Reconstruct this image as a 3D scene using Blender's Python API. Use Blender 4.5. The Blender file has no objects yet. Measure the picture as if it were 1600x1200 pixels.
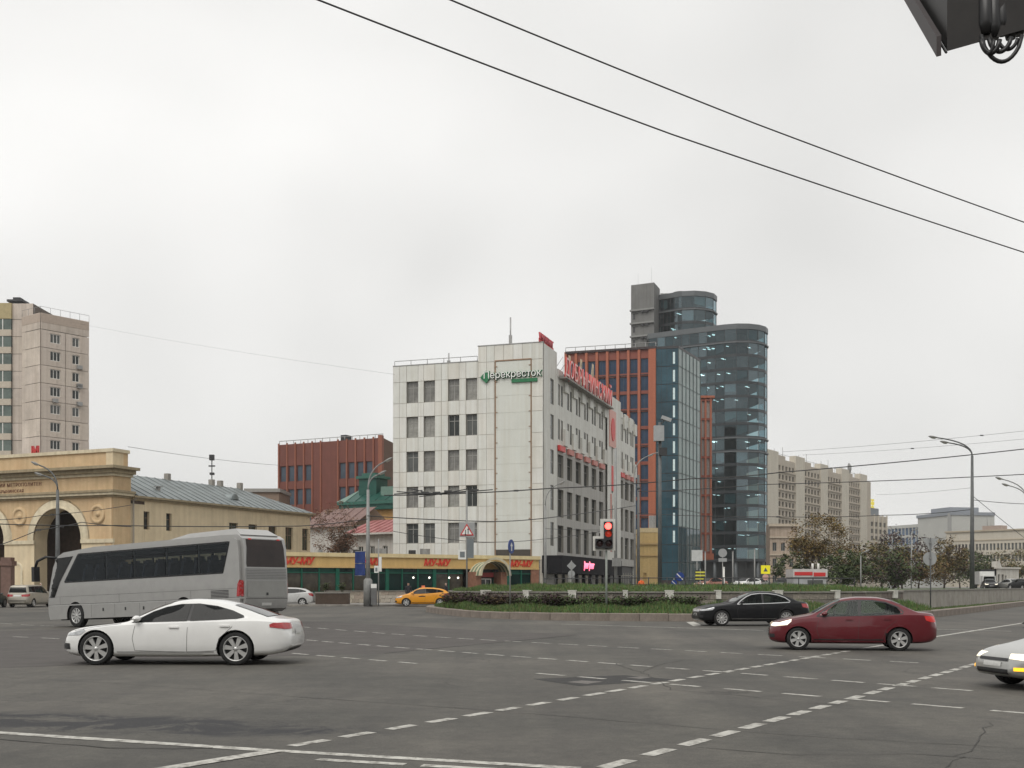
import bpy, bmesh, math, random
from mathutils import Vector, Matrix
from mathutils.bvhtree import BVHTree
random.seed(7)
R = math.radians
SC = bpy.context.scene
COL = SC.collection

# ------------------------------------------------------------------ camera
F, CX, YH, EYE = 1775.0, 800.0, 915.0, 1.62
cam_d = bpy.data.cameras.new('camera')
cam = bpy.data.objects.new('camera', cam_d)
COL.objects.link(cam)
cam.location = (0, 0, EYE)
cam.rotation_euler = (R(90), 0, 0)
cam_d.sensor_width = 36
cam_d.lens = F / 1600 * 36
cam_d.shift_y = (YH - 600) / 1600
cam_d.clip_start = 0.1
cam_d.clip_end = 6000
SC.camera = cam

# ------------------------------------------------------------------ sky, sun, exposure
world = bpy.data.worlds.new('World')
SC.world = world
world.use_nodes = True
SUN_AZ, SUN_EL = R(205), R(52)        # from behind the camera, a little left


def build_world():
    nt = world.node_tree
    nt.nodes.clear()
    N, L = nt.nodes.new, nt.links.new
    out = N('ShaderNodeOutputWorld')
    bg = N('ShaderNodeBackground')
    bg.inputs['Strength'].default_value = 1.0
    sky = N('ShaderNodeTexSky')
    sky.sky_type = 'NISHITA'
    sky.sun_disc = False
    sky.sun_elevation = SUN_EL
    sky.sun_rotation = SUN_AZ
    sc_ = N('ShaderNodeMix'); sc_.data_type = 'RGBA'; sc_.blend_type = 'MULTIPLY'
    sc_.inputs[0].default_value = 1.0
    sc_.inputs[7].default_value = (0.1, 0.1, 0.1, 1)
    L(sky.outputs[0], sc_.inputs[6])
    tc = N('ShaderNodeTexCoord')
    mp = N('ShaderNodeMapping')
    mp.inputs['Scale'].default_value = (1.0, 1.0, 1.5)
    mp.inputs['Location'].default_value = (0.35, 0.1, 0.2)
    L(tc.outputs['Generated'], mp.inputs['Vector'])
    n1 = N('ShaderNodeTexNoise')
    n1.inputs['Scale'].default_value = 2.3
    n1.inputs['Detail'].default_value = 2.5
    n1.inputs['Roughness'].default_value = 0.5
    n1.inputs['Distortion'].default_value = 0.15
    L(mp.outputs[0], n1.inputs['Vector'])
    rp = N('ShaderNodeValToRGB')
    rp.color_ramp.elements[0].position = 0.33
    rp.color_ramp.elements[0].color = (0.70, 0.695, 0.677, 1)
    rp.color_ramp.elements[1].position = 0.68
    rp.color_ramp.elements[1].color = (0.93, 0.922, 0.90, 1)
    L(n1.outputs['Fac'], rp.inputs['Fac'])
    mx = N('ShaderNodeMix'); mx.data_type = 'RGBA'
    mx.inputs[0].default_value = 0.97       # closed cloud deck, a trace of sky behind it
    L(sc_.outputs[2], mx.inputs[6])
    L(rp.outputs['Color'], mx.inputs[7])
    L(mx.outputs[2], bg.inputs['Color'])
    L(bg.outputs[0], out.inputs['Surface'])


build_world()
sun_d = bpy.data.lights.new('sun', 'SUN')
sun_d.energy = 1.5
sun_d.angle = R(40)
sun_d.color = (1.0, 0.965, 0.91)
sun = bpy.data.objects.new('sun', sun_d)
COL.objects.link(sun)
sun_from = Vector((math.sin(SUN_AZ) * math.cos(SUN_EL), math.cos(SUN_AZ) * math.cos(SUN_EL), math.sin(SUN_EL)))
sun.rotation_euler = sun_from.to_track_quat('Z', 'Y').to_euler()
sun.location = (0, 0, 60)
vs = SC.view_settings
vs.view_transform = 'Standard'
vs.look = 'None'
vs.exposure = 0.16
vs.gamma = 1.0
vs.use_curve_mapping = False
SC.render.engine = 'CYCLES'
SC.cycles.max_bounces = 6
SC.cycles.transparent_max_bounces = 12
SC.cycles.use_denoising = True
SC.cycles.caustics_reflective = False
SC.cycles.caustics_refractive = False


# ------------------------------------------------------------------ measuring helpers
def pt(x, y, d):
    """a place in the scene: picture column and row of the survey sketch, at d metres"""
    return Vector(((x - CX) * d / F, d, EYE + (YH - y) * d / F))


def gp(x, y):
    d = F * EYE / (y - YH)
    return Vector(((x - CX) * d / F, d))


def gx(x, d):
    return Vector(((x - CX) * d / F, d))


def gz(x, y):
    """gentle unevenness of the crossing"""
    return (-0.20 * math.exp(-((x + 20.5) ** 2 / 55 + (y - 49.5) ** 2 / 80))
            + 0.16 * math.exp(-((x + 9.0) ** 2 / 45 + (y - 44) ** 2 / 60)))


# ------------------------------------------------------------------ materials
MATS = {}


def mat(name, col, rough=0.6, metal=0.0, var=0.12, scale=3.0, bump=0.0, bscale=None, spec=0.5, streak=0.0,
        emit=None, estr=0.0, coat=0.0, dirt=None, dscale=0.6, damt=0.0):
    if name in MATS:
        return MATS[name]
    m = bpy.data.materials.new(name)
    MATS[name] = m
    m.use_nodes = True
    nt = m.node_tree
    N, L = nt.nodes.new, nt.links.new
    b = nt.nodes['Principled BSDF']
    b.inputs['Roughness'].default_value = rough
    b.inputs['Metallic'].default_value = metal
    b.inputs['Specular IOR Level'].default_value = spec
    b.inputs['Coat Weight'].default_value = coat
    b.inputs['Coat Roughness'].default_value = 0.05
    b.inputs['Base Color'].default_value = (*col, 1)
    if emit:
        b.inputs['Emission Color'].default_value = (*emit, 1)
        b.inputs['Emission Strength'].default_value = estr
    tc = N('ShaderNodeTexCoord')
    last = None
    if var > 0:
        n = N('ShaderNodeTexNoise')
        n.inputs['Scale'].default_value = scale
        n.inputs['Detail'].default_value = 6
        n.inputs['Roughness'].default_value = 0.65
        L(tc.outputs['Object'], n.inputs['Vector'])
        r = N('ShaderNodeValToRGB')
        r.color_ramp.elements[0].position = 0.3
        r.color_ramp.elements[1].position = 0.7
        r.color_ramp.elements[0].color = tuple(c * (1 - var) for c in col) + (1,)
        r.color_ramp.elements[1].color = tuple(min(1, c * (1 + var)) for c in col) + (1,)
        L(n.outputs['Fac'], r.inputs['Fac'])
        last = r.outputs['Color']
    if streak > 0:
        mp = N('ShaderNodeMapping')
        mp.inputs['Scale'].default_value = (1.6, 1.6, 0.07)
        L(tc.outputs['Object'], mp.inputs['Vector'])
        n = N('ShaderNodeTexNoise')
        n.inputs['Scale'].default_value = 1.5
        n.inputs['Detail'].default_value = 5
        L(mp.outputs[0], n.inputs['Vector'])
        r = N('ShaderNodeValToRGB')
        r.color_ramp.elements[0].position = 0.35
        r.color_ramp.elements[1].position = 0.62
        k = 1 - streak
        r.color_ramp.elements[0].color = (k, k * 0.98, k * 0.95, 1)
        r.color_ramp.elements[1].color = (1, 1, 1, 1)
        L(n.outputs['Fac'], r.inputs['Fac'])
        mx = N('ShaderNodeMix'); mx.data_type = 'RGBA'; mx.blend_type = 'MULTIPLY'
        mx.inputs[0].default_value = 1
        if last:
            L(last, mx.inputs[6])
        else:
            mx.inputs[6].default_value = (*col, 1)
        L(r.outputs['Color'], mx.inputs[7])
        last = mx.outputs[2]
    if dirt:
        n = N('ShaderNodeTexNoise')
        n.inputs['Scale'].default_value = dscale
        n.inputs['Detail'].default_value = 8
        n.inputs['Roughness'].default_value = 0.7
        L(tc.outputs['Object'], n.inputs['Vector'])
        r = N('ShaderNodeMapRange')
        r.inputs[1].default_value = 0.45
        r.inputs[2].default_value = 0.75
        r.inputs[3].default_value = 0
        r.inputs[4].default_value = damt
        L(n.outputs['Fac'], r.inputs[0])
        mx = N('ShaderNodeMix'); mx.data_type = 'RGBA'
        L(r.outputs[0], mx.inputs[0])
        if last:
            L(last, mx.inputs[6])
        else:
            mx.inputs[6].default_value = (*col, 1)
        mx.inputs[7].default_value = (*dirt, 1)
        last = mx.outputs[2]
    if last:
        L(last, b.inputs['Base Color'])
    if bump > 0:
        n = N('ShaderNodeTexNoise')
        n.inputs['Scale'].default_value = bscale or scale * 8
        n.inputs['Detail'].default_value = 4
        L(tc.outputs['Object'], n.inputs['Vector'])
        bp = N('ShaderNodeBump')
        bp.inputs['Strength'].default_value = bump
        bp.inputs['Distance'].default_value = 0.05
        L(n.outputs['Fac'], bp.inputs['Height'])
        L(bp.outputs[0], b.inputs['Normal'])
    return m


def glass(name, col, rough=0.06, spec=0.3, var=0.35, scale=0.5):
    return mat(name, col, rough=rough, spec=spec, var=var, scale=scale)


def sheer_glass(name, tint, refl=(0.75, 0.85, 0.9), fac=0.22):
    """curtain-wall glass: a sheet one can see into"""
    if name in MATS:
        return MATS[name]
    m = bpy.data.materials.new(name)
    MATS[name] = m
    m.use_nodes = True
    nt = m.node_tree
    nt.nodes.clear()
    N, L = nt.nodes.new, nt.links.new
    o = N('ShaderNodeOutputMaterial')
    t = N('ShaderNodeBsdfTransparent')
    t.inputs[0].default_value = (*tint, 1)
    g = N('ShaderNodeBsdfGlossy')
    g.inputs[0].default_value = (*refl, 1)
    g.inputs[1].default_value = 0.06
    lw = N('ShaderNodeLayerWeight')
    lw.inputs[0].default_value = 0.5
    fr = N('ShaderNodeMath')
    fr.operation = 'POWER'
    fr.inputs[1].default_value = 5.0
    L(lw.outputs['Facing'], fr.inputs[0])
    ad = N('ShaderNodeMath')
    ad.operation = 'ADD'
    ad.inputs[1].default_value = fac + 0.04
    ad.use_clamp = True
    L(fr.outputs[0], ad.inputs[0])
    mx = N('ShaderNodeMixShader')
    L(ad.outputs[0], mx.inputs[0])
    L(t.outputs[0], mx.inputs[1])
    L(g.outputs[0], mx.inputs[2])
    L(mx.outputs[0], o.inputs[0])
    return m


# ------------------------------------------------------------------ mesh helpers
class MB:
    def __init__(s):
        s.v, s.f, s.m, s.sm = [], [], [], []

    def face(s, pts, mi=0, smooth=False):
        k = len(s.v)
        s.v += [tuple(p) for p in pts]
        s.f.append(tuple(range(k, k + len(pts))))
        s.m.append(mi)
        s.sm.append(smooth)
        return s

    def box(s, x0, x1, y0, y1, z0, z1, mi=0):
        k = len(s.v)
        s.v += [(x0, y0, z0), (x1, y0, z0), (x1, y1, z0), (x0, y1, z0), (x0, y0, z1), (x1, y0, z1), (x1, y1, z1), (x0, y1, z1)]
        for q in ((3, 2, 1, 0), (4, 5, 6, 7), (0, 1, 5, 4), (1, 2, 6, 5), (2, 3, 7, 6), (3, 0, 4, 7)):
            s.f.append(tuple(k + i for i in q))
            s.m.append(mi)
            s.sm.append(False)
        return s

    def obox(s, M, sx, sy, sz, mi=0):
        k = len(s.v)
        s.box(-sx / 2, sx / 2, -sy / 2, sy / 2, -sz / 2, sz / 2, mi)
        for i in range(k, k + 8):
            s.v[i] = tuple(M @ Vector(s.v[i]))
        return s

    def prism(s, poly, z0, z1, mi=0, cap=True, mtop=None):
        k, n = len(s.v), len(poly)
        area = sum(poly[i][0] * poly[(i + 1) % n][1] - poly[(i + 1) % n][0] * poly[i][1] for i in range(n))
        if area < 0:
            poly = poly[::-1]
        s.v += [(p[0], p[1], z0) for p in poly] + [(p[0], p[1], z1) for p in poly]
        for i in range(n):
            j = (i + 1) % n
            s.f.append((k + i, k + j, k + n + j, k + n + i))
            s.m.append(mi); s.sm.append(False)
        if cap:
            s.f.append(tuple(range(k + n, k + 2 * n))); s.m.append(mi if mtop is None else mtop); s.sm.append(False)
            s.f.append(tuple(range(k + n - 1, k - 1, -1))); s.m.append(mi); s.sm.append(False)
        return s

    def tube(s, pts, rad, n=8, mi=0, caps=True):
        pts = [Vector(p) for p in pts]
        k = len(s.v)
        up = Vector((0, 0, 1))
        a = None
        for i, p in enumerate(pts):
            t = (pts[min(i + 1, len(pts) - 1)] - pts[max(i - 1, 0)]).normalized()
            if a is None:
                a = t.cross(up if abs(t.z) < 0.9 else Vector((1, 0, 0))).normalized()
            a = (a - t * a.dot(t)).normalized()
            b = t.cross(a)
            r = rad[i] if isinstance(rad, (list, tuple)) else rad
            for j in range(n):
                an = 2 * math.pi * j / n
                s.v.append(tuple(p + a * (r * math.cos(an)) + b * (r * math.sin(an))))
        for i in range(len(pts) - 1):
            for j in range(n):
                q = (j + 1) % n
                s.f.append((k + i * n + j, k + i * n + q, k + (i + 1) * n + q, k + (i + 1) * n + j))
                s.m.append(mi); s.sm.append(True)
        if caps:
            s.f.append(tuple(range(k + n - 1, k - 1, -1))); s.m.append(mi); s.sm.append(False)
            e = k + (len(pts) - 1) * n
            s.f.append(tuple(range(e, e + n))); s.m.append(mi); s.sm.append(False)
        return s

    def lathe(s, prof, n=24, axis='z', c=(0, 0, 0), mi=0, smooth=True, a0=0.0, a1=2 * math.pi):
        full = abs(a1 - a0) > 6.28
        k, m = len(s.v), len(prof)
        steps = n if full else n + 1
        for j in range(steps):
            an = a0 + (a1 - a0) * j / n
            for (r, h) in prof:
                x, y = r * math.cos(an), r * math.sin(an)
                p = (x, y, h) if axis == 'z' else (x, h, y) if axis == 'y' else (h, x, y)
                s.v.append((p[0] + c[0], p[1] + c[1], p[2] + c[2]))
        for j in range(n):
            q = (j + 1) % steps
            for i in range(m - 1):
                s.f.append((k + j * m + i, k + q * m + i, k + q * m + i + 1, k + j * m + i + 1))
                s.m.append(mi); s.sm.append(smooth)
        return s

    def mesh(s, name, mats, merge=False):
        me = bpy.data.meshes.new(name)
        me.from_pydata(s.v, [], s.f)
        for mt in (mats if isinstance(mats, (list, tuple)) else [mats]):
            me.materials.append(mt)
        me.polygons.foreach_set('material_index', s.m)
        me.polygons.foreach_set('use_smooth', s.sm)
        if merge:
            bm = bmesh.new(); bm.from_mesh(me)
            bmesh.ops.remove_doubles(bm, verts=bm.verts, dist=1e-4)
            bmesh.ops.recalc_face_normals(bm, faces=bm.faces)
            bm.to_mesh(me); bm.free()
        me.update()
        return me


def wm(o):
    return o.matrix_basis.copy() if o.parent is None else wm(o.parent) @ o.matrix_basis


def put(name, me, parent=None, M=None, local=False):
    o = bpy.data.objects.new(name, me)
    COL.objects.link(o)
    if parent is not None:
        o.parent = parent
        if M is not None:
            o.matrix_basis = M if local else wm(parent).inverted() @ M
        elif not local:
            o.matrix_basis = wm(parent).inverted()
    elif M is not None:
        o.matrix_basis = M
    return o


def tag(o, label=None, cat=None, group=None, kind=None):
    if label: o['label'] = label
    if cat: o['category'] = cat
    if group: o['group'] = group
    if kind: o['kind'] = kind
    return o


def thing(name, label, cat, loc=(0, 0, 0), rz=0.0, group=None):
    o = bpy.data.objects.new(name, None)
    COL.objects.link(o)
    o.empty_display_size = 0.3
    if len(loc) == 2:
        loc = (loc[0], loc[1], 0)
    o.matrix_basis = Matrix.Translation(loc) @ Matrix.Rotation(rz, 4, 'Z')
    return tag(o, label, cat, group)


def copy_tree(o, parent=None):
    c = o.copy()
    COL.objects.link(c)
    c.parent = parent
    if parent is not None:
        c.matrix_basis = o.matrix_basis.copy()
    for ch in list(o.children):
        copy_tree(ch, c)
    return c


def part(name, mb, mats, parent, M=None, local=False, merge=False):
    return put(name, mb.mesh(name, mats, merge), parent, M, local)


def frame(a, b, z=0.0):
    """facade frame from ground point a (left) to b (right): x along, y inwards, z up"""
    a, b = Vector(a[:2]), Vector(b[:2])
    d = b - a
    return Matrix.Translation((a.x, a.y, z)) @ Matrix.Rotation(math.atan2(d.y, d.x), 4, 'Z'), d.length


T = Matrix.Translation


def wall_open(W, z0, z1, ops, rev=0.25, u0=0.0, mi=0, mrev=None):
    """wall sheet with real openings and reveals; ops = (u0,u1,z0,z1)"""
    mb = MB()
    xs = sorted({u0, W} | {round(v, 4) for o in ops for v in o[:2]})
    zs = sorted({z0, z1} | {round(v, 4) for o in ops for v in o[2:4]})
    mrev = mi if mrev is None else mrev
    for i in range(len(xs) - 1):
        for j in range(len(zs) - 1):
            cx, cz = (xs[i] + xs[i + 1]) / 2, (zs[j] + zs[j + 1]) / 2
            if any(o[0] < cx < o[1] and o[2] < cz < o[3] for o in ops):
                continue
            mb.face([(xs[i], 0, zs[j]), (xs[i + 1], 0, zs[j]), (xs[i + 1], 0, zs[j + 1]), (xs[i], 0, zs[j + 1])], mi)
    for (a, b, c, d) in [o[:4] for o in ops]:
        mb.face([(a, 0, c), (a, 0, d), (a, rev, d), (a, rev, c)], mrev)
        mb.face([(b, 0, d), (b, 0, c), (b, rev, c), (b, rev, d)], mrev)
        mb.face([(a, 0, c), (a, rev, c), (b, rev, c), (b, 0, c)], mrev)
        mb.face([(a, 0, d), (b, 0, d), (b, rev, d), (a, rev, d)], mrev)
    return mb


WCACHE = {}


def window(parent, M, u0, u1, z0, z1, rev, nx=2, trans=0.0, fm=None, gm=None, bar=0.06, sill=None, name='window'):
    w, h = u1 - u0, z1 - z0
    key = (round(w, 2), round(h, 2), nx, trans, fm.name, gm.name, bar, sill.name if sill else '')
    if key not in WCACHE:
        mb = MB()
        e = 0.001
        mb.box(e, bar, 0, 0.07, e, h - e).box(w - bar, w - e, 0, 0.07, e, h - e)
        mb.box(bar, w - bar, 0, 0.07, e, bar).box(bar, w - bar, 0, 0.07, h - bar, h - e)
        for i in range(1, nx):
            c = w * i / nx
            mb.box(c - bar / 2, c + bar / 2, 0.003, 0.067, bar, h - bar)
        if trans:
            c = h * trans
            mb.box(bar, w - bar, 0.006, 0.064, c - bar / 2, c + bar / 2)
        mats = [fm]
        if sill:
            mb.box(-0.06, w + 0.06, -0.2, 0.0, -0.05, -0.002, 1)
            mats.append(sill)
        g = MB().face([(0, 0, 0), (w, 0, 0), (w, 0, h), (0, 0, h)])
        WCACHE[key] = (mb.mesh('window', mats), g.mesh('pane', [gm]))
    a, b = WCACHE[key]
    f = put(name, a, parent, M @ T((u0, rev - 0.075, z0)))
    put('pane', b, f, T((0, 0.035, 0)), local=True)
    return f


def text_mesh(body, size, mats, extrude=0.02, shear=0.0, spacing=1.0, offset=0.0, align='CENTER'):
    c = bpy.data.curves.new('text', 'FONT')
    c.body = body
    c.size = size
    c.extrude = extrude
    c.shear = shear
    c.space_character = spacing
    c.offset = offset
    c.align_x = align
    c.resolution_u = 2
    o = bpy.data.objects.new('text_tmp', c)
    COL.objects.link(o)
    dg = bpy.context.evaluated_depsgraph_get()
    me = bpy.data.meshes.new_from_object(o.evaluated_get(dg))
    bpy.data.objects.remove(o)
    bpy.data.curves.remove(c)
    me.materials.clear()
    for m in (mats if isinstance(mats, (list, tuple)) else [mats]):
        me.materials.append(m)
    if len(me.materials) > 1:
        for p in me.polygons:
            p.material_index = 0 if p.normal.z > 0.9 else 1
    return me


RX90 = Matrix.Rotation(R(90), 4, 'X')


def lettering(name, body, parent, M, size, mats, **kw):
    return put(name, text_mesh(body, size, mats, **kw), parent, M @ RX90)


def evalmesh(o):
    dg = bpy.context.evaluated_depsgraph_get()
    return bpy.data.meshes.new_from_object(o.evaluated_get(dg))


# ================================================================== GROUND
def asphalt():
    m = bpy.data.materials.new('asphalt')
    m.use_nodes = True
    nt = m.node_tree
    N, L = nt.nodes.new, nt.links.new
    b = nt.nodes['Principled BSDF']
    tc = N('ShaderNodeTexCoord')

    def noise(scale, detail=5, rough=0.6, vec=None, dist=0.0):
        n = N('ShaderNodeTexNoise')
        n.inputs['Scale'].default_value = scale
        n.inputs['Detail'].default_value = detail
        n.inputs['Roughness'].default_value = rough
        n.inputs['Distortion'].default_value = dist
        L(vec or tc.outputs['Object'], n.inputs['Vector'])
        return n.outputs['Fac']

    def ramp(fac, p0, c0, p1, c1):
        r = N('ShaderNodeValToRGB')
        r.color_ramp.elements[0].position = p0
        r.color_ramp.elements[1].position = p1
        r.color_ramp.elements[0].color = (*c0, 1)
        r.color_ramp.elements[1].color = (*c1, 1)
        L(fac, r.inputs['Fac'])
        return r.outputs['Color']

    def mix(a, c, fac, mode='MIX'):
        x = N('ShaderNodeMix'); x.data_type = 'RGBA'; x.blend_type = mode
        if isinstance(fac, float):
            x.inputs[0].default_value = fac
        else:
            L(fac, x.inputs[0])
        for sock, v in ((6, a), (7, c)):
            if isinstance(v, tuple):
                x.inputs[sock].default_value = (*v, 1)
            else:
                L(v, x.inputs[sock])
        return x.outputs[2]

    base = ramp(noise(0.16, 6, 0.6), 0.38, (0.072, 0.070, 0.064), 0.65, (0.114, 0.107, 0.096))
    # worn wheel tracks, stretched along the direction of travel
    mp = N('ShaderNodeMapping')
    mp.inputs['Rotation'].default_value = (0, 0, R(-42))
    mp.inputs['Scale'].default_value = (0.55, 0.05, 1)
    L(tc.outputs['Object'], mp.inputs['Vector'])
    tr = ramp(noise(1.0, 4, 0.6, mp.outputs[0]), 0.35, (0.80, 0.80, 0.81), 0.65, (1.14, 1.13, 1.10))
    base = mix(base, tr, 1.0, 'MULTIPLY')
    # aggregate grain
    gr = ramp(noise(38, 3, 0.8), 0.3, (0.72, 0.72, 0.72), 0.7, (1.28, 1.28, 1.27))
    base = mix(base, gr, 0.9, 'MULTIPLY')
    gr2 = ramp(noise(1.6, 9, 0.78), 0.33, (0.80, 0.80, 0.81), 0.7, (1.17, 1.17, 1.15))
    base = mix(base, gr2, 1.0, 'MULTIPLY')
    gr3 = ramp(noise(7, 8, 0.85), 0.32, (0.78, 0.78, 0.79), 0.68, (1.22, 1.21, 1.19))
    base = mix(base, gr3, 1.0, 'MULTIPLY')
    # oil spots
    oil = ramp(noise(0.9, 3, 0.5, dist=0.6), 0.60, (0, 0, 0), 0.72, (1, 1, 1))
    base = mix(base, (0.06, 0.058, 0.055), mix((0., 0., 0.), oil, 0.45))
    # cracks: voronoi cell borders, broken up
    wv = N('ShaderNodeMix'); wv.data_type = 'VECTOR'
    nz = N('ShaderNodeTexNoise')
    nz.inputs['Scale'].default_value = 0.8
    nz.inputs['Detail'].default_value = 6
    L(tc.outputs['Object'], nz.inputs['Vector'])
    wv.inputs[0].default_value = 0.12
    L(tc.outputs['Object'], wv.inputs[4])
    sc = N('ShaderNodeVectorMath'); sc.operation = 'SCALE'; sc.inputs[3].default_value = 14
    L(nz.outputs['Color'], sc.inputs[0])
    L(sc.outputs[0], wv.inputs[5])
    vo = N('ShaderNodeTexVoronoi')
    vo.feature = 'DISTANCE_TO_EDGE'
    vo.inputs['Scale'].default_value = 0.11
    L(wv.outputs[1], vo.inputs['Vector'])
    ck = ramp(vo.outputs['Distance'], 0.0, (1, 1, 1), 0.0035, (0, 0, 0))
    ck = mix((0., 0., 0.), ck, ramp(noise(0.25, 2), 0.45, (0, 0, 0), 0.6, (0.75, 0.75, 0.75)), 'MIX')
    base = mix(base, (0.035, 0.033, 0.03), ck)
    # damp stain by the stop line
    mp2 = N('ShaderNodeMapping')
    mp2.vector_type = 'TEXTURE'
    mp2.inputs['Location'].default_value = (-5.0, 13.4, 0)
    mp2.inputs['Rotation'].default_value = (0, 0, R(-14))
    mp2.inputs['Scale'].default_value = (4.2, 1.0, 1)
    L(tc.outputs['Object'], mp2.inputs['Vector'])
    gd = N('ShaderNodeTexGradient')
    gd.gradient_type = 'SPHERICAL'
    L(mp2.outputs[0], gd.inputs[0])
    md = N('ShaderNodeMath'); md.operation = 'MULTIPLY'
    L(gd.outputs['Fac'], md.inputs[0])
    st = ramp(noise(1.1, 7, 0.75, dist=1.2), 0.42, (0, 0, 0), 0.6, (1, 1, 1))
    L(st, md.inputs[1])
    cl = N('ShaderNodeMath'); cl.operation = 'MULTIPLY'; cl.inputs[1].default_value = 4.0; cl.use_clamp = True
    L(md.outputs[0], cl.inputs[0])
    base = mix(base, (0.022, 0.022, 0.024), cl.outputs[0])
    L(base, b.inputs['Base Color'])
    rg = N('ShaderNodeMapRange')
    rg.inputs[3].default_value = 0.78
    rg.inputs[4].default_value = 0.72
    L(cl.outputs[0], rg.inputs[0])
    L(rg.outputs[0], b.inputs['Roughness'])
    b.inputs['Specular IOR Level'].default_value = 0.35
    bp = N('ShaderNodeBump')
    bp.inputs['Strength'].default_value = 0.35
    bp.inputs['Distance'].default_value = 0.02
    L(noise(45, 3, 0.7), bp.inputs['Height'])
    L(bp.outputs[0], b.inputs['Normal'])
    return m


M_ASPH = asphalt()
M_PATCH = mat('fresh_asphalt', (0.030, 0.029, 0.028), 0.85, var=0.3, scale=5, bump=0.3, bscale=40)
M_PATCH2 = mat('old_brown_asphalt', (0.070, 0.063, 0.058), 0.85, var=0.2, scale=1.2, bump=0.3, bscale=40)


def paint():
    m = mat('road_paint', (0.47, 0.46, 0.42), 0.75, var=0.14, scale=2, dirt=(0.13, 0.12, 0.105), dscale=7, damt=1.5)
    return m


M_PAINT = paint()
M_GRANITE = mat('granite', (0.25, 0.235, 0.21), 0.85, var=0.25, scale=6, bump=0.3, bscale=30, dirt=(0.10, 0.09, 0.08), dscale=1.5, damt=0.6)
M_STONE = [mat('rubble_%d' % i, c, 0.9, var=0.3, scale=4, bump=0.6, bscale=9, dirt=(0.08, 0.075, 0.065), dscale=1.6, damt=0.7)
           for i, c in enumerate([(0.23, 0.205, 0.175), (0.18, 0.16, 0.14), (0.27, 0.24, 0.20), (0.20, 0.165, 0.145)])]
M_MORTAR = mat('mortar', (0.15, 0.14, 0.125), 0.95, var=0.2, scale=5, bump=0.4)
M_CONC = mat('concrete', (0.35, 0.33, 0.295), 0.9, var=0.12, scale=1.5, bump=0.2, bscale=20, streak=0.08, dirt=(0.13, 0.12, 0.10), dscale=0.9, damt=0.6)
M_PAVE = mat('pavement_tiles', (0.23, 0.22, 0.205), 0.85, var=0.15, scale=2, bump=0.2)
M_SOIL = mat('soil', (0.06, 0.055, 0.035), 0.95, var=0.4, scale=5, bump=0.6)
M_LAWN = mat('lawn_ground', (0.05, 0.075, 0.025), 0.95, var=0.4, scale=3, bump=0.6)
M_GRASS = mat('grass_blade', (0.085, 0.165, 0.035), 0.8, var=0.45, scale=0.8)
M_WHITE = mat('white_paint', (0.72, 0.71, 0.67), 0.6, var=0.12, scale=6, dirt=(0.3, 0.28, 0.24), dscale=6, damt=0.6)


def axis(lo, hi, fine0, fine1, step, coarse):
    a = [lo] + [v for v in coarse if lo < v < fine0]
    v = fine0
    while v < fine1:
        a.append(v); v += step
    return a + [v for v in coarse if fine1 <= v < hi] + [hi]


def build_road():
    xs = axis(-1150, 1150, -48, 30, 1.5, [-600, -250, -120, -70, 40, 60, 90, 150, 300, 700])
    ys = axis(-280, 1450, 4, 76, 1.5, [-80, -30, -10, 80, 90, 105, 130, 170, 250, 400, 700, 1000])
    mb = MB()
    n = len(xs)
    mb.v = [(x, y, gz(x, y)) for y in ys for x in xs]
    for j in range(len(ys) - 1):
        for i in range(n - 1):
            k = j * n + i
            mb.f.append((k, k + 1, k + n + 1, k + n)); mb.m.append(0); mb.sm.append(True)
    return tag(put('road', mb.mesh('road', [M_ASPH])), 'worn grey asphalt of the wide road junction', 'road', kind='structure')


road = build_road()


def strip(name, a, b, width, z=0.004, m=None, parent=None, seg=1.2, ends=(0, 0)):
    """a painted stripe between two ground points, following the road surface, with slightly ragged ends"""
    a, b = Vector(a), Vector(b)
    d = b - a
    n = max(1, int(d.length / seg))
    t = d.normalized()
    s = Vector((-t.y, t.x)) * width / 2
    mb = MB()
    for i in range(n + 1):
        p = a + d * (i / n)
        for sg in (-1, 1):
            q = p + s * sg
            if i == 0: q = q - t * random.uniform(0, 0.04)
            if i == n: q = q + t * random.uniform(0, 0.04)
            mb.v.append((q.x, q.y, gz(q.x, q.y) + z))
    for i in range(n):
        mb.f.append((2 * i, 2 * i + 2, 2 * i + 3, 2 * i + 1)); mb.m.append(0); mb.sm.append(False)
    me = mb.mesh(name, [m or M_PAINT], merge=False)
    if me.polygons[0].normal.z < 0:
        me.flip_normals()
    return put(name, me, parent or road)


def flat(name, pts, z, m, parent=None):
    mb = MB().face([(p[0], p[1], gz(p[0], p[1]) + z) for p in pts])
    me = mb.mesh(name, [m])
    if me.polygons[0].normal.z < 0:
        me.flip_normals()
    return put(name, me, parent or road)


def dashes(px0, px1, n, fill, width, skip=()):
    a, b = gp(*px0), gp(*px1)
    d = (b - a) / n
    for i in range(n):
        if i in skip:
            continue
        s = a + d * (i + random.uniform(-0.04, 0.04))
        strip('lane_dash', s, s + d * fill * random.uniform(0.92, 1.06), width)


# lanes curving across the junction, as rows of short dashes
dashes((374, 980), (1466, 1037.5), 26, 0.60, 0.11)
dashes((-60, 967.5), (374, 980), 12, 0.60, 0.10)
dashes((478, 1001), (1552, 1082), 22, 0.62, 0.12)
dashes((-60, 991), (112, 1000), 4, 0.55, 0.11)
dashes((457, 1021), (1680, 1121), 17, 0.60, 0.12, skip=(5, 6, 7))
# cross-traffic lane edges
dashes((460, 1165), (1330, 1016.5), 26, 0.62, 0.15)
dashes((945, 1199), (1530, 1036), 20, 0.64, 0.16)
dashes((640, 1262), (945, 1199), 3, 0.64, 0.16)
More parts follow.
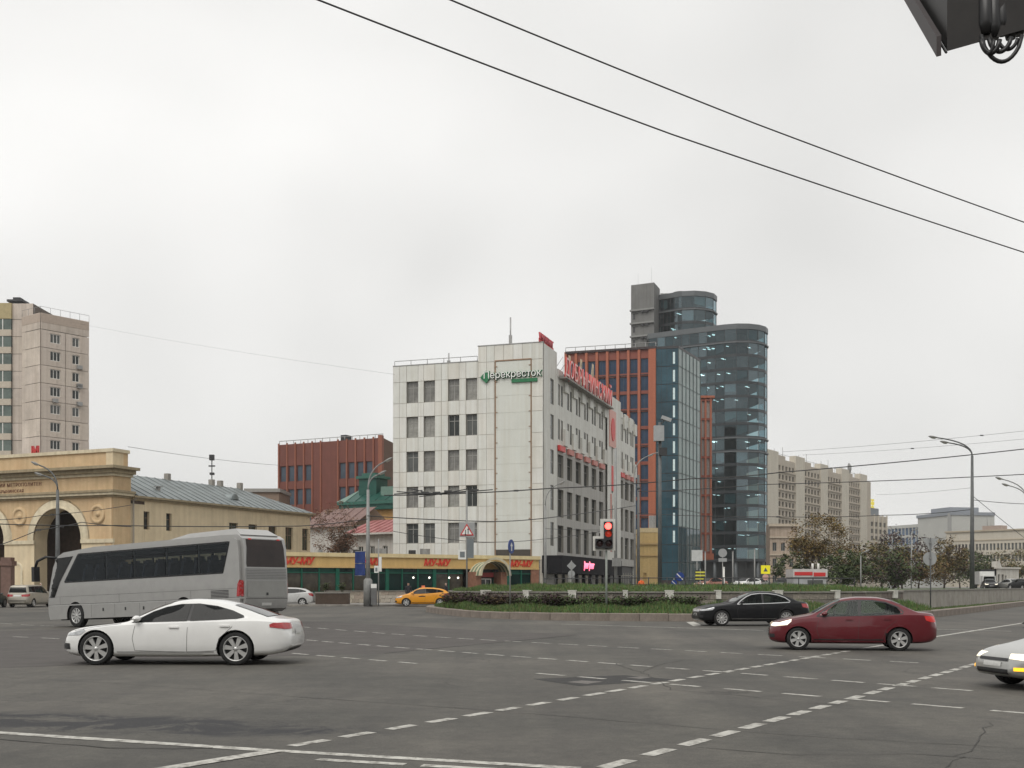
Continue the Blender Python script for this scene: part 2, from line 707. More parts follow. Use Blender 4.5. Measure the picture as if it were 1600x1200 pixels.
# solid lines
a_, b_, c_ = gp(-140, 1136), gp(400, 1171.5), gp(905, 1201)
strip('lane_line', a_, b_, 0.16)
strip('lane_line', b_ + (c_ - b_).normalized() * 0.05, c_, 0.15)
strip('lane_line', gp(200, 1211), gp(432, 1173.5), 0.19, z=0.007)
strip('stop_dash', gp(497, 1187), gp(628, 1194.5), 0.13)
strip('stop_dash', gp(662, 1196.5), gp(800, 1204), 0.13)
strip('lane_line', gp(878, 975.5), gp(1192, 985), 0.16)
strip('lane_line', gp(1455, 983), gp(1580, 986.5), 0.16)
strip('lane_line', gp(1346, 1013.5), gp(1385, 1007.5), 0.15)
strip('lane_line', gp(1452, 996.5), gp(1640, 967), 0.17)
flat('painted_patch', [gp(1072, 972), gp(1084, 971.5), gp(1098, 977.5), gp(1083, 978.5)], 0.005, M_PAINT)
flat('asphalt_patch', [gp(832, 1061), gp(905, 1072), gp(1062, 1062.5), gp(975, 1055)], 0.0025, M_PATCH)
flat('asphalt_patch', [gp(885, 1066.2), gp(918, 1069), gp(942, 1065.5), gp(908, 1063.5)], 0.005, mat('patch_grey', (0.13, 0.12, 0.11), 0.8, var=0.3, scale=6))
flat('asphalt_patch', [gp(978, 1059.2), gp(1000, 1061), gp(1018, 1059), gp(1000, 1057.4)], 0.005, mat('patch_grey', (0.13, 0.12, 0.11)))
# strips of older browner asphalt
for q in ([(-80, 985), (470, 976), (905, 992), (600, 1021), (420, 1026), (-80, 1048)],):
    pts = [gp(*p) for p in q]
    mb = MB()
    # gridded sheet so that it follows the road
    import itertools
    xs = [p.x for p in pts]; ys = [p.y for p in pts]
    bm = bmesh.new()
    vs_ = [bm.verts.new((p.x, p.y, 0)) for p in pts]
    bm.faces.new(vs_)
    for ax, lo, hi in ((0, min(xs), max(xs)), (1, min(ys), max(ys))):
        v = math.ceil(lo)
        while v < hi:
            geom = bm.verts[:] + bm.edges[:] + bm.faces[:]
            no = (1, 0, 0) if ax == 0 else (0, 1, 0)
            co = (v, 0, 0) if ax == 0 else (0, v, 0)
            bmesh.ops.bisect_plane(bm, geom=geom, plane_co=co, plane_no=no)
            v += 1.5
    for v in bm.verts:
        v.co.z = gz(v.co.x, v.co.y) + 0.0022
    me = bpy.data.meshes.new('asphalt_patch')
    bm.to_mesh(me); bm.free()
    me.materials.append(M_PATCH2)
    if me.polygons[0].normal.z < 0:
        me.flip_normals()
    put('asphalt_patch', me, road)

# tar seams and cracks
M_TAR = mat('tar_seam', (0.036, 0.034, 0.031), 0.8, var=.3, scale=8)


def crack(px, w, jit):
    P = [gp(*p) for p in px]
    pts = []
    for a, b in zip(P, P[1:]):
        n = max(2, int((b - a).length / .35))
        pts += [a.lerp(b, i / n) for i in range(n)]
    pts.append(P[-1])
    mb = MB()
    for i, p in enumerate(pts):
        t = (pts[min(i + 1, len(pts) - 1)] - pts[max(i - 1, 0)]).normalized()
        s = Vector((-t.y, t.x))
        c = p + s * random.uniform(-jit, jit)
        h = w * random.uniform(.4, 1.3) / 2
        for q in (c + s * h, c - s * h):
            mb.v.append((q.x, q.y, gz(q.x, q.y) + .0055))
    for i in range(len(pts) - 1):
        mb.f.append((2 * i, 2 * i + 1, 2 * i + 3, 2 * i + 2)); mb.m.append(0); mb.sm.append(False)
    me = mb.mesh('crack', [M_TAR])
    if me.polygons[0].normal.z < 0: me.flip_normals()
    put('crack', me, road)


crack([(-30, 1056), (180, 1068), (480, 1090), (760, 1110), (930, 1124), (1250, 1150), (1640, 1172)], .018, .03)
crack([(1494, 1182), (1520, 1166), (1526, 1150), (1545, 1138), (1552, 1130)], .012, .09)
crack([(1470, 1205), (1480, 1196), (1494, 1182)], .011, .08)
crack([(962, 1037), (1005, 1052), (1050, 1078), (1190, 1090), (1240, 1098), (1330, 1101)], .02, .06)
crack([(1068, 1032), (1025, 1040), (1005, 1052)], .018, .06)
crack([(600, 1021), (905, 992.5)], .05, .02)
crack([(1085, 1168), (1240, 1180), (1420, 1178), (1640, 1192)], .016, .04)
crack([(-40, 1150), (90, 1163), (170, 1168), (330, 1170)], .03, .06)

# ------------------------------------------------------------------ pavement in front of the restaurant and metro
PV = 0.13


def spread(name, poly, z0, z1, m, label):
    mb = MB().prism([tuple(p) for p in poly], z0, z1)
    o = put(name, mb.mesh(name, [m]))
    return tag(o, label, name.split('_')[-1], kind='structure')


pave = spread('pavement', [(-140, 97), (-62, 93.5), (-30, 91), (-14.5, 88.6), (-9.5, 89.5), (0, 101), (10, 116), (30, 180), (-140, 180)], -0.3, PV, M_PAVE,
              'grey pavement in front of the restaurant')
KP = [Vector(p) for p in ((-75, 93.8), (-62, 93.2), (-30, 90.7), (-14.5, 88.3), (-9.3, 89.2), (0.25, 100.8))]


def kerb_run(parent, pts, w, z0, z1, seg, m, name='kerb_stone', gap=0.012):
    for a, b in zip(pts, pts[1:]):
        d = b - a
        n = max(1, round(d.length / seg))
        l = d.length / n
        key = ('kerb', round(l, 2), w, z1)
        if key not in WCACHE:
            mb = MB().box(gap / 2, l - gap / 2, 0, w, z0, z1)
            me = mb.mesh(name, [m])
            bm = bmesh.new(); bm.from_mesh(me)
            ed = [e for e in bm.edges if all(v.co.z > z1 - 1e-3 for v in e.verts)]
            bmesh.ops.bevel(bm, geom=ed, offset=0.025, segments=1, affect='EDGES')
            bm.to_mesh(me); bm.free()
            WCACHE[key] = me
        M, _ = frame(a, b)
        for i in range(n):
            put(name, WCACHE[key], parent, M @ T((i * l, -0.05 + random.uniform(-0.008, 0.008), random.uniform(-0.012, 0.006))))


kerb_run(pave, KP, 0.2, -0.1, PV + 0.03, 1.4, M_GRANITE)

# ------------------------------------------------------------------ raised planting island
ISL = [Vector(p) for p in ((-5.4, 74), (-5.25, 70), (-4.1, 64.5), (-2.6, 59), (-1.0, 55.6), (1.8, 52.9), (5.8, 51.6), (8.4, 51.4), (14.7, 52.3), (18.6, 54.2), (21.3, 57.6), (27.7, 68.2), (41.8, 92.5), (52, 110))]
BACK = [Vector(p) for p in ((64, 126), (40, 108), (22, 92), (6, 84), (-2, 80))]
island = spread('planting_island', [*ISL, *BACK], -0.2, 0.17, M_SOIL, 'raised planting island with granite kerb')
M_KERB = mat('kerb_granite', (0.23, 0.195, 0.165), 0.85, var=0.25, scale=5, bump=0.3, bscale=30, dirt=(0.11, 0.085, 0.07), dscale=1.2, damt=0.7)
kerb_run(island, ISL, 0.48, -0.1, 0.35, 1.25, M_KERB)

WALL = [Vector(p) for p in ((-3.7, 68), (-3.3, 64), (-0.9, 60.6), (2.2, 59.2), (8.5, 58.6), (15, 59.2), (19, 61), (21.9, 63.6))]
WALL2 = [WALL[-1], Vector((32.2, 80.4)), Vector((46.5, 103.5)), Vector((56, 119))]


def stone_wall(name, label, pts, z0, z1, rows, stone_len, thick=0.45, coping=True, group=None, smats=None):
    smats = smats or M_STONE
    t = thing(name, label, 'wall', (pts[0].x, pts[0].y, 0), group=group)
    meshes = []
    for v in range(8):
        mb = MB().box(0.01, 0.99, 0, 1, 0.02, 0.98)
        me = mb.mesh('stone', [smats[v % 4]])
        bm = bmesh.new(); bm.from_mesh(me)
        for q in bm.verts:
            q.co.x += random.uniform(-0.06, 0.06) * (1 if q.co.x > .5 else 1)
            q.co.z += random.uniform(-0.08, 0.08)
            if q.co.y < .5: q.co.y += random.uniform(-0.12, 0.08)
        ed = [e for e in bm.edges if all(v.co.y < 0.4 for v in e.verts)]
        bmesh.ops.bevel(bm, geom=ed, offset=0.06, segments=1, affect='EDGES')
        bm.to_mesh(me); bm.free()
        meshes.append(me)
    for a, b in zip(pts, pts[1:]):
        M, Ln = frame(a, b)
        core = MB().box(-0.02, Ln + 0.02, 0.10, thick, z0 - 0.2, z1)
        part('mortar_core', core, [M_MORTAR], t, M)
        rh = (z1 - z0) / rows
        for r in range(rows):
            u = -random.uniform(0, stone_len * 0.4)
            u = 0.0
            while u < Ln - 0.05:
                l = min(stone_len * random.uniform(0.7, 1.35), Ln - u)
                if Ln - u - l < stone_len * 0.35: l = Ln - u
                put('stone', random.choice(meshes), t, M @ T((u, 0, z0 + r * rh)) @ Matrix.Diagonal((l, 0.14, rh, 1)))
                u += l
        if coping:
            n = max(1, round(Ln / 1.6)); l = Ln / n
            for i in range(n):
                part('coping_stone', MB().box(i * l + .008, (i + 1) * l - .008, -0.07, thick + 0.05, z1 + 0.001, z1 + 0.075), [M_GRANITE], t, M)
    return t


isl_wall = stone_wall('retaining_wall', 'rubble stone retaining wall with white blocks along the planting island', WALL, 0.17, 1.24, 3, 0.62)
M_BLOCK = mat('white_block', (0.62, 0.61, 0.56), 0.8, var=0.15, scale=5, bump=0.3, dirt=(0.25, 0.23, 0.19), dscale=4, damt=0.6)


def wall_point(px):
    """point of the wall line seen in picture column px"""
    k = (px - CX) / F
    for a, b in zip(WALL, WALL[1:]):
        fa, fb = a.x - k * a.y, b.x - k * b.y
        if fa <= 0 <= fb:
            t = fa / (fa - fb)
            return a + (b - a) * t, (b - a).normalized()
    return WALL[-1], (WALL[-1] - WALL[-2]).normalized()


for px, w in ((757, .34), (823, .32), (894, .42), (977, .24), (1046, .44), (1122, .26), (1216, .42), (1307, .28), (1397, .36)):
    p, d = wall_point(px)
    M, _ = frame(p, p + d)
    mb = MB().box(-w / 2, w / 2, -0.14, 0.02, 0.93, 1.335).box(-w / 2 - .02, w / 2 + .02, -0.15, 0.30, 1.335, 1.385)
    part('white_block', mb, [M_BLOCK], isl_wall, M)

cw = thing('concrete_wall', 'smooth grey concrete retaining wall receding to the right', 'wall', (WALL2[0].x, WALL2[0].y, 0))
for a, b in zip(WALL2, WALL2[1:]):
    M, Ln = frame(a, b)
    n = round(Ln / 9); l = Ln / n
    part('footing', MB().box(0.03, Ln - 0.03, 0.05, 0.4, -0.1, 1.2), [M_MORTAR], cw, M)
    for i in range(n):
        part('panel', MB().box(i * l + .012, (i + 1) * l - .012, 0, 0.3, 0.0, 1.30), [M_CONC], cw, M)
    part('cap', MB().box(0, Ln, -0.05, 0.42, 1.301, 1.38), [M_GRANITE], cw, M)

# mound of earth behind the wall
mound_pts = []


def build_mound():
    mb = MB()
    rows = []
    line = WALL + WALL2[1:]
    off = [(0.2, 1.20), (1.0, 1.36), (3.0, 1.52), (6.5, 1.60), (11, 1.58)]
    for i, p in enumerate(line):
        a = line[max(0, i - 1)]; b = line[min(len(line) - 1, i + 1)]
        t = (b - a).normalized(); nrm = Vector((-t.y, t.x))
        if i < 2: nrm = Vector((1, 0.15)).normalized()
        concrete = i >= len(WALL)
        rows.append([(p.x + nrm.x * o * (0.6 if i < 2 else 1), p.y + nrm.y * o * (0.6 if i < 2 else 1), (min(z, 1.33) if concrete else z)) for o, z in off])
    # denser along the length
    dense = []
    for r0, r1 in zip(rows, rows[1:]):
        for s in range(4):
            dense.append([tuple(a + (b - a) * s / 4 for a, b in zip(p, q)) for p, q in zip(r0, r1)])
    dense.append(rows[-1])
    n = len(off)
    for r in dense:
        mb.v += r
    for i in range(len(dense) - 1):
        for j in range(n - 1):
            k = i * n + j
            mb.f.append((k, k + 1, k + n + 1, k + n)); mb.m.append(0); mb.sm.append(True)
    me = mb.mesh('mound', [M_LAWN])
    if me.polygons[5].normal.z < 0:
        me.flip_normals()
    o = put('mound', me)
    tag(o, 'grassy earth mound behind the stone retaining wall', 'mound', kind='structure')
    return dense


mound_rows = build_mound()


def resample(pts, n):
    d = [0]
    for a, b in zip(pts, pts[1:]): d.append(d[-1] + (b - a).length)
    out = []
    for i in range(n):
        t = d[-1] * i / (n - 1)
        k = max(q for q in range(len(pts) - 1) if d[q] <= t + 1e-9)
        out.append(pts[k].lerp(pts[k + 1], min(1, (t - d[k]) / (d[k + 1] - d[k]))))
    return out


# sloping bed of earth between the kerb and the stone wall
NB = 40
BED_K = [p + Vector((.12, .42)) if p.y < 60 else p + Vector((.45, .1)) for p in resample(ISL[0:11], NB)]
BED_W = resample([Vector((-3.6, 75)), *WALL], NB)
mb = MB()
for a, b in zip(BED_K, BED_W):
    mb.v += [(a.x, a.y, .28), (a.x * .5 + b.x * .5, a.y * .5 + b.y * .5, .47), (b.x, b.y + .05, .60)]
for i in range(NB - 1):
    for j in range(2):
        k = i * 3 + j
        mb.f.append((k, k + 3, k + 4, k + 1)); mb.m.append(0); mb.sm.append(True)
me = mb.mesh('planting_bed', [M_LAWN])
if me.polygons[10].normal.z < 0: me.flip_normals()
tag(put('planting_bed', me), 'sloping grass bed between the granite kerb and the stone wall', 'bed', kind='structure')


def grass_stuff():
    mb = MB()

    def blade(x, y, z, h, w):
        a = random.uniform(0, 6.28)
        dx, dy = math.cos(a) * w, math.sin(a) * w
        lx, ly = random.uniform(-.5, .5) * h, random.uniform(-.5, .5) * h
        mb.face([(x - dx, y - dy, z), (x + dx, y + dy, z), (x + lx, y + ly, z + h)], random.randint(0, 2))

    # on the mound (stone part)
    L1 = (len(WALL) - 1) * 4
    for _ in range(26000):
        i = random.randrange(0, L1); j = random.choice((0, 0, 1, 1, 2, 3))
        if i < 4 and random.random() < .5: continue
        s, t = random.random(), random.random()
        p = [mound_rows[i][j], mound_rows[i][j + 1], mound_rows[i + 1][j], mound_rows[i + 1][j + 1]]
        q = [(p[0][k] * (1 - s) + p[1][k] * s) * (1 - t) + (p[2][k] * (1 - s) + p[3][k] * s) * t for k in range(3)]
        clump = 0.6 + 0.8 * abs(math.sin(q[0] * 1.3) * math.cos(q[1] * 0.9 + q[0] * .4))
        blade(q[0], q[1], q[2] - .02, random.uniform(0.08, 0.24) * clump, 0.026)
    # bed between kerb and wall
    for _ in range(52000):
        u = random.random() * (NB - 1)
        i = int(u); f = u - i
        a = BED_K[i].lerp(BED_K[i + 1], f)
        b = BED_W[i].lerp(BED_W[i + 1], f)
        s = random.uniform(0.0, 0.95)
        p = a.lerp(b, s)
        clump = 0.45 + 0.95 * abs(math.sin(p.x * 0.9 + 1) * math.cos(p.y * 1.1 + p.x * .5))
        blade(p.x, p.y, .30 + .30 * s, random.uniform(0.10, 0.32) * clump, 0.028)
    # verge in front of the concrete wall
    for _ in range(9000):
        t = random.random()
        a = WALL2[0] * (1 - t) + WALL2[2] * t
        b = Vector((21.3, 57.6)) * (1 - t) + Vector((43.2, 95)) * t
        p = b + (a - b) * random.uniform(0.12, 0.95)
        blade(p.x, p.y, 0.15, random.uniform(0.06, 0.2), 0.03)
    me = mb.mesh('grass', [M_GRASS, mat('grass_dark', (0.050, 0.105, 0.026), 0.8, var=.4, scale=1), mat('grass_dry', (0.13, 0.135, 0.05), 0.85, var=.3, scale=1)])
    tag(put('grass', me), 'green grass on the planting island', 'grass', kind='stuff')


grass_stuff()


# ================================================================== BUILDINGS
M_DGLASS = glass('window_glass', (0.035, 0.040, 0.038), 0.05)
M_CURT = mat('curtained_glass', (0.17, 0.165, 0.15), 0.12, spec=0.7, var=0.45, scale=1.6)
M_CURT2 = mat('drawn_blind_glass', (0.27, 0.265, 0.24), 0.15, spec=0.6, var=0.3, scale=2.5)
M_GREYGL = glass('grey_glass', (0.10, 0.105, 0.10), 0.08)
M_FRAME = mat('window_frame', (0.30, 0.295, 0.275), 0.6, var=0.1)
M_WFRAME = mat('white_window_frame', (0.70, 0.69, 0.65), 0.5, var=0.08)
M_DARK = mat('dark_metal', (0.03, 0.03, 0.032), 0.5, var=0.2)
M_ROOF = mat('roof_felt', (0.10, 0.10, 0.10), 0.9, var=0.2)
M_STEEL = mat('galvanised_steel', (0.33, 0.33, 0.325), 0.5, 0.4, var=0.2, scale=4, streak=0.2)
M_RED = mat('red_sign', (0.62, 0.05, 0.045), 0.5, var=0.08)
M_PINK = mat('pink_sign_face', (0.80, 0.50, 0.475), 0.5, var=0.06)
M_LAMP = mat('lit_lamp', (1, 1, 0.95), 0.5, var=0, emit=(1.0, 0.93, 0.8), estr=2.2)


def rail(parent, pts, h, posts, m=None, r=0.03, name='roof_rail'):
    mb = MB()
    pts = [Vector(p) for p in pts]
    for a, b in zip(pts, pts[1:]):
        mb.tube([a + Vector((0, 0, h)), b + Vector((0, 0, h))], r, 5)
        n = max(1, int((b - a).length / posts))
        for i in range(n + 1):
            p = a + (b - a) * (i / n)
            mb.tube([p, p + Vector((0, 0, h))], r, 5)
    part(name, mb, [m or M_STEEL], parent)


# ------------------------------------------------------------------ white department store
def white_store():
    C = Vector((3.19, 118.0))
    u, v = Vector((.306, .952)), Vector((-.952, .306))
    Wl, Wr, HT, HM = 16.9, 47.2, 26.9, 25.35
    A, B = C + v * Wl, C + u * Wr
    D = A + u * Wr
    t = thing('department_store', 'white clad five storey department store with red roof letters', 'building', (C.x, C.y, 0))
    pan = [mat('white_cladding_%d' % i, c, 0.55, var=0.06, scale=0.6, streak=0.10, dirt=(0.36, 0.34, 0.28), dscale=0.35, damt=0.22)
           for i, c in enumerate([(0.69, 0.695, 0.655), (0.67, 0.677, 0.635), (0.705, 0.705, 0.67), (0.685, 0.675, 0.625)])]
    joint = mat('cladding_joint', (0.43, 0.405, 0.35), 0.9, var=0.1)
    wall_m = mat('white_render', (0.68, 0.68, 0.635), 0.6, var=0.06, scale=0.5, streak=0.14, dirt=(0.34, 0.32, 0.27), dscale=0.3, damt=0.3)
    grey_m = mat('grey_render', (0.33, 0.315, 0.28), 0.75, var=0.08, scale=0.6, streak=0.2)
    rows = [(23.6, 21.3), (19.8, 17.55), (16.05, 13.85), (12.25, 10.0), (8.3, 6.15)]
    cols = [(1.6, 2.95), (3.6, 4.88), (6.4, 7.66), (8.42, 9.68)]
    ops = [(c0, c1, z0, z1) for c0, c1 in cols for z1, z0 in rows]
    ML, L = frame(A, C)
    part('front_wall', wall_open(9.8, 0, HM, ops, 0.32, mi=0, mrev=1), [joint, grey_m], t, ML)
    part('corner_wall', MB().box(9.8, L, 0, 0.4, 0, HT), [joint], t, ML)
    k = 0
    for i, o in enumerate(ops):
        window(t, ML, *o, 0.32, nx=2, trans=0.72, fm=M_FRAME, gm=(M_CURT, M_CURT, M_CURT2, M_GREYGL, M_CURT, M_CURT2, M_DGLASS)[(i * 5) % 7], bar=0.07)
    # cladding panels with open joints
    zz = sorted({4.3, HM} | {z for r in rows for z in r})
    uu = sorted({0, .8, 5.64, 9.8} | {c for p in cols for c in p})
    g = 0.022
    for i in range(len(uu) - 1):
        for j in range(len(zz) - 1):
            cu, cz = (uu[i] + uu[i + 1]) / 2, (zz[j] + zz[j + 1]) / 2
            if any(o[0] < cu < o[1] and o[2] < cz < o[3] for o in ops):
                continue
            part('cladding_panel', MB().box(uu[i] + g, uu[i + 1] - g, -0.045, 0.0, zz[j] + g, zz[j + 1] - g), [random.choice(pan)], t, ML)
    uu = [9.8, 10.75, 11.6, 15.75, L + 0.045]
    zz2 = [4.3] + [z for r in rows[::-1] for z in (r[1], r[0])] + [25.2, HT]
    for i in range(4):
        for j in range(len(zz2) - 1):
            if i == 2 and zz2[j + 1] <= 25.3:
                continue
            if i == 2:
                for q in range(4):
                    w = (15.75 - 11.6) / 4
                    part('cladding_panel', MB().box(11.6 + q * w + g, 11.6 + (q + 1) * w - g, -0.045, 0, zz2[j] + g, zz2[j + 1] - g), [random.choice(pan)], t, ML)
                continue
            part('cladding_panel', MB().box(uu[i] + g, uu[i + 1] - g, -0.045, 0.0, zz2[j] + g, zz2[j + 1] - g), [random.choice(pan)], t, ML)
    # smooth inset bay with a thin brown border
    brown = mat('brown_trim', (0.30, 0.19, 0.12), 0.7, var=0.15)
    pale = mat('pale_inset', (0.63, 0.645, 0.60), 0.6, var=0.05, scale=0.4, streak=0.06)
    n = 11
    for j in range(n):
        h = (25.15 - 5.4) / n
        part('inset_panel', MB().box(11.78, 15.57, -0.03, 0.0, 5.4 + j * h + .008, 5.4 + (j + 1) * h - .008), [pale], t, ML)
    part('inset_border', MB().box(11.66, 11.76, -0.07, 0, 4.4, 25.2).box(15.59, 15.69, -0.07, 0, 4.4, 25.2).box(11.66, 15.69, -0.075, 0, 25.2, 25.32), [brown], t, ML)
    part('inset_vent', MB().box(11.78, 15.57, -0.02, 0, 4.5, 5.38), [mat('dark_vent', (0.07, 0.06, 0.05), 0.8)], t, ML)
    ties = MB()
    for j in range(12):
        z = 7 + j * 1.6
        ties.box(11.78, 11.95, -0.09, -0.03, z, z + .07).box(15.4, 15.57, -0.09, -0.03, z, z + .07)
    part('inset_clips', ties, [brown], t, ML)
    # right side
    MR, Lr = frame(C, B)
    side = []
    slim = [(2.9, 4.2, z0 - .3, z1 + .1) for z1, z0 in rows]
    part('corner_side_wall', wall_open(5.5, 0, HT, slim, 0.16, mrev=1), [wall_m, grey_m], t, MR)
    for o in slim:
        window(t, MR, *o, 0.16, nx=1, trans=0.5, fm=M_FRAME, gm=M_GREYGL)
    def bays(u0, u1, n, deep_w):
        pitch = (u1 - u0) / n
        top, low = [], []
        for i in range(n):
            a = u0 + i * pitch
            for z1, z0 in rows[:2]:
                top += [(a + 0.45, a + 1.25, z0, z1), (a + 1.65, a + 2.45, z0, z1)]
            for z1, z0 in rows[2:]:
                low.append((a + 0.35, a + 0.35 + deep_w, z0 - (0.9 if z0 < 13 else 0.4), z1 - 0.1))
        return top, low, pitch
    for (u0, u1, n, nm) in ((5.5, 28.6, 6, 0), (36.6, Lr, 3, 1)):
        top, low, pitch = bays(u0, u1, n, 2.35)
        part('side_wall', wall_open(u1, 16.9, HM - 1.0, top, 0.13, u0=u0, mrev=1), [wall_m, grey_m], t, MR)
        for i, o in enumerate(top):
            window(t, MR, *o, 0.13, nx=1, fm=M_FRAME, gm=M_GREYGL if i % 3 else M_CURT)
        part('side_wall', wall_open(u1, 4.3, 16.3, low, 0.34, u0=u0, mrev=1), [mat('lower_render', (0.42, 0.41, 0.385), 0.7, var=.07, scale=.5, streak=.2), grey_m], t, MR)
        for i, o in enumerate(low):
            window(t, MR, *o, 0.34, nx=2, trans=0.66, fm=mat('dark_frame', (.12, .115, .105), .6), gm=M_DGLASS if i % 4 else M_GREYGL, bar=0.08)
        for i in range(n):
            a = u0 + i * pitch
            part('spandrel_block', MB().box(a + 2.55, a + pitch + 0.35, -0.25, 0, HM - 2.3, HM - 0.7), [wall_m], t, MR)
            part('spandrel_block', MB().box(a + 2.55, a + pitch + 0.35, -0.22, 0, 17.1, 18.9), [wall_m], t, MR)
            part('red_strip', MB().box(a + 0.3, a + 2.5, -0.3, 0.0, 16.3, 16.9), [M_RED if i == 0 else mat('faded_red', (0.52, 0.20, 0.17), 0.6)], t, MR)
            part('parapet_block', MB().box(a + 0.2, a + 2.3, -0.06, 0.4, HM - 1.0, HM - 0.15), [wall_m], t, MR)
        part('side_band', MB().box(u0, u1, 0.06, 0.5, 16.3, 16.9), [wall_m], t, MR)
        part('parapet_band', MB().box(u0, u1, 0.05, 0.5, HM - 1.0, HM - 0.25), [grey_m], t, MR)
    # stair tower with red ornament
    st = [(31.0, 31.9, z0 - .2, z1 - .2) for z1, z0 in rows[1:]]
    part('stair_wall', wall_open(36.6, 4.3, HM + 0.9, st, 0.3, u0=28.6), [wall_m], t, MR @ T((0, -0.25, 0)))
    for o in st:
        window(t, MR @ T((0, -0.25, 0)), *o, 0.3, nx=1, fm=M_FRAME, gm=M_GREYGL)
    part('stair_side', MB().box(28.6, 36.6, 0.05, 3.5, 4.3, HM + 0.85), [wall_m], t, MR)
    ell = MB()
    pts = [(31.45 + 1.0 * math.cos(q * .3927), 0, 21.9 + 1.5 * math.sin(q * .3927)) for q in range(16)]
    ell.face([(p[0], -0.42, p[2]) for p in pts])
    for i in range(16):
        p, q = pts[i], pts[(i + 1) % 16]
        ell.face([(p[0], -0.42, p[2]), (q[0], -0.42, q[2]), (q[0], -0.25, q[2]), (p[0], -0.25, p[2])])
    part('red_ornament', ell, [M_RED], t, MR)
    part('ornament_panel', MB().box(29.6, 33.4, -0.33, -0.25, 19.6, 24.4), [mat('pale_pink', (0.66, 0.36, 0.31), 0.6)], t, MR)
    part('red_strip', MB().box(31.0, 31.9, -0.33, -0.25, 13.9, 17.2), [M_RED], t, MR)
    part('red_strip', MB().box(30.4, 30.85, -0.33, -0.25, 6.0, 13.5), [mat('faded_red', (0.52, 0.20, 0.17), 0.6)], t, MR)
    # ground floor, hidden sides, roof
    part('ground_floor_wall', MB().box(0, Lr, 0.3, 0.8, 0, 4.3), [M_DARK], t, MR)
    MBk, Lb = frame(B, D)
    part('rear_wall', MB().box(0, Lb, 0, 0.3, 0, HM - 0.9), [wall_m], t, MBk)
    ML2, _ = frame(D, A)
    part('party_wall', MB().box(0, Lr, 0, 0.3, 0, HM - 0.05), [wall_m], t, ML2)
    ins = lambda p, q: [tuple(C + v * a + u * b) for a, b in ((p, p), (Wl - p, p), (Wl - p, q), (p, q))]
    part('roof', MB().prism(ins(0.33, Wr - 0.3), HM - 1.2, HM - 0.6), [M_ROOF], t)
    part('inner_core', MB().prism(ins(1.7, Wr - 1.7), 0.2, HM - 1.2), [M_DARK], t)
    tw = [tuple(C + v * a + u * b) for a, b in ((0.02, 0.4), (7.1, 0.4), (7.1, 5.5), (0.02, 5.5))]
    part('corner_block', MB().prism(tw, HM - 1.0, HT - 0.03), [wall_m], t)
    cop = MB().box(9.75, L + 0.06, -0.08, 0.42, HT, HT + 0.09)
    part('coping', cop, [M_STEEL], t, ML)
    part('coping', MB().box(0, 9.75, -0.08, 0.42, HM, HM + 0.08), [M_STEEL], t, ML)
    rail(t, [(*(C + v * 16.7), HM), (*(C + v * 7.2), HM)], 0.55, 1.6, r=0.035)
    # aerials
    for a, b, h, r in ((4.0, 1.5, 3.2, .09), (11.2, 2.0, 2.1, .08)):
        p = C + v * a + u * b
        z = HT if a < 7 else HM - .6
        mb = MB().tube([(p.x, p.y, z - .1), (p.x, p.y, z + h)], r, 6)
        mb.box(p.x - .18, p.x + .18, p.y - .1, p.y + .1, z + .3, z + 1.3)
        part('aerial', mb, [M_STEEL], t)
    # black shop front with neon sign
    blk = mat('black_fascia', (0.012, 0.012, 0.014), 0.8, var=0.2, spec=.15)
    part('black_fascia', MB().box(-0.3, 28.4, -2.2, 0.0, 2.9, 4.75), [blk], t, MR)
    for i in range(9):
        a = 0.6 + i * 3.1
        part('shop_window', MB().box(a, a + 2.7, -0.35, -0.2, 0.5, 2.85), [M_DGLASS if i % 3 else mat('shop_lit', (0.3, 0.3, 0.28), .3)], t, MR)
        part('shop_pillar', MB().box(a + 2.72, a + 3.05, -2.1, -1.8, 0.1, 2.88), [blk if i else wall_m], t, MR)
    neon = mat('neon_pink', (1, .3, .4), .5, var=0, emit=(1.0, 0.16, 0.26), estr=1.7)
    sq = MB()
    for q0, q1, n_ in ((8.6, 10.5, 5), (10.9, 13.0, 6)):
        sq.tube([(q0 + (q1 - q0) * i / (n_ * 4) + .22 * math.sin(i * 1.57 + 1), -2.27, 3.82 + .33 * math.cos(i * 1.57) * (1.5 if i < 4 else .8)) for i in range(n_ * 4 + 1)], .06, 5)
    part('neon_sign', sq, [neon], t, MR)
    # supermarket sign
    s = thing('supermarket_sign', 'white lettered supermarket sign with green diamond on the white corner wall', 'sign', (C.x, C.y, 24))
    gr = mat('sign_green', (0.012, 0.16, 0.06), 0.5, var=.05)
    wt = mat('sign_white', (0.85, 0.85, 0.82), 0.4, var=.03)
    ms = ML @ T((0, -0.14, 0))
    dia = MB()
    q = [(10.1, 0, 23.55), (10.75, 0, 24.25), (11.3, 0, 23.6), (10.75, 0, 22.95)]
    dia.face([(x, -.12, z) for x, _, z in q])
    for i in range(4):
        a_, b_ = q[i], q[(i + 1) % 4]
        dia.face([(a_[0], -.12, a_[2]), (b_[0], -.12, b_[2]), (b_[0], .09, b_[2]), (a_[0], .09, a_[2])])
    part('diamond_logo', dia, [gr], s, ms)
    lettering('sign_letters', 'Перекресток', s, ms @ T((13.62, -0.05, 23.42)), 1.02, [wt, gr], extrude=.09, spacing=0.98)
    lettering('letter_backing', 'Перекресток', s, ms @ T((13.62, 0.06, 23.42)), 1.02, [gr], extrude=.03, offset=0.05, spacing=0.98)
    part('green_bar', MB().box(13.55, 16.35, -.05, .09, 22.86, 23.22), [gr], s, ms)
    # big roof letters on a steel frame
    s = thing('rooftop_letters', 'large red and pink rooftop letters on steel frame along the side', 'sign', (B.x, B.y, HM))
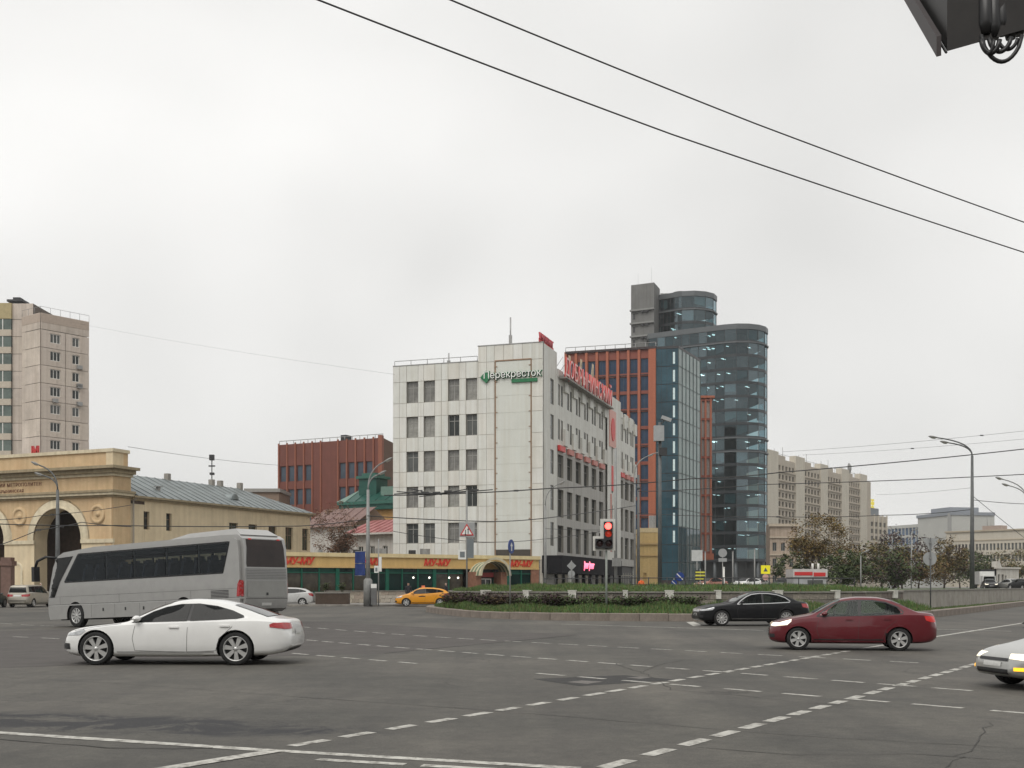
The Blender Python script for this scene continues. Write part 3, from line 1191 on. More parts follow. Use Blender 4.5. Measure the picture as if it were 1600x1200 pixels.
    fr_ = MB()
    txt = 'ДОБРЫНИНСКИЙ'
    a0, step = 6.1, 1.93
    for i, ch in enumerate(txt):
        M = MR @ T((a0 + (i + .5) * step, -0.75, HM - 0.75))
        lettering('letter', ch, s, M @ T((0, -0.02, 0)) @ Matrix.Diagonal((0.92, 1, 1, 1)), 2.7, [M_PINK, M_RED], extrude=.035)
        lettering('letter_edge', ch, s, M @ T((0, 0.06, 0)) @ Matrix.Diagonal((0.92, 1, 1, 1)), 2.7, [M_RED], extrude=.02, offset=.03)
        part('letter_bracket', MB().box(-.9, .9, 0.2, 0.28, -.12, 0.02).box(-.9, -.82, .12, .75, -.2, -.12).box(.82, .9, .12, .75, -.2, -.12).tube([(-.85, .25, 0), (-.85, .25, 1.95), (-.85, 1.6, .1)], .04, 5), [M_STEEL], s, M)
    part('walkway_frame', MB().box(a0, a0 + 12 * step, -0.95, -0.1, HM - 1.15, HM - 1.0), [mat('dirty_steel', (.25, .245, .22), .6, .3, var=.3)], s, MR)
    s2 = thing('small_roof_letters', 'row of small dark red letters on the corner roof edge', 'sign', (C.x, C.y, HT))
    for i, ch in enumerate('УНИВЕРМАГ'):
        M = MR @ T((-0.4 + i * 0.58, 0.25, HT + 0.35))
        lettering('letter', ch, s2, M @ T((.3, 0, 0)), 0.86, [mat('dark_red_letters', (0.42, 0.02, 0.035), .5)], extrude=.09, offset=.03)
    part('letter_rack', MB().box(-.4, 5.2, .28, .33, HT + .05, HT + .4), [M_RED], s2, MR)
    # lattice masts behind the letters
    ms_ = thing('lattice_frame', 'rusty lattice masts behind the big rooftop letters', 'mast', (C.x, C.y, HM - .6))
    for a, h in ((15.0, 3.2), (20.5, 3.8), (26.4, 4.3)):
        mb = MB()
        for s_ in (0, .7):
            mb.tube([(a + s_, 1.2, HM - .7), (a + s_ * .7 + .1, 1.2, HM + h)], .06, 5)
        for j in range(5):
            z = HM - .5 + j * h / 5
            mb.tube([(a, 1.2, z), (a + .6, 1.2, z + h / 5)], .04, 4)
        mb.tube([(a, 1.2, HM + h * .9), (a - 1.9, 1.2, HM - .5)], .05, 4)
        part('mast', mb, [mat('rusty_steel', (.36, .29, .2), .7, var=.3)], ms_, MR)


white_store()


# ------------------------------------------------------------------ restaurant with yellow fascia
def restaurant():
    A, B = gx(436, 97.0), gx(842, 111.5)
    t = thing('restaurant', 'low restaurant with yellow fascia, green glazing and striped arched entrance', 'building', (A.x, A.y, 0))
    M, L = frame(A, B)
    yel = mat('yellow_fascia', (0.62, 0.42, 0.16), 0.6, var=.06, scale=.6, streak=.1)
    cream = mat('cream_cornice', (0.68, 0.56, 0.32), 0.6, var=.06, streak=.1)
    grn = mat('green_frame', (0.008, 0.095, 0.06), 0.5, var=.15, spec=.25)
    gl = glass('green_shop_glass', (0.006, 0.021, 0.018), 0.05, var=.5, scale=.8, spec=.12)
    gl2 = glass('brown_shop_glass', (0.045, 0.038, 0.026), 0.06, var=.6, scale=1.2)
    brick = mat('entrance_brick', (0.25, 0.12, 0.075), 0.85, var=.25, scale=3, bump=.4)
    part('fascia', MB().box(0, L, 0, 0.5, 3.33, 4.16), [yel], t, M)
    part('cornice', MB().box(-.1, L + .1, -0.16, 0.5, 4.16, 4.50), [cream], t, M)
    part('soffit_band', MB().box(0, L, -0.06, 0.5, 3.18, 3.329), [mat('fascia_trim', (.55, .37, .15), .6)], t, M)
    part('plinth', MB().box(0, L, 0.08, 0.6, 0, 1.0), [mat('plinth_stone', (.2, .18, .15), .9, var=.2, bump=.3)], t, M)
    part('roof', MB().box(0, L, 0.5, 9.5, 4.05, 4.3), [M_ROOF], t, M)
    part('interior', MB().box(0.2, L - .2, 3.0, 3.2, 0, 4.0), [mat('restaurant_interior', (.05, .035, .025), .9)], t, M)
    part('end_wall', MB().box(L - .9, L, -.02, 6, 0, 3.2), [brick], t, M)
    part('end_wall', MB().box(0, .4, 0, 6, 0, 3.2), [yel], t, M)
    ent0, ent1 = 19.1, 21.9
    u, i = 0.4, 0
    while u < L - 1.0:
        w = 1.62
        if ent0 - .2 < u + w / 2 < ent1 + .2:
            u += w; continue
        mid = (u < 7.5)
        fm = MB().box(u, u + .12 if i % 3 else u + .34, 0.02, .2, 1.0, 3.18).box(u, u + w, 0.03, .18, 2.72, 2.80).box(u, u + w, .03, .18, 1.0, 1.1)
        part('glazing_frame', fm, [grn], t, M)
        part('pane', MB().face([(u + .1, .12, 1.08), (u + w, .12, 1.08), (u + w, .12, 2.73), (u + .1, .12, 2.73)]), [gl2 if (mid or i in (9, 10)) else gl], t, M)
        part('pane', MB().face([(u + .1, .12, 2.79), (u + w, .12, 2.79), (u + w, .12, 3.18), (u + .1, .12, 3.18)]), [gl if i % 2 else mat('green_panel', (.010, .06, .045), .5, spec=.2)], t, M)
        u += w; i += 1
    # lamps seen through the glass
    for x in (646, 671, 702, 716, 787):
        k = (x - CX) / F
        # intersection of the sight column with the facade line
        d = B - A
        s = (k * A.y - A.x) / (d.x - k * d.y)
        lp = thing('pendant_lamp', '%s of the five lit globe lamps in the restaurant window' % {646: 'first', 671: 'second', 702: 'third', 716: 'fourth', 787: 'rightmost'}[x], 'lamp', (*(A + d * s), 2.3), group='globe lamps in the restaurant')
        part('globe', MB().lathe([(0.001, -.09), (.065, -.065), (.09, 0), (.065, .065), (.001, .09)], 10, c=(L * s, 0.02, 2.35)), [M_LAMP], lp, M)
        part('stem', MB().tube([(L * s, .02, 2.44), (L * s, .02, 3.17)], .008, 4), [M_DARK], lp, M)
    # letters
    red = mat('restaurant_red', (0.62, 0.045, 0.02), .5, var=.1)
    for x, w in ((466, 1.0), (682, 1.0), (814, .92), (574, .9)):
        k = (x - CX) / F
        d = B - A
        s = (k * A.y - A.x) / (d.x - k * d.y)
        lettering('sign_letters', 'МУ-МУ', t, M @ T((L * s, -.04, 3.46)) @ Matrix.Diagonal((w, 1, 1, 1)), .84, [red], extrude=.035, shear=.22, offset=.025, spacing=.95)
    # entrance: brick pillars, door, striped barrel awning
    c = (ent0 + ent1) / 2
    part('entrance_pillar', MB().box(ent0 - .35, ent0 + .3, -1.3, 0.1, 0, 2.9), [brick], t, M)
    part('entrance_pillar', MB().box(ent1 - .3, ent1 + .35, -1.3, 0.1, 0, 2.9), [brick], t, M)
    d = MB()
    for a in (-.62, -.03, .56):
        d.box(c + a, c + a + .09, -.25, -.18, .15, 2.2)
    d.box(c - .62, c + .65, -.25, -.18, 2.2, 2.3)
    dr = part('door', d, [M_WFRAME], t, M)
    part('door_pane', MB().face([(c - .6, -.2, .15), (c + .6, -.2, .15), (c + .6, -.2, 2.2), (c - .6, -.2, 2.2)]), [M_DGLASS], dr, M)
    part('door_sign', MB().box(c - .75, c + .75, -.5, -.4, 2.42, 2.85), [mat('dark_red_panel', (.25, .02, .02), .5)], t, M)
    part('entrance_back', MB().box(ent0, ent1, .05, .15, 0, 3.2), [M_DARK], t, M)
    aw1, aw2 = mat('awning_cream', (.52, .47, .33), .6, var=.1), mat('awning_green', (.13, .19, .12), .6, var=.1)
    nst = 10
    r = 1.72
    for j in range(7):
        y0, y1 = -2.1 + j * .3, -2.1 + (j + 1) * .3
        mb = MB()
        for q in range(nst):
            a0, a1 = math.pi * q / nst, math.pi * (q + 1) / nst
            p = [(c + r * math.cos(a), y, 2.55 + 1.35 * math.sin(a)) for a in (a0, a1) for y in (y0, y1)]
            mb.face([p[0], p[1], p[3], p[2]], 0, True)
        part('awning_strip', mb, [aw1 if j % 2 == 0 else aw2], t, M)
    part('awning_front', MB().lathe([(1.5, -2.12), (1.73, -2.12)], nst, 'y', (c, 0, 2.55), a0=0, a1=math.pi), [aw1], t, M)
    # roof clutter
    for u_, w_, h_ in ((7.6, .5, .35), (9.8, .9, .5), (13.2, .5, .4), (14.4, .8, .55)):
        part('roof_unit', MB().box(u_, u_ + w_, 1.0, 1.5, 4.3, 4.5 + h_), [M_STEEL if w_ > .6 else M_DARK], t, M)
    part('roof_floodlight', MB().box(3.6, 3.95, -.1, .15, 4.52, 4.75), [M_STEEL], t, M)
    # low terrace wall of stone blocks along the pavement
    o = Vector((0.558, -0.83))
    P0, P1, P2 = A + o * 3.2 + Vector((2.4, 1.6)), A + o * 3.2 + Vector((12.0, 8.0)), A + o * 3.0 + Vector((15.6, 10.4))
    stone_wall('terrace_wall', 'low pale stone terrace wall in front of the restaurant', [P0, P1, P2], PV, 1.12, 3, 0.75, 0.35, smats=[mat('pale_stone_%d' % i, c, 0.9, var=0.25, scale=4, bump=0.5, bscale=9, dirt=(0.18, 0.16, 0.13), dscale=1.6, damt=0.6) for i, c in enumerate([(.44, .39, .31), (.36, .31, .25), (.48, .43, .36), (.40, .33, .27)])])
    return A, B


RA, RB = restaurant()


# ------------------------------------------------------------------ metro station
def metro():
    K = Vector((-35.15, 100.0))
    u, v = Vector((.403, .915)), Vector((-.915, .403))
    t = thing('metro_station', 'yellow stone metro station with arched portico and grey metal roofed wing', 'building', (K.x, K.y, 0))
    yel = mat('ochre_stucco', (0.60, 0.445, 0.265), 0.85, var=.12, scale=.7, streak=.12, dirt=(.48, .29, .16), dscale=.5, damt=.5)
    pale = mat('pale_stucco', (0.70, 0.585, 0.40), 0.85, var=.08, scale=.6, streak=.10, dirt=(.33, .27, .18), dscale=.4, damt=.35)
    trim = mat('trim_stone', (0.64, 0.565, 0.41), 0.8, var=.1, streak=.15)
    corn = mat('cornice_stone', (0.34, 0.28, 0.18), 0.85, var=.15, streak=.2)
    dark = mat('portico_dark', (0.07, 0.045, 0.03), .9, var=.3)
    W = 42.0
    M, L = frame(K + v * W, K)
    # front wall with arched openings, u measured from the far left end
    arches = [(W - 9.25, W - 3.55), (W - 18.6, W - 12.9), (W - 27.95, W - 22.25), (W - 37.3, W - 31.6)]
    zs = 5.75
    mb = MB()
    n = 16
    edges = [0]
    prev = 0
    dep = 1.5
    for (a, b) in arches[::-1]:
        mb.face([(prev, 0, 0), (a, 0, 0), (a, 0, 9.45), (prev, 0, 9.45)])
        c, r = (a + b) / 2, (b - a) / 2
        for i in range(n):
            t0, t1 = math.pi * (1 - i / n), math.pi * (1 - (i + 1) / n)
            x0, z0, x1, z1 = c + r * math.cos(t0), zs + r * math.sin(t0), c + r * math.cos(t1), zs + r * math.sin(t1)
            mb.face([(x0, 0, z0), (x1, 0, z1), (x1, 0, 9.45), (x0, 0, 9.45)])
            mb.face([(x0, 0, z0), (x0, dep, z0), (x1, dep, z1), (x1, 0, z1)], 1)
        mb.face([(a, 0, 0), (a, 0, zs), (a, dep, zs), (a, dep, 0)][::-1], 1)
        mb.face([(b, 0, 0), (b, 0, zs), (b, dep, zs), (b, dep, 0)], 1)
        prev = b
    mb.face([(prev, 0, 0), (W, 0, 0), (W, 0, 9.45), (prev, 0, 9.45)])
    part('portico_wall', mb, [yel, pale], t, M)
    for (a, b) in arches[:3]:
        c, r = (a + b) / 2, (b - a) / 2
        part('arch_surround', MB().lathe([(r + .005, -.12), (r + .75, -.12), (r + .75, 0), (r + .9, 0)], 20, 'y', (c, 0, zs), a0=0, a1=math.pi)
             .lathe([(r + .005, -.16), (r + .2, -.16), (r + .2, -.12)], 20, 'y', (c, 0, zs), a0=0, a1=math.pi), [trim], t, M)
        part('pier_panel', MB().box(b + .0, b + 3.7, -.07, 0, 0, zs - .35), [pale], t, M)
        part('impost', MB().box(b - .02, b + 3.75, -.2, 0, zs - .35, zs), [trim], t, M)
        # medallion on the pier
        mc = b + 1.85
        part('medallion', MB().lathe([(.55, -.05), (.62, -.16), (.82, -.16), (.88, 0)], 24, 'y', (mc, 0, 7.95)).lathe([(.001, -.06), (.56, -.05)], 24, 'y', (mc, 0, 7.95))
             .lathe([(.001, -.2), (.2, -.16), (.26, -.05)], 10, 'y', (mc + .05, 0, 7.95)), [yel], t, M)
        # niche with columns on the pier below
        part('niche', MB().lathe([(.55, -.10), (.75, -.16), (.8, -.07)], 12, 'y', (mc - .3, 0, 3.0), a0=0, a1=math.pi).box(mc - 1.1, mc - .85, -.16, -.07, 0, 3.0).box(mc + .25, mc + .5, -.16, -.07, 0, 3.0), [trim], t, M)
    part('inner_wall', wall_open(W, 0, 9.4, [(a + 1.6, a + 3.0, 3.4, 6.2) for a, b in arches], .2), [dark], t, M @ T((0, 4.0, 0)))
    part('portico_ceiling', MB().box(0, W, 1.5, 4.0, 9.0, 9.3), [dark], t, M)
    for a, b in arches[:2]:
        window(t, M @ T((0, 4.0, 0)), a + 1.6, a + 3.0, 3.4, 6.2, .2, nx=2, trans=.6, fm=M_FRAME, gm=M_DGLASS)
    # return wall on the right, entablature, attic
    part('corner_pilaster', MB().box(W - .75, W - .04, -.12, 0, 0, 9.44), [yel], t, M)
    part('return_wall', MB().box(W - .5, W + .01, 0.01, 2.2, 0, 9.44), [yel], t, M)
    prof = [(9.45, 9.62, .18), (9.62, 9.85, .42), (9.85, 10.05, .55)]
    for i, (z0, z1, o) in enumerate(prof):
        part('cornice', MB().box(-1, W + o, -o, 2.2 + o * .2, z0, z1 - .003), [corn if i != 1 else trim], t, M)
    part('frieze', MB().box(-1, W + .05, -.05, 2.2, 10.05, 11.3), [yel], t, M)
    for i, (z0, z1, o) in enumerate([(11.3, 11.55, .25), (11.55, 11.9, .55), (11.9, 12.15, .95)]):
        part('cornice', MB().box(-1, W + o, -o, 2.2 + o * .2, z0, z1 - .003), [trim if i == 0 else corn], t, M)
    part('attic', MB().box(-1, W - .2, .25, 2.1, 12.15, 13.45), [yel], t, M)
    part('attic_coping', MB().box(-1.1, W - .05, .1, 2.2, 13.45, 13.75), [trim], t, M)
    part('attic_pier', MB().box(W - .95, W - .17, .18, 1.5, 12.15, 13.44), [pale], t, M)
    M_INS = mat('inscription', (.20, .10, .06), .8)
    lettering('inscription', 'МОСКОВСКИЙ МЕТРОПОЛИТЕН', t, M @ T((W - 12.4, -.07, 10.72)), .46, [M_INS], extrude=.02, spacing=1.15)
    lettering('inscription', 'ДОБРЫНИНСКАЯ', t, M @ T((W - 12.4, -.07, 10.18)), .40, [M_INS], extrude=.02, spacing=1.15)
    # wing
    Kw = K + u * 2.14
    MW, Lw = frame(Kw, Kw + u * 28.6)

    def wt(px):
        k = (px - CX) / F
        return (k * Kw.y - Kw.x) / (u.x - k * u.y)
    ops = [(wt(x) - .38, wt(x) + .38, 6.75, 8.4) for x in (229, 264)] + [(wt(x) - .72, wt(x) + .72, 5.55, 8.0) for x in (365, 395, 426, 452, 478)]
    part('wing_wall', wall_open(Lw, 0, 9.55, ops, .3), [pale], t, MW)
    for i, o in enumerate(ops):
        window(t, MW, *o, .3, nx=2 if i > 1 else 1, trans=.65, fm=mat('brown_frame', (.16, .11, .07), .7), gm=M_DGLASS if i < 2 else glass('green_dark_glass', (.05, .055, .035), .1), bar=.07)
    part('eave', MB().box(.1, Lw + .5, -.5, 0.02, 9.55, 9.72).box(.1, Lw + .3, -.28, 0.02, 9.38, 9.55), [corn], t, MW)
    part('wing_end_wall', MB().box(Lw - .3, Lw - .01, .01, 10, 0, 9.55), [pale], t, MW)
    roofm = mat('grey_metal_roof', (.235, .265, .27), .5, .35, var=.14, scale=.5, streak=.12, dirt=(.16, .17, .165), dscale=.4, damt=.6)
    # standing-seam roof: sheets as pieces
    zr, ze, t_r, yr = 12.25, 9.725, 22.0, 5.0
    n = 24
    mbs = []
    for i in range(n):
        a, b = .5 + i * (Lw + .0) / n, .5 + (i + 1) * (Lw + .0) / n
        def ridge(q):
            if q <= t_r: return (q, yr, zr)
            s = (q - t_r) / (Lw + .5 - t_r)
            return (t_r + (q - t_r), yr * (1 - s) - .5 * s, zr + (ze - zr) * s)
        p0, p1 = ridge(a), ridge(b)
        e = .012
        mb = MB().face([(a + e, -.5, ze), (b - e, -.5, ze), (b - e, p1[1], p1[2]), (a + e, p0[1], p0[2])])
        mb.tube([(a, -.5, ze + .03), (a, p0[1], p0[2] + .03)], .035, 4)
        part('roof_sheet', mb, [roofm], t, MW)
    part('roof_back', MB().face([(.5, 10.5, ze), (.5, yr, zr), (t_r, yr, zr), (Lw + .5, 10.5, ze)]).face([(t_r, yr, zr - .001), (Lw + .5, -.5, ze - .001), (Lw + .5, 10.5, ze - .001)]), [roofm], t, MW)
    # dormer, chimneys, drainpipe
    dm = MB().lathe([(.001, -.02), (.52, -.02), (.6, 0), (.6, 1.6)], 10, 'y', (16.5, 1.1, 10.55), a0=0, a1=math.pi)
    part('dormer', dm, [roofm], t, MW)
    for q, yy in ((10.6, 4.8), (17.6, 4.9), (19.0, 4.9), (22, 4.6)):
        part('chimney', MB().box(q, q + .45, yy, yy + .5, 11.9, 12.85), [mat('chimney_grey', (.3, .28, .25), .9)], t, MW)
    part('roof_vent', MB().box(5.2, 5.5, 1.3, 1.6, 10.4, 10.95).box(5.0, 5.7, 1.2, 1.7, 10.95, 11.02), [M_STEEL], t, MW)
    part('drainpipe', MB().tube([(.25, -.18, 9.3), (.25, -.18, 0)], .08, 6).tube([(.25, -.18, 9.3), (.6, -.3, 9.6)], .09, 6), [mat('pipe_grey', (.25, .22, .18), .6)], t, MW)
    # metro letter on the roof
    s = thing('metro_letter', 'small red letter on the metro station roof edge', 'sign', (*(K + v * 10.4), 13.75))
    lettering('letter', 'М', s, M @ T((W - 10.4, 1.2, 13.78)), 1.05, [mat('metro_red', (.42, .03, .03), .5)], extrude=.1, offset=.03)
    part('letter_foot', MB().box(W - 10.9, W - 9.9, 1.05, 1.35, 13.751, 13.8), [M_DARK], s, M)
    # antenna mast on the wing roof
    p = pt(331, 749, 124)
    an = thing('antenna_mast', 'thin antenna mast rising behind the grey metal roof', 'mast', (p.x, p.y, 0))
    mb = MB().tube([(p.x, p.y, 9), (p.x, p.y, 15.9)], .06, 5)
    part('pole', mb, [M_DARK], an)
    part('antenna', MB().box(p.x - .25, p.x + .25, p.y - .2, p.y + .2, 15.3, 15.9).box(p.x - .35, p.x + .35, p.y - .05, p.y + .05, 14.6, 14.75).box(p.x - .2, p.x + .25, p.y - .2, p.y + .2, 13.7, 13.95), [M_DARK], an)
    # brown stone gateway pier at the far left
    g = gx(12, 96)
    gt = thing('stone_gate_pier', 'dark brown stone pier with stepped cap at the left edge', 'pier', (g.x, g.y, PV))
    bm_ = mat('brown_granite', (.16, .095, .075), .7, var=.25, scale=3, bump=.3)
    Mg = T((g.x, g.y, 0))
    part('shaft', MB().box(-.42, .42, -.4, .4, PV, 3.3), [bm_], gt, Mg)
    part('base', MB().box(-.6, .6, -.6, .6, PV, .75), [bm_], gt, Mg)
    part('cap', MB().box(-.55, .55, -.5, .5, 3.3, 3.7).box(-.42, .42, -.4, .4, 3.7, 4.0), [bm_], gt, Mg)


metro()


# ------------------------------------------------------------------ panel apartment tower on the left
def apartments():
    t = thing('apartment_tower', 'tall beige panel apartment tower behind the metro station', 'building', (-74.7, 180, 0))
    pc = [mat('panel_beige_%d' % i, c, .85, var=.10, scale=.35, streak=.14, dirt=(.27, .235, .20), dscale=.3, damt=.5) for i, c in enumerate([(.60, .525, .46), (.57, .50, .435), (.62, .545, .47)])]
    jt = mat('panel_joint', (.15, .125, .105), .9)
    Cn, Rt, Lf = Vector((-74.7, 180)), Vector((-69.4, 186.4)), Vector((-78.9, 183.0))
    H, st = 44.9, 2.83
    Mr, Lr = frame(Cn, Rt)
    Ml, Ll = frame(Lf, Cn)
    half = Lr / 2
    nfl = 15
    bd = mat('attic_band', (.42, .345, .285), .85, var=.1)
    for f in range(nfl):
        z1 = H - 2.6 - f * st
        z0 = z1 - st
        for c in range(2):
            g = .04
            w = 1.75 if c == 0 else 1.25
            o = half / 2 - w / 2 + (.35 if c == 0 else -.3)
            key = ('apt', c, f % 3)
            if key not in WCACHE:
                mb = wall_open(half - 2 * g, 0, st - 2 * g, [(o, o + w, .85, 2.35)], .22)
                mb.box(0, half - 2 * g, .22, .24, 0, .84).box(-g, half - g, .25, .27, -g, st - g)
                WCACHE[key] = mb.mesh('wall_panel', [pc[f % 3]])
            Mp = Mr @ T((c * half + g, -.06, z0 + g))
            p = put('wall_panel', WCACHE[key], t, Mp)
            window(p, Mp, o, o + w, .85, 2.35, .22, nx=3 if c == 0 else 2, fm=M_WFRAME, gm=M_DGLASS if random.random() < .55 else M_GREYGL, bar=.1)
        part('wall_panel', MB().box(.04, Ll - .04, -.06, 0, z0 + .04, z1 - .04), [random.choice(pc)], t, Ml)
    for Mx, Lx in ((Mr, Lr), (Ml, Ll)):
        part('attic_panel', MB().box(.04, Lx - .04, -.07, 0, H - 2.55, H - .02), [pc[1]], t, Mx)
        part('attic_band', MB().box(.04, Lx - .04, -.1, -.07, H - 1.45, H - .1), [bd], t, Mx)
    poly = [Cn + Vector((-.1, .6)), Rt + Vector((-.45, .25)), Rt + Vector((-9, 7)), Lf + Vector((-2, 8)), Lf + Vector((.3, .45))]
    part('tower_core', MB().prism([tuple(p) for p in poly], 0, H - .05), [jt], t)
    rail(t, [(*Lf, H), (*Cn, H), (*Rt, H)], 1.0, 1.5, r=.03)
    for c_, f_ in ((1, 1.9), (1, 3.0), (1, 4.0), (0, 4.0), (1, 2.95)):
        z = H - 2.6 - f_ * st - .1
        part('air_conditioner', MB().box(c_ * half + 1.9, c_ * half + 2.75, -.5, -.07, z, z + .6), [M_STEEL], t, Mr)
    # taller block on the left with glazed loggias
    a, b = Vector((-112, 186.5)), Vector((-78.4, 186.0))
    M, L = frame(a, b)
    H2 = 47.8
    part('side_block_wall', MB().box(0, L, 0, 12, 0, H2), [jt], t, M)
    og = glass('loggia_glass', (.12, .15, .135), .1)
    for f in range(16):
        z1 = H2 - 2.6 - f * st; z0 = z1 - st
        part('wall_panel', MB().box(L - 3.4, L - .03, -.06, 0, z0 + .04, z1 - .04), [random.choice(pc)], t, M)
        part('loggia_parapet', MB().box(L - 9.4, L - 3.45, -.5, 0, z0 + .05, z0 + 1.1), [mat('loggia_beige', (.50, .44, .36), .8, var=.1)], t, M)
        part('loggia_glazing', MB().box(L - 9.4, L - 3.45, -.4, 0, z0 + 1.1, z1), [og], t, M)
        part('loggia_mullion', MB().box(L - 6.5, L - 6.35, -.44, -.4, z0 + 1.1, z1).box(L - 4.9, L - 4.75, -.44, -.4, z0 + 1.1, z1), [M_WFRAME], t, M)
        part('wall_panel', MB().box(.03, L - 9.45, -.06, 0, z0 + .04, z1 - .04), [random.choice(pc)], t, M)
    part('attic_panel', MB().box(L - 3.4, L, -.07, 0, H2 - 2.56, H2), [pc[0]], t, M)
    part('attic_panel', MB().box(0, L - 3.4, -.5, 0, H2 - 2.56, H2), [mat('loggia_yellow', (.40, .33, .18), .8)], t, M)
    part('roof_vent', MB().box(L - 4.2, L - 2.2, .8, 2.6, H2, H2 + .5).box(L - 4.6, L - 1.9, .5, 2.9, H2 + .5, H2 + .85).box(L - 3.8, L - 2.6, 1, 2.3, H2 + .85, H2 + 1.3), [M_DARK], t, M)


apartments()


# ------------------------------------------------------------------ dark red ribbed building behind the metro wing
def red_block():
    A, B, C2 = gx(436, 180), gx(598, 171), gx(616, 178)
    t = thing('ribbed_red_building', 'dark red building with orange vertical ribs behind the bare tree', 'building', (A.x, A.y, 0))
    M, L = frame(A, B)
    H = 23.9
    red = mat('brick_red_panel', (.165, .055, .040), .7, var=.12, scale=.6, streak=.1)
    org = mat('orange_rib', (.25, .088, .052), .65, var=.1)
    bl = glass('blue_window', (.055, .075, .10), .07)
    w = L / 12
    ops = []
    for i in (0, 1, 2, 3, 7, 8, 9, 10):
        for z0 in (10.6, 14.3, 18.0):
            ops.append((i * w + .2, (i + 1) * w - .2, z0, z0 + 2.5))
    part('wall', wall_open(L, 0, H, ops, .25), [red], t, M)
    for o in ops:
        window(t, M, *o, .25, nx=1, fm=mat('dark_red_frame', (.12, .03, .02), .6), gm=bl, bar=.08)
    for i in list(range(0, 6)) + list(range(7, 13)):
        part('rib', MB().box(i * w - .13, i * w + .13, -.14, 0, 0, H + .2), [org], t, M)
    M2, L2 = frame(B, C2)
    part('side_wall', MB().box(.3, L2, 0, .3, 0, H), [mat('brown_side', (.13, .075, .05), .8)], t, M2)
    part('corner_pier', MB().box(-.9, .25, -.1, .5, 0, H + .3), [org], t, M2)
    part('roof', MB().prism([tuple(A + Vector((.2, .4))), tuple(B + Vector((-.4, .4))), tuple(C2 + Vector((0, 12))), tuple(A + Vector((0, 14)))], H - .6, H - .2), [M_ROOF], t)
    rail(t, [(A.x, A.y + .3, H), (B.x, B.y + .3, H)], .6, 1.4, r=.05)
    part('roof_unit', MB().box(L * .57, L * .62, 1, 2.5, H, H + 1.0), [M_DARK], t, M)
    # low brown building between
    a, b = gx(384, 165), gx(436, 165)
    t2 = thing('low_brown_building', 'low brown building behind the end of the grey metal roof', 'building', (a.x, a.y, 0))
    M, L = frame(a, b)
    part('wall', MB().box(0, L, 0, 8, 0, 15.2), [mat('brown_wall', (.22, .16, .12), .85, var=.1)], t2, M)
    part('roof_edge', MB().box(-.2, L + .2, -.3, 8.2, 15.2, 15.7), [mat('grey_roof_edge', (.28, .27, .25), .8)], t2, M)


red_block()


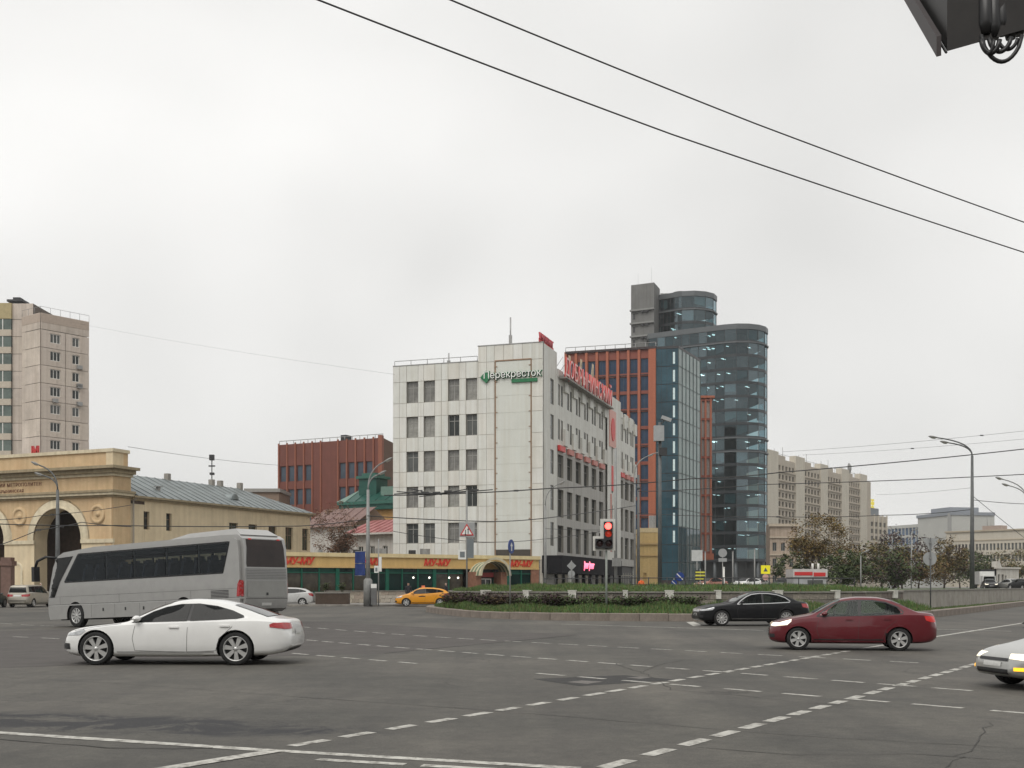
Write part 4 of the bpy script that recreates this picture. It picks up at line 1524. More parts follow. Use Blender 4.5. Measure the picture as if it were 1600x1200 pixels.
def old_houses():
    # ochre house with green metal roof
    A, B = gx(520, 150), gx(640, 144)
    t = thing('green_roofed_house', 'ochre house with stepped dark green metal roof beside the white store', 'house', (A.x, A.y, 0))
    M, L = frame(A, B)
    och = mat('ochre_house', (.52, .31, .12), .85, var=.08, streak=.1)
    grn = mat('green_metal', (.015, .085, .065), .45, .2, var=.15, scale=1)
    grn2 = mat('pale_green_metal', (.15, .24, .20), .5, .2, var=.15)
    part('wall', MB().box(3.5, L, 0, 8, 0, 11.4), [och], t, M)
    part('eave', MB().box(1.6, L, -.7, .2, 11.4, 12.1), [grn], t, M)
    part('eave', MB().box(1.4, L, -.9, .2, 12.1, 12.5), [mat('eave_green', (.03, .12, .09), .5)], t, M)
    n = 7
    for i in range(n):
        a, b = 1.2 + i * (L - 1.2) / n, 1.2 + (i + 1) * (L - 1.2) / n
        part('roof_sheet', MB().face([(a + .01, -.9, 12.51), (b - .01, -.9, 12.51), (b - .01, 3, 14.6), (max(a + .01, 2.8), 3, 14.6)]).tube([(b, -.9, 12.55), (b, 3, 14.63)], .04, 4), [grn if i else grn2], t, M)
    part('turret', MB().box(3.6, 6.4, .9, 3.4, 13, 15.6), [grn], t, M)
    part('turret_cornice', MB().box(3.3, 6.7, .6, 3.7, 15.6, 15.95).box(3.9, 6.1, 1.1, 3.2, 15.95, 16.35), [mat('eave_green', (.03, .12, .09), .5)], t, M)
    part('roof_hatch', MB().box(7.4, L, .5, 3, 12.8, 14.4), [grn2], t, M)
    # white house with red roof
    A, B = gx(548, 134), gx(640, 128)
    t = thing('red_roofed_house', 'small white house with red metal roof behind the restaurant', 'house', (A.x, A.y, 0))
    M, L = frame(A, B)
    wh = mat('white_house', (.52, .50, .47), .85, var=.1, streak=.15)
    ops = [(1.2, 2.1, 5.1, 6.2), (3.2, 4.0, 5.1, 6.2), (5.3, 6.1, 5.1, 6.2)]
    part('wall', wall_open(L, 0, 7.9, ops, .2), [wh], t, M)
    for o in ops:
        window(t, M, *o, .2, nx=2, fm=M_WFRAME, gm=M_DGLASS)
    rm = mat('red_metal_roof', (.34, .10, .095), .5, .1, var=.2, scale=1.2, dirt=(.5, .3, .28), dscale=1.2, damt=.5)
    n = 9
    for i in range(n):
        a, b = -.5 + i * (L + .5) / n, -.5 + (i + 1) * (L + .5) / n
        part('roof_sheet', MB().face([(a + .01, -.8, 7.72), (b - .01, -.8, 7.72), (b - .01, 4, 9.5), (a + .01, 4, 9.5)]).tube([(b, -.8, 7.76), (b, 4, 9.54)], .04, 4), [rm], t, M)
    part('gable', MB().face([(-.4, 0, 7.7), (-.4, 8, 7.7), (-.4, 4, 9.4)]), [wh], t, M)
    part('eave_board', MB().box(-.5, L, -.85, -.75, 7.5, 7.71), [mat('eave_white', (.5, .47, .43), .8)], t, M)
    part('back_wall', MB().box(0, L, 1, 8, 0, 7.2), [wh], t, M)
    # gable house with red roof left of it, behind the tree
    A, B = gx(478, 142), gx(552, 137)
    t = thing('gabled_house', 'grey gabled house with faded red roof behind the bare tree', 'house', (A.x, A.y, 0))
    M, L = frame(A, B)
    part('wall', MB().box(0, L, 0, 7, 0, 9.0), [wh], t, M)
    part('gable', MB().face([(L + .01, 0, 9.0), (L + .01, 7, 9.0), (L + .01, 3.5, 11.2)]), [mat('gable_brown', (.28, .2, .15), .85)], t, M)
    for i in range(5):
        a, b = -.3 + i * (L + .8) / 5, -.3 + (i + 1) * (L + .8) / 5
        part('roof_sheet', MB().face([(a + .01, -.6, 8.8), (b - .01, -.6, 8.8), (b - .01, 3.5, 11.3), (a + .01, 3.5, 11.3)]).tube([(b, -.6, 8.84), (b, 3.5, 11.34)], .04, 4), [mat('faded_red_roof', (.19, .115, .10), .6, var=.2)], t, M)


old_houses()


# ------------------------------------------------------------------ red and blue office block
def office():
    A, B, C, D = gx(884, 236.5), gx(1025, 231), gx(1060, 230), gx(1094, 244)
    t = thing('red_blue_office', 'office block with red piers, blue windows and glazed corner behind the white store', 'building', (B.x, B.y, 0))
    H = 50.0
    red = mat('office_red', (.22, .058, .036), .65, var=.12, scale=.4, streak=.1)
    org = mat('office_orange_pier', (.36, .105, .05), .6, var=.1, streak=.08)
    bl = glass('office_blue_glass', (.020, .045, .090), .05, var=.5, scale=.35)
    tl = glass('office_teal_glass', (.024, .064, .085), .04, var=.45, scale=.2)
    lt = glass('office_pale_glass', (.14, .20, .19), .08, var=.3, scale=.3)  # pale teal puts the sky's reflection into the glass colour
    drk = mat('office_joint', (.035, .02, .02), .6)
    st = 3.62
    M, L = frame(A, B)
    nb = 8
    w = (L - 1.3) / nb
    ops = []
    nf = 12
    for f in range(nf):
        z1 = H - 2.0 - f * st
        for i in range(nb):
            ops.append((i * w + .36, (i + 1) * w - .28, z1 - 2.95, z1))
    part('front_wall', wall_open(L, 0, H - .2, ops, .35), [red], t, M)
    for i, o in enumerate(ops):
        window(t, M, *o, .35, nx=2, fm=mat('office_frame', (.05, .05, .06), .5), gm=bl, bar=.06)
    for i in range(nb + 1):
        part('pier', MB().box(i * w - .22, i * w + .30, -.35, 0, 0, H + .15), [org], t, M)
    part('corner_pier', MB().box(L - 1.25, L, -.4, .3, 0, H + .2), [org], t, M)
    for f in range(0, nf, 2):
        z = H - 2.0 - (f + 1) * st + .35
        part('floor_band', MB().box(0, L, -.12, 0, z - .16, z + .0), [drk], t, M)
    part('top_band', MB().box(0, L, -.45, 0, H - .2, H + .25), [drk], t, M)
    rail(t, [(A.x, A.y + .4, H), (B.x, B.y + .4, H)], 1.2, 2.0, r=.07)
    # glazed corner: blue face, then pale face
    M2, L2 = frame(B, C)
    for f in range(nf + 1):
        z1 = H - .3 - f * st
        z0 = max(0, z1 - st)
        for i in range(3):
            a, b = i * (L2 - 1.2) / 3, (i + 1) * (L2 - 1.2) / 3
            part('pane', MB().box(a + .03, b - .03, 0, .06, z0 + .1, z1 - .03), [tl], t, M2)
        part('pane', MB().box(L2 - 1.17, L2 - .1, 0, .06, z0 + .1, z1 - .03), [tl], t, M2)
        if f < 11:
            part('stair_light', MB().box(L2 - 1.1, L2 - .68, -.03, 0.0, z0 + .5, z1 - .75), [mat('lit_stair', (.5, .6, .6), .3, var=.2, emit=(.75, .9, .9), estr=.12)], t, M2)
    part('glass_core', MB().box(0, L2, .1, .5, 0, H - .2), [drk], t, M2)
    part('top_band', MB().box(0, L2, -.05, .6, H - .3, H + .2), [M_DARK], t, M2)
    M3, L3 = frame(C, D)
    nn = 6
    for f in range(nf + 1):
        z1 = H - .3 - f * st
        z0 = max(0.3, z1 - st)
        for i in range(nn):
            a, b = i * L3 / nn, (i + 1) * L3 / nn
            low = f > 9
            part('pane', MB().box(a + .035, b - .035, 0, .06, z0 + .16, z1 - .02), [tl if low else lt], t, M3)
    for i in range(nn + 1):
        part('mullion', MB().box(i * L3 / nn - .06, i * L3 / nn + .06, -.10, 0, .3, H - .3), [mat('dark_mullion', (.06, .09, .09), .5)], t, M3)
    part('glass_core', MB().box(.1, L3, .1, .5, 0, H - .2), [mat('pale_mullion', (.05, .07, .07), .5)], t, M3)
    part('top_band', MB().box(0, L3, -.06, .6, H - .3, H + .2), [M_DARK], t, M3)
    part('roof', MB().prism([tuple(A + Vector((.3, .5))), tuple(B + Vector((0, .6))), tuple(C + Vector((-.3, .8))), tuple(D + Vector((-.6, 0))), tuple(D + Vector((-3, 20))), tuple(A + Vector((3, 25)))], H - 1.2, H - .5), [M_ROOF], t)
    part('rear_core', MB().prism([tuple(A + Vector((.6, .9))), tuple(B + Vector((0, 1.2))), tuple(C + Vector((-.8, 1.6))), tuple(D + Vector((-1.2, 1))), tuple(D + Vector((-4, 19))), tuple(A + Vector((3, 24)))], 0, H - 1.3), [mat('office_rear_wall', (.30, .28, .26), .8, var=.1)], t)
    # red annex with open piers beyond the glass corner
    A2, B2 = gx(1093, 262), gx(1113, 262)
    t2 = thing('red_annex', 'narrow red ribbed annex between the glazed corner and the round tower', 'building', (A2.x, A2.y, 0))
    M, L = frame(A2, B2)
    H2 = 44.6
    part('wall', MB().box(0, L, .4, 8, 9, H2), [mat('annex_side', (.26, .23, .21), .7, var=.2)], t2, M)
    for q in (.05, 1.2, 2.4):
        part('pier', MB().box(q, q + .42, 0, .4, 8, H2 + .3), [org], t2, M)
    for j in range(9):
        part('floor_band', MB().box(0, L, .05, .4, 9 + j * 4.4, 9.5 + j * 4.4), [red], t2, M)
    part('cap', MB().box(-.3, L + .5, -.3, 8, H2 + .3, H2 + .8), [org], t2, M)
    part('foot', MB().box(-.3, L + .3, -.2, 8, 7.6, 9), [org], t2, M)


office()


# ------------------------------------------------------------------ rounded glass tower
def tower():
    t = thing('round_glass_tower', 'tall dark glass tower with rounded end and grey concrete stair core', 'building', (58, 305, 0))
    gl = [sheer_glass('tower_glass_%d' % i, c, (.62, .78, .84), f) for i, (c, f) in enumerate([((.20, .33, .36), .06), ((.28, .42, .45), .085), ((.16, .27, .30), .04), ((.24, .39, .44), .14)])]
    band = mat('tower_band', (.11, .12, .125), .5, .3, var=.1)
    dband = mat('tower_dark_band', (.03, .036, .04), .4, .2, var=.1)
    slab = mat('tower_interior', (.085, .10, .10), .9, var=.3, scale=.3)
    blind = mat('window_blind', (.30, .34, .34), .8, var=.2)
    lamp = mat('office_light', (1, 1, 1), .5, var=0, emit=(1.0, .97, .9), estr=5.0)

    def path(L0, S0, c, r, a0, a1, n_arc):
        pts = [Vector(L0)]
        n = 9
        for i in range(1, n):
            pts.append(Vector(L0).lerp(Vector(S0), i / n))
        for i in range(n_arc + 1):
            a = R(a0 + (a1 - a0) * i / n_arc)
            pts.append(Vector((c[0] + r * math.cos(a), c[1] + r * math.sin(a))))
        return pts

    def volume(pts, back, z0, z1, st, lights):
        c = sum(pts, Vector((0, 0))) / len(pts)
        nf = int((z1 - 1.4 - z0) / st)
        st = (z1 - 1.4 - z0) / nf
        inner = [p + (c + Vector((0, 6)) - p).normalized() * .35 for p in pts]
        deep = [p + (c + Vector((0, 6)) - p).normalized() * 5.5 for p in pts]
        for f in range(nf):
            a, b = z0 + f * st, z0 + (f + 1) * st
            for i in range(len(pts) - 1):
                p, q = pts[i], pts[i + 1]
                e = (q - p).normalized() * .05
                p, q = p + e, q - e
                part('pane', MB().face([(p.x, p.y, a + .75), (q.x, q.y, a + .75), (q.x, q.y, b), (p.x, p.y, b)]), [random.choice(gl)], t)
                if random.random() < .2:
                    s0, s1 = inner[i], inner[i + 1]
                    part('blind', MB().face([(s0.x, s0.y, a + random.uniform(.8, 2)), (s1.x, s1.y, a + random.uniform(.8, 2)), (s1.x, s1.y, b - .05), (s0.x, s0.y, b - .05)]), [blind], t)
            poly = [tuple(p) for p in inner] + back
            big = f in (nf - 1, nf - 8, nf - 9)
            fb = MB()
            out = [p - (c + Vector((0, 6)) - p).normalized() * (.45 if big else .12) for p in pts]
            for i in range(len(pts) - 1):
                p, q, p2, q2 = pts[i], pts[i + 1], out[i], out[i + 1]
                fb.face([(p2.x, p2.y, a + .0), (q2.x, q2.y, a + .0), (q2.x, q2.y, a + (.55 if not big else .35)), (p2.x, p2.y, a + (.55 if not big else .35))], 0)
                zt = a + (.55 if not big else .35)
                fb.face([(p2.x, p2.y, zt), (q2.x, q2.y, zt), (q.x, q.y, zt), (p.x, p.y, zt)], 0)
                fb.face([(p.x, p.y, a), (q.x, q.y, a), (q2.x, q2.y, a), (p2.x, p2.y, a)], 0)
                fb.face([(p.x, p.y, zt), (q.x, q.y, zt), (q.x, q.y, a + .75), (p.x, p.y, a + .75)], 1)
            part('floor_band', fb, [band if big else dband, dband], t)
            part('floor_slab', MB().prism(poly, a + .05, a + .45), [slab], t)
            # rows of ceiling lights
            lb = MB()
            nl = random.randint(4, 12) if lights else random.randint(0, 2)
            for _ in range(nl):
                i = random.randrange(1, len(pts) - 3)
                s = random.uniform(.2, 1.0)
                p = inner[i].lerp(deep[i], s)
                for k in range(random.randint(1, 3)):
                    q = p + Vector((.25 * k, .9 * k))
                    lb.obox(T((q.x + .4 * k, q.y, b - .12)) @ Matrix.Rotation(R(35), 4, 'Z'), 1.0, .14, .06)
            if lb.v:
                part('ceiling_lights', lb, [lamp], t)
        mull = MB()
        for p in pts:
            o = p - (c + Vector((0, 6)) - p).normalized() * .06
            mull.box(o.x - .05, o.x + .05, o.y - .05, o.y + .05, z0, z1 - 1.4)
        part('mullions', mull, [dband], t)['kind'] = 'stuff'
        poly = [tuple(p - (c + Vector((0, 6)) - p).normalized() * .3) for p in pts] + back
        part('crown_band', MB().prism(poly, z1 - 1.4, z1), [band], t)
        part('inner_core', MB().prism([tuple(p) for p in deep] + back, z0, z1 - 1.45), [mat('tower_core_wall', (.10, .115, .12), .9, var=.3, scale=.2)], t)

    pts = path((37.6, 312.0), (56.2, 301.2), (60.6, 308.3), 8.4, -121, 30, 7)
    volume(pts, [(64, 332), (38, 332)], 8.0, 70.8, 3.6, True)
    pts2 = path((39.0, 322.5), (47.3, 316.6), (50.4, 323.5), 7.6, -114, 40, 6)
    volume(pts2, [(50, 336), (39, 336)], 70.8, 83.6, 3.7, False)
    # glazed entrance storey with columns
    lob = MB()
    for i in range(0, len(pts), 2):
        p = pts[i]
        lob.tube([(p.x, p.y + .8, 0), (p.x, p.y + .8, 8)], .45, 8)
    part('columns', lob, [band], t)
    part('lobby', MB().prism([tuple(p + Vector((0, 3))) for p in pts] + [(64, 330), (38, 330)], 0, 8), [mat('lobby_dark', (.03, .035, .035), .4, var=.5, scale=.2)], t)
    # concrete core
    cg = mat('core_concrete', (.165, .165, .16), .85, var=.12, scale=.3, streak=.15)
    a, b, c_ = gx(986, 318), gx(1022, 315), gx(1031, 322)
    M, L = frame(a, b)
    part('stair_core', MB().prism([tuple(a), tuple(b), tuple(c_), tuple(c_ + Vector((-3, 12))), tuple(a + Vector((2, 12)))], 0, 85.7), [cg], t)
    for j in range(7):
        z = 78.2 - j * 3.65
        part('core_ledge', MB().box(-.15, L + .15, -.7, 0, z, z + .45), [mat('core_ledge', (.23, .23, .22), .8, var=.1)], t, M)
        part('core_vent', MB().box(.6, 1.2, -.06, 0, z - 2.2, z - .6).box(1.25, 2.1, -.05, 0, z - .75, z - .55), [M_DARK], t, M)
        part('core_unit', MB().box(L - 3.6, L - 2.9, -.6, 0, z - .6, z - .02).box(L - 2.5, L - 1.6, -.6, 0, z - .55, z - .02), [M_DARK], t, M)
    for q, h in ((1.0, 6.5), (5.0, 8.5)):
        part('roof_mast', MB().tube([M @ Vector((q, 3, 85.7)), M @ Vector((q, 3, 85.7 + h * .6))], .025, 4), [M_STEEL], t)
    p = pt(1066, 452, 322)
    part('roof_drum', MB().lathe([(.01, 85.6), (2.2, 85.6), (2.2, 85.2), (1.8, 85.2), (1.8, 83.5)], 14, c=(p.x, p.y + 4, 0)), [M_DARK], t)
    for q in (1035, 1041, 1047):
        p = gx(q, 322)
        part('roof_unit', MB().box(p.x - .5, p.x + .4, p.y, p.y + 1, 83.4, 84.5), [M_STEEL], t)


tower()


# ------------------------------------------------------------------ small ochre building by the crossing
def ochre_kiosk():
    A, B = gx(1000, 177), gx(1031, 177)
    t = thing('ochre_house', 'small ochre stucco building with cornice below the office block', 'house', (A.x, A.y, 0))
    M, L = frame(A, B)
    och = mat('ochre_plain', (.50, .36, .16), .85, var=.1, streak=.15)
    part('wall', wall_open(L, 0, 9.9, [(.5, 1.0, 2.2, 3.6)], .2), [och], t, M)
    part('body', MB().box(.02, L - .02, .22, 6, 0, 9.8), [och], t, M)
    part('cornice', MB().box(-.2, L + .2, -.25, 6, 8.0, 8.3).box(-.15, L + .15, -.18, 6, 6.2, 6.4), [mat('ochre_trim', (.40, .28, .13), .85)], t, M)
    part('parapet', MB().box(-.05, L + .05, -.05, 6, 9.9, 10.6), [mat('ochre_pale', (.52, .42, .25), .85)], t, M)
    part('roof_box', MB().box(1.6, 2.6, 1, 2, 10.6, 12.6), [M_STEEL], t, M)


ochre_kiosk()


# ------------------------------------------------------------------ hotel and far buildings on the right
def hotel():
    A, B = gx(1196, 378), gx(1362, 476)
    t = thing('hotel_slab', 'long beige slab building with tall vertical piers far behind the tower', 'building', (A.x, A.y, 0))
    M, L = frame(A, B)
    pier = mat('hotel_pier', (.56, .52, .44), .8, var=.06, scale=.2, streak=.1)
    wall = mat('hotel_wall', (.44, .39, .32), .85, var=.08, scale=.3)
    back = glass('hotel_glass', (.11, .105, .09), .15)
    def at(px):
        k = (px - CX) / F
        d = B - A
        return L * (k * A.y - A.x) / (d.x - k * d.y)
    P = [(1198, 1217, 47.2), (1242, 1258, 47.4), (1281, 1294, 47.0), (1314, 1327, 47.4), (1343, 1355, 47.2)]
    ends = []
    for a, b, h in P:
        u0, u1 = at(a), at(b)
        part('pier', MB().box(u0, u1 - (u1 - u0) * .1, -.3, 2, 0, h), [pier], t, M)
        ends.append((u0, u1))
    for (q0, q1) in zip(ends, ends[1:]):
        u0, u1 = q0[1] - (q0[1] - q0[0]) * .1, q1[0]
        n = 5
        w = (u1 - u0) / n
        ops = [(u0 + i * w + w * .22, u0 + (i + 1) * w - w * .2, 4 + f * 3.1, 5.7 + f * 3.1) for i in range(n) for f in range(13)]
        part('bay_wall', wall_open(u1, 0, 45.0, ops, .35, u0=u0), [wall], t, M)
        part('bay_glass', MB().face([(u0, .36, 0), (u1, .36, 0), (u1, .36, 44.9), (u0, .36, 44.9)]), [back], t, M)
        sl = MB()
        for f in range(13):
            sl.box(u0, u1, -.45, 0, 3.3 + f * 3.1, 3.6 + f * 3.1)
        part('bay_ledges', sl, [mat('hotel_ledge', (.42, .37, .30), .85)], t, M)
        part('roof_unit', MB().box(u0 + w, u0 + 3 * w, 1, 4, 45, 46.6), [wall], t, M)
    part('roof', MB().box(0, L, .4, 16, 0, 44.95), [wall], t, M)
    sp = at(1336)
    part('dish', MB().lathe([(.01, 0), (1.2, .25), (2.2, .9)], 12, 'y', (sp, 1.5, 49)).tube([(sp, 2, 45), (sp, 1.6, 48.9)], .12, 5), [M_STEEL], t, M)
    rl = MB()
    for q in range(14):
        u_ = 5 + q * 8
        rl.tube([(u_, 2, 45), (u_, 2, 47.5 + (q % 3) * 1.2)], .09, 4)
    rl.tube([(0, 2, 47.3), (L, 2, 47.3)], .07, 4)
    part('roof_aerials', rl, [M_STEEL], t, M)
    # round-topped block with yellow letters
    A, B = gx(1352, 540), gx(1385, 560)
    t = thing('yellow_sign_block', 'beige ribbed block with yellow rooftop sign beyond the hotel', 'building', (A.x, A.y, 0))
    M, L = frame(A, B)
    ops = [(i * L / 5 + .4, (i + 1) * L / 5 - .4, 3 + f * 3.4, 5.2 + f * 3.4) for i in range(5) for f in range(9)]
    part('wall', wall_open(L, 0, 35.5, ops, .4), [wall], t, M)
    part('glass', MB().face([(0, .42, 0), (L, .42, 0), (L, .42, 35), (0, .42, 35)]), [back], t, M)
    for i in range(6):
        part('rib', MB().box(i * L / 5 - .25, i * L / 5 + .25, -.5, 0, 0, 36), [pier], t, M)
    part('body', MB().box(0, L, .5, 14, 0, 35.5), [wall], t, M)
    part('roof_drum', MB().box(2, L * .75, 1.3, 8, 35.5, 39.2), [mat('blue_grey', (.2, .22, .24), .7)], t, M)
    ys = mat('yellow_letters', (.75, .62, .04), .5, var=.1, emit=(.9, .75, .05), estr=.25)
    s = MB()
    for i in range(3):
        u_ = 6.0 + i * 2.6
        s.box(u_, u_ + .8, 1, 1.2, 39.2, 43.4).box(u_ + .8, u_ + 2.1, 1, 1.2, 42.6, 43.4).box(u_ + .8, u_ + 2.1, 1, 1.2, 39.2, 40.0).box(u_ + 1.3, u_ + 2.1, 1, 1.2, 40.6, 42.2)
    part('rooftop_sign', s, [ys], t, M)


hotel()


def far_blocks():
    # bluish stepped office building
    A, B = gx(1384, 640), gx(1470, 600)
    t = thing('blue_banded_offices', 'distant grey office building with long blue window band', 'building', (A.x, A.y, 0))
    M, L = frame(A, B)
    gr = mat('far_grey', (.45, .45, .42), .85, var=.06, scale=.1)
    bg_ = glass('far_blue_glass', (.09, .14, .22), .12, var=.3, scale=.1)
    part('wall', wall_open(L, 0, 35, [(1.5 + i * (L - 3) / 14, 1.1 + (i + 1) * (L - 3) / 14, z, z + 4.0) for i in range(14) for z in (18.5, 24, 29.3)], .5), [gr], t, M)
    part('window_band', MB().face([(0, .55, 15), (L, .55, 15), (L, .55, 34), (0, .55, 34)]), [bg_], t, M)
    part('roof', MB().box(0, L, .6, 20, 0, 34.9), [gr], t, M)
    A, B, C = gx(1434, 615), gx(1487, 585), gx(1513, 615)
    M, L = frame(A, B)
    part('upper_wall', MB().box(0, L, 0, 25, 0, 38), [gr], t, M)
    part('upper_cornice', MB().box(-.5, L + .5, -.6, 25, 38, 39.6), [mat('far_blue_grey', (.24, .26, .29), .8)], t, M)
    part('upper_top', MB().box(L * .25, L * .8, 3, 20, 39.6, 42.5), [mat('far_blue_grey', (.24, .26, .29), .8)], t, M)
    M2, L2 = frame(B, C)
    part('end_wall', MB().box(0, L2, .05, 2, 0, 39), [mat('far_grey_dark', (.28, .28, .27), .85)], t, M2)
    part('stair_window', MB().box(L2 * .1, L2 * .4, -.05, 0, 6, 35), [bg_], t, M2)
    # long low beige building
    A, B = gx(1478, 470), gx(1680, 430)
    t = thing('long_beige_building', 'long low beige building with rows of paired windows at the right', 'building', (A.x, A.y, 0))
    M, L = frame(A, B)
    be = mat('far_beige', (.56, .52, .44), .85, var=.06, scale=.2, streak=.08)
    n = 17
    ops = []
    for i in range(n):
        a = 1.0 + i * (L - 2) / n
        for z in (6.6, 11.2, 15.8):
            ops += [(a, a + .95, z, z + 2.7), (a + 1.4, a + 2.35, z, z + 2.7)]
    part('wall', wall_open(L, 0, 23.4, ops, .4), [be], t, M)
    for o in ops:
        window(t, M, *o, .4, nx=1, fm=M_FRAME, gm=M_GREYGL, bar=.1)
    part('cornice', MB().box(-.3, L, -.5, .5, 23.4, 24.0).box(0, L, -.2, 0, 19.7, 20.1), [mat('far_beige_trim', (.42, .36, .27), .85)], t, M)
    part('body', MB().box(0, L, .5, 20, 0, 23.4), [be], t, M)
    part('roof_house', MB().box(L * .27, L * .42, 3, 8, 24, 25.8), [mat('roof_brown', (.34, .27, .23), .85)], t, M)
    part('roof_mast', MB().tube([M @ Vector((L * .3, 4, 24)), M @ Vector((L * .3, 4, 30))], .12, 4).tube([M @ Vector((L * .33, 4, 24)), M @ Vector((L * .33, 4, 28.5))], .1, 4), [M_STEEL], t)
    # old stucco house below the hotel
    A, B = gx(1203, 255), gx(1246, 255)
    t = thing('old_stucco_house', 'old pale stucco house with balconies beside the round tower', 'house', (A.x, A.y, 0))
    M, L = frame(A, B)
    ops = [(.6 + i * 1.9, 1.5 + i * 1.9, z, z + 1.9) for i in range(3) for z in (2, 5.8, 9.4)]
    st = mat('old_stucco', (.42, .34, .27), .9, var=.15, scale=.6, streak=.2)
    part('wall', wall_open(L, 0, 15.5, ops, .3), [st], t, M)
    for o in ops:
        window(t, M, *o, .3, nx=2, fm=M_FRAME, gm=M_DGLASS)
    part('cornice', MB().box(-.3, L + .3, -.5, .3, 14.9, 15.5).box(-.1, L + .1, -.3, 0, 8.4, 8.7).box(-.1, L, -.3, 0, 12.3, 12.6), [mat('old_trim', (.48, .41, .32), .85)], t, M)
    part('body', MB().box(.02, L - .02, .32, 4, 0, 15.4), [st], t, M)


far_blocks()

# ================================================================== TREES AND SHRUBS
LEAF = {}


def leafmat(name, col):
    m = mat(name, col, .75, var=.35, scale=.7, spec=.3)
    return m


def tree(name, label, loc, h, rx, rz, cz, leaves, mats, size, trunk_r=.25, group=None, bare=.0, seed=1, fork=.35, zt=0.0):
    rnd = random.Random(seed)
    t = thing(name, label, 'tree', (loc[0], loc[1], zt), group=group)
    mb = MB()
    tips = []

    def grow(p, d, ln, r, lev):
        pts, q, dd = [p], p.copy(), d.copy()
        for i in range(4):
            dd = (dd + Vector((rnd.uniform(-.22, .22), rnd.uniform(-.22, .22), rnd.uniform(-.02, .16)))).normalized()
            q = q + dd * ln / 4
            pts.append(q.copy())
            if lev >= 2: tips.append(q.copy())
        mb.tube(pts, [r * (1 - .14 * i) for i in range(5)], 6 if lev < 2 else 4, caps=False)
        if lev < 4:
            for k in range(rnd.randint(3, 4) if lev < 3 else rnd.randint(2, 3)):
                a = rnd.uniform(0, 6.28)
                tilt = rnd.uniform(.45, 1.0)
                nd = (dd * math.cos(tilt) + Vector((math.cos(a), math.sin(a), .25)) * math.sin(tilt)).normalized()
                st = pts[rnd.choice((2, 3, 4))] if lev else pts[rnd.choice((3, 4, 4))]
                grow(st, nd, ln * rnd.uniform(.55, .75), r * .52, lev + 1)
    grow(Vector((0, 0, 0)), Vector((0, 0, 1)), h * fork, trunk_r, 0)
    # fit the skeleton into the crown's ellipsoid
    for i, v in enumerate(mb.v):
        v = Vector(v)
        if v.z > cz - rz:
            e = Vector((v.x / rx, v.y / rx, (v.z - cz) / rz))
            if e.length > .95:
                e = e / e.length * (.80 + .15 * ((i * 37) % 10) / 10)
                v = Vector((e.x * rx, e.y * rx, e.z * rz + cz))
                mb.v[i] = tuple(v)
    part('trunk', mb, [mat('bark', (.075, .055, .04), .9, var=.3, bump=.4)], t, T((loc[0], loc[1], zt)))
    if leaves:
        lb = MB()
        clumps = [(rnd.choice(tips), rnd.uniform(.35, 1.0)) for _ in range(max(20, leaves // 60))]
        cl = []
        for p, s in clumps:
            e = Vector((p.x / rx, p.y / rx, (p.z - cz) / rz))
            if e.length > .92: e = e / e.length * rnd.uniform(.6, .97)
            cl.append((Vector((e.x * rx, e.y * rx, e.z * rz + cz)), s))
        for _ in range(len(cl)):
            a, zz, k = rnd.uniform(0, 6.28), rnd.uniform(-1, 1), rnd.uniform(.45, 1.0) ** .5
            q = math.sqrt(1 - zz * zz)
            cl.append((Vector((math.cos(a) * q * k * rx, math.sin(a) * q * k * rx, zz * k * rz + cz)), rnd.uniform(.4, 1.0)))
        for _ in range(leaves):
            c, s = rnd.choice(cl)
            g = Vector((rnd.gauss(0, 1), rnd.gauss(0, 1), rnd.gauss(0, .7))) * (.17 * rx * s)
            p = c + g
            a, b_ = rnd.uniform(0, 6.28), rnd.uniform(-.9, .9)
            ux = Vector((math.cos(a), math.sin(a), b_)).normalized() * size * rnd.uniform(.6, 1.3)
            uy = ux.cross(Vector((rnd.uniform(-1, 1), rnd.uniform(-1, 1), 1))).normalized() * size * .6
            lb.face([p - ux, p - uy * .8, p + ux, p + uy], rnd.randrange(len(mats)))
        part('crown', lb, mats, t, T((loc[0], loc[1], zt)))
    return t


L_AUT = [leafmat('leaf_ochre', (.17, .115, .035)), leafmat('leaf_olive', (.11, .095, .03)), leafmat('leaf_brown', (.12, .07, .03)), leafmat('leaf_gold', (.22, .15, .04))]
L_GRN = [leafmat('leaf_dark_green', (.045, .065, .024)), leafmat('leaf_green', (.07, .095, .030)), leafmat('leaf_olive', (.11, .095, .03))]
L_PUR = [leafmat('leaf_purple', (.055, .030, .032)), leafmat('leaf_dark_brown', (.06, .038, .03))]
L_BRN = [leafmat('leaf_dark_brown', (.06, .038, .03)), leafmat('leaf_rust', (.11, .080, .032)), leafmat('leaf_olive', (.11, .095, .03)), leafmat('leaf_ochre', (.17, .115, .035))]
L_RED = [leafmat('leaf_rust2', (.17, .085, .05)), leafmat('leaf_redbrown', (.13, .07, .045)), leafmat('leaf_tan', (.20, .13, .08))]

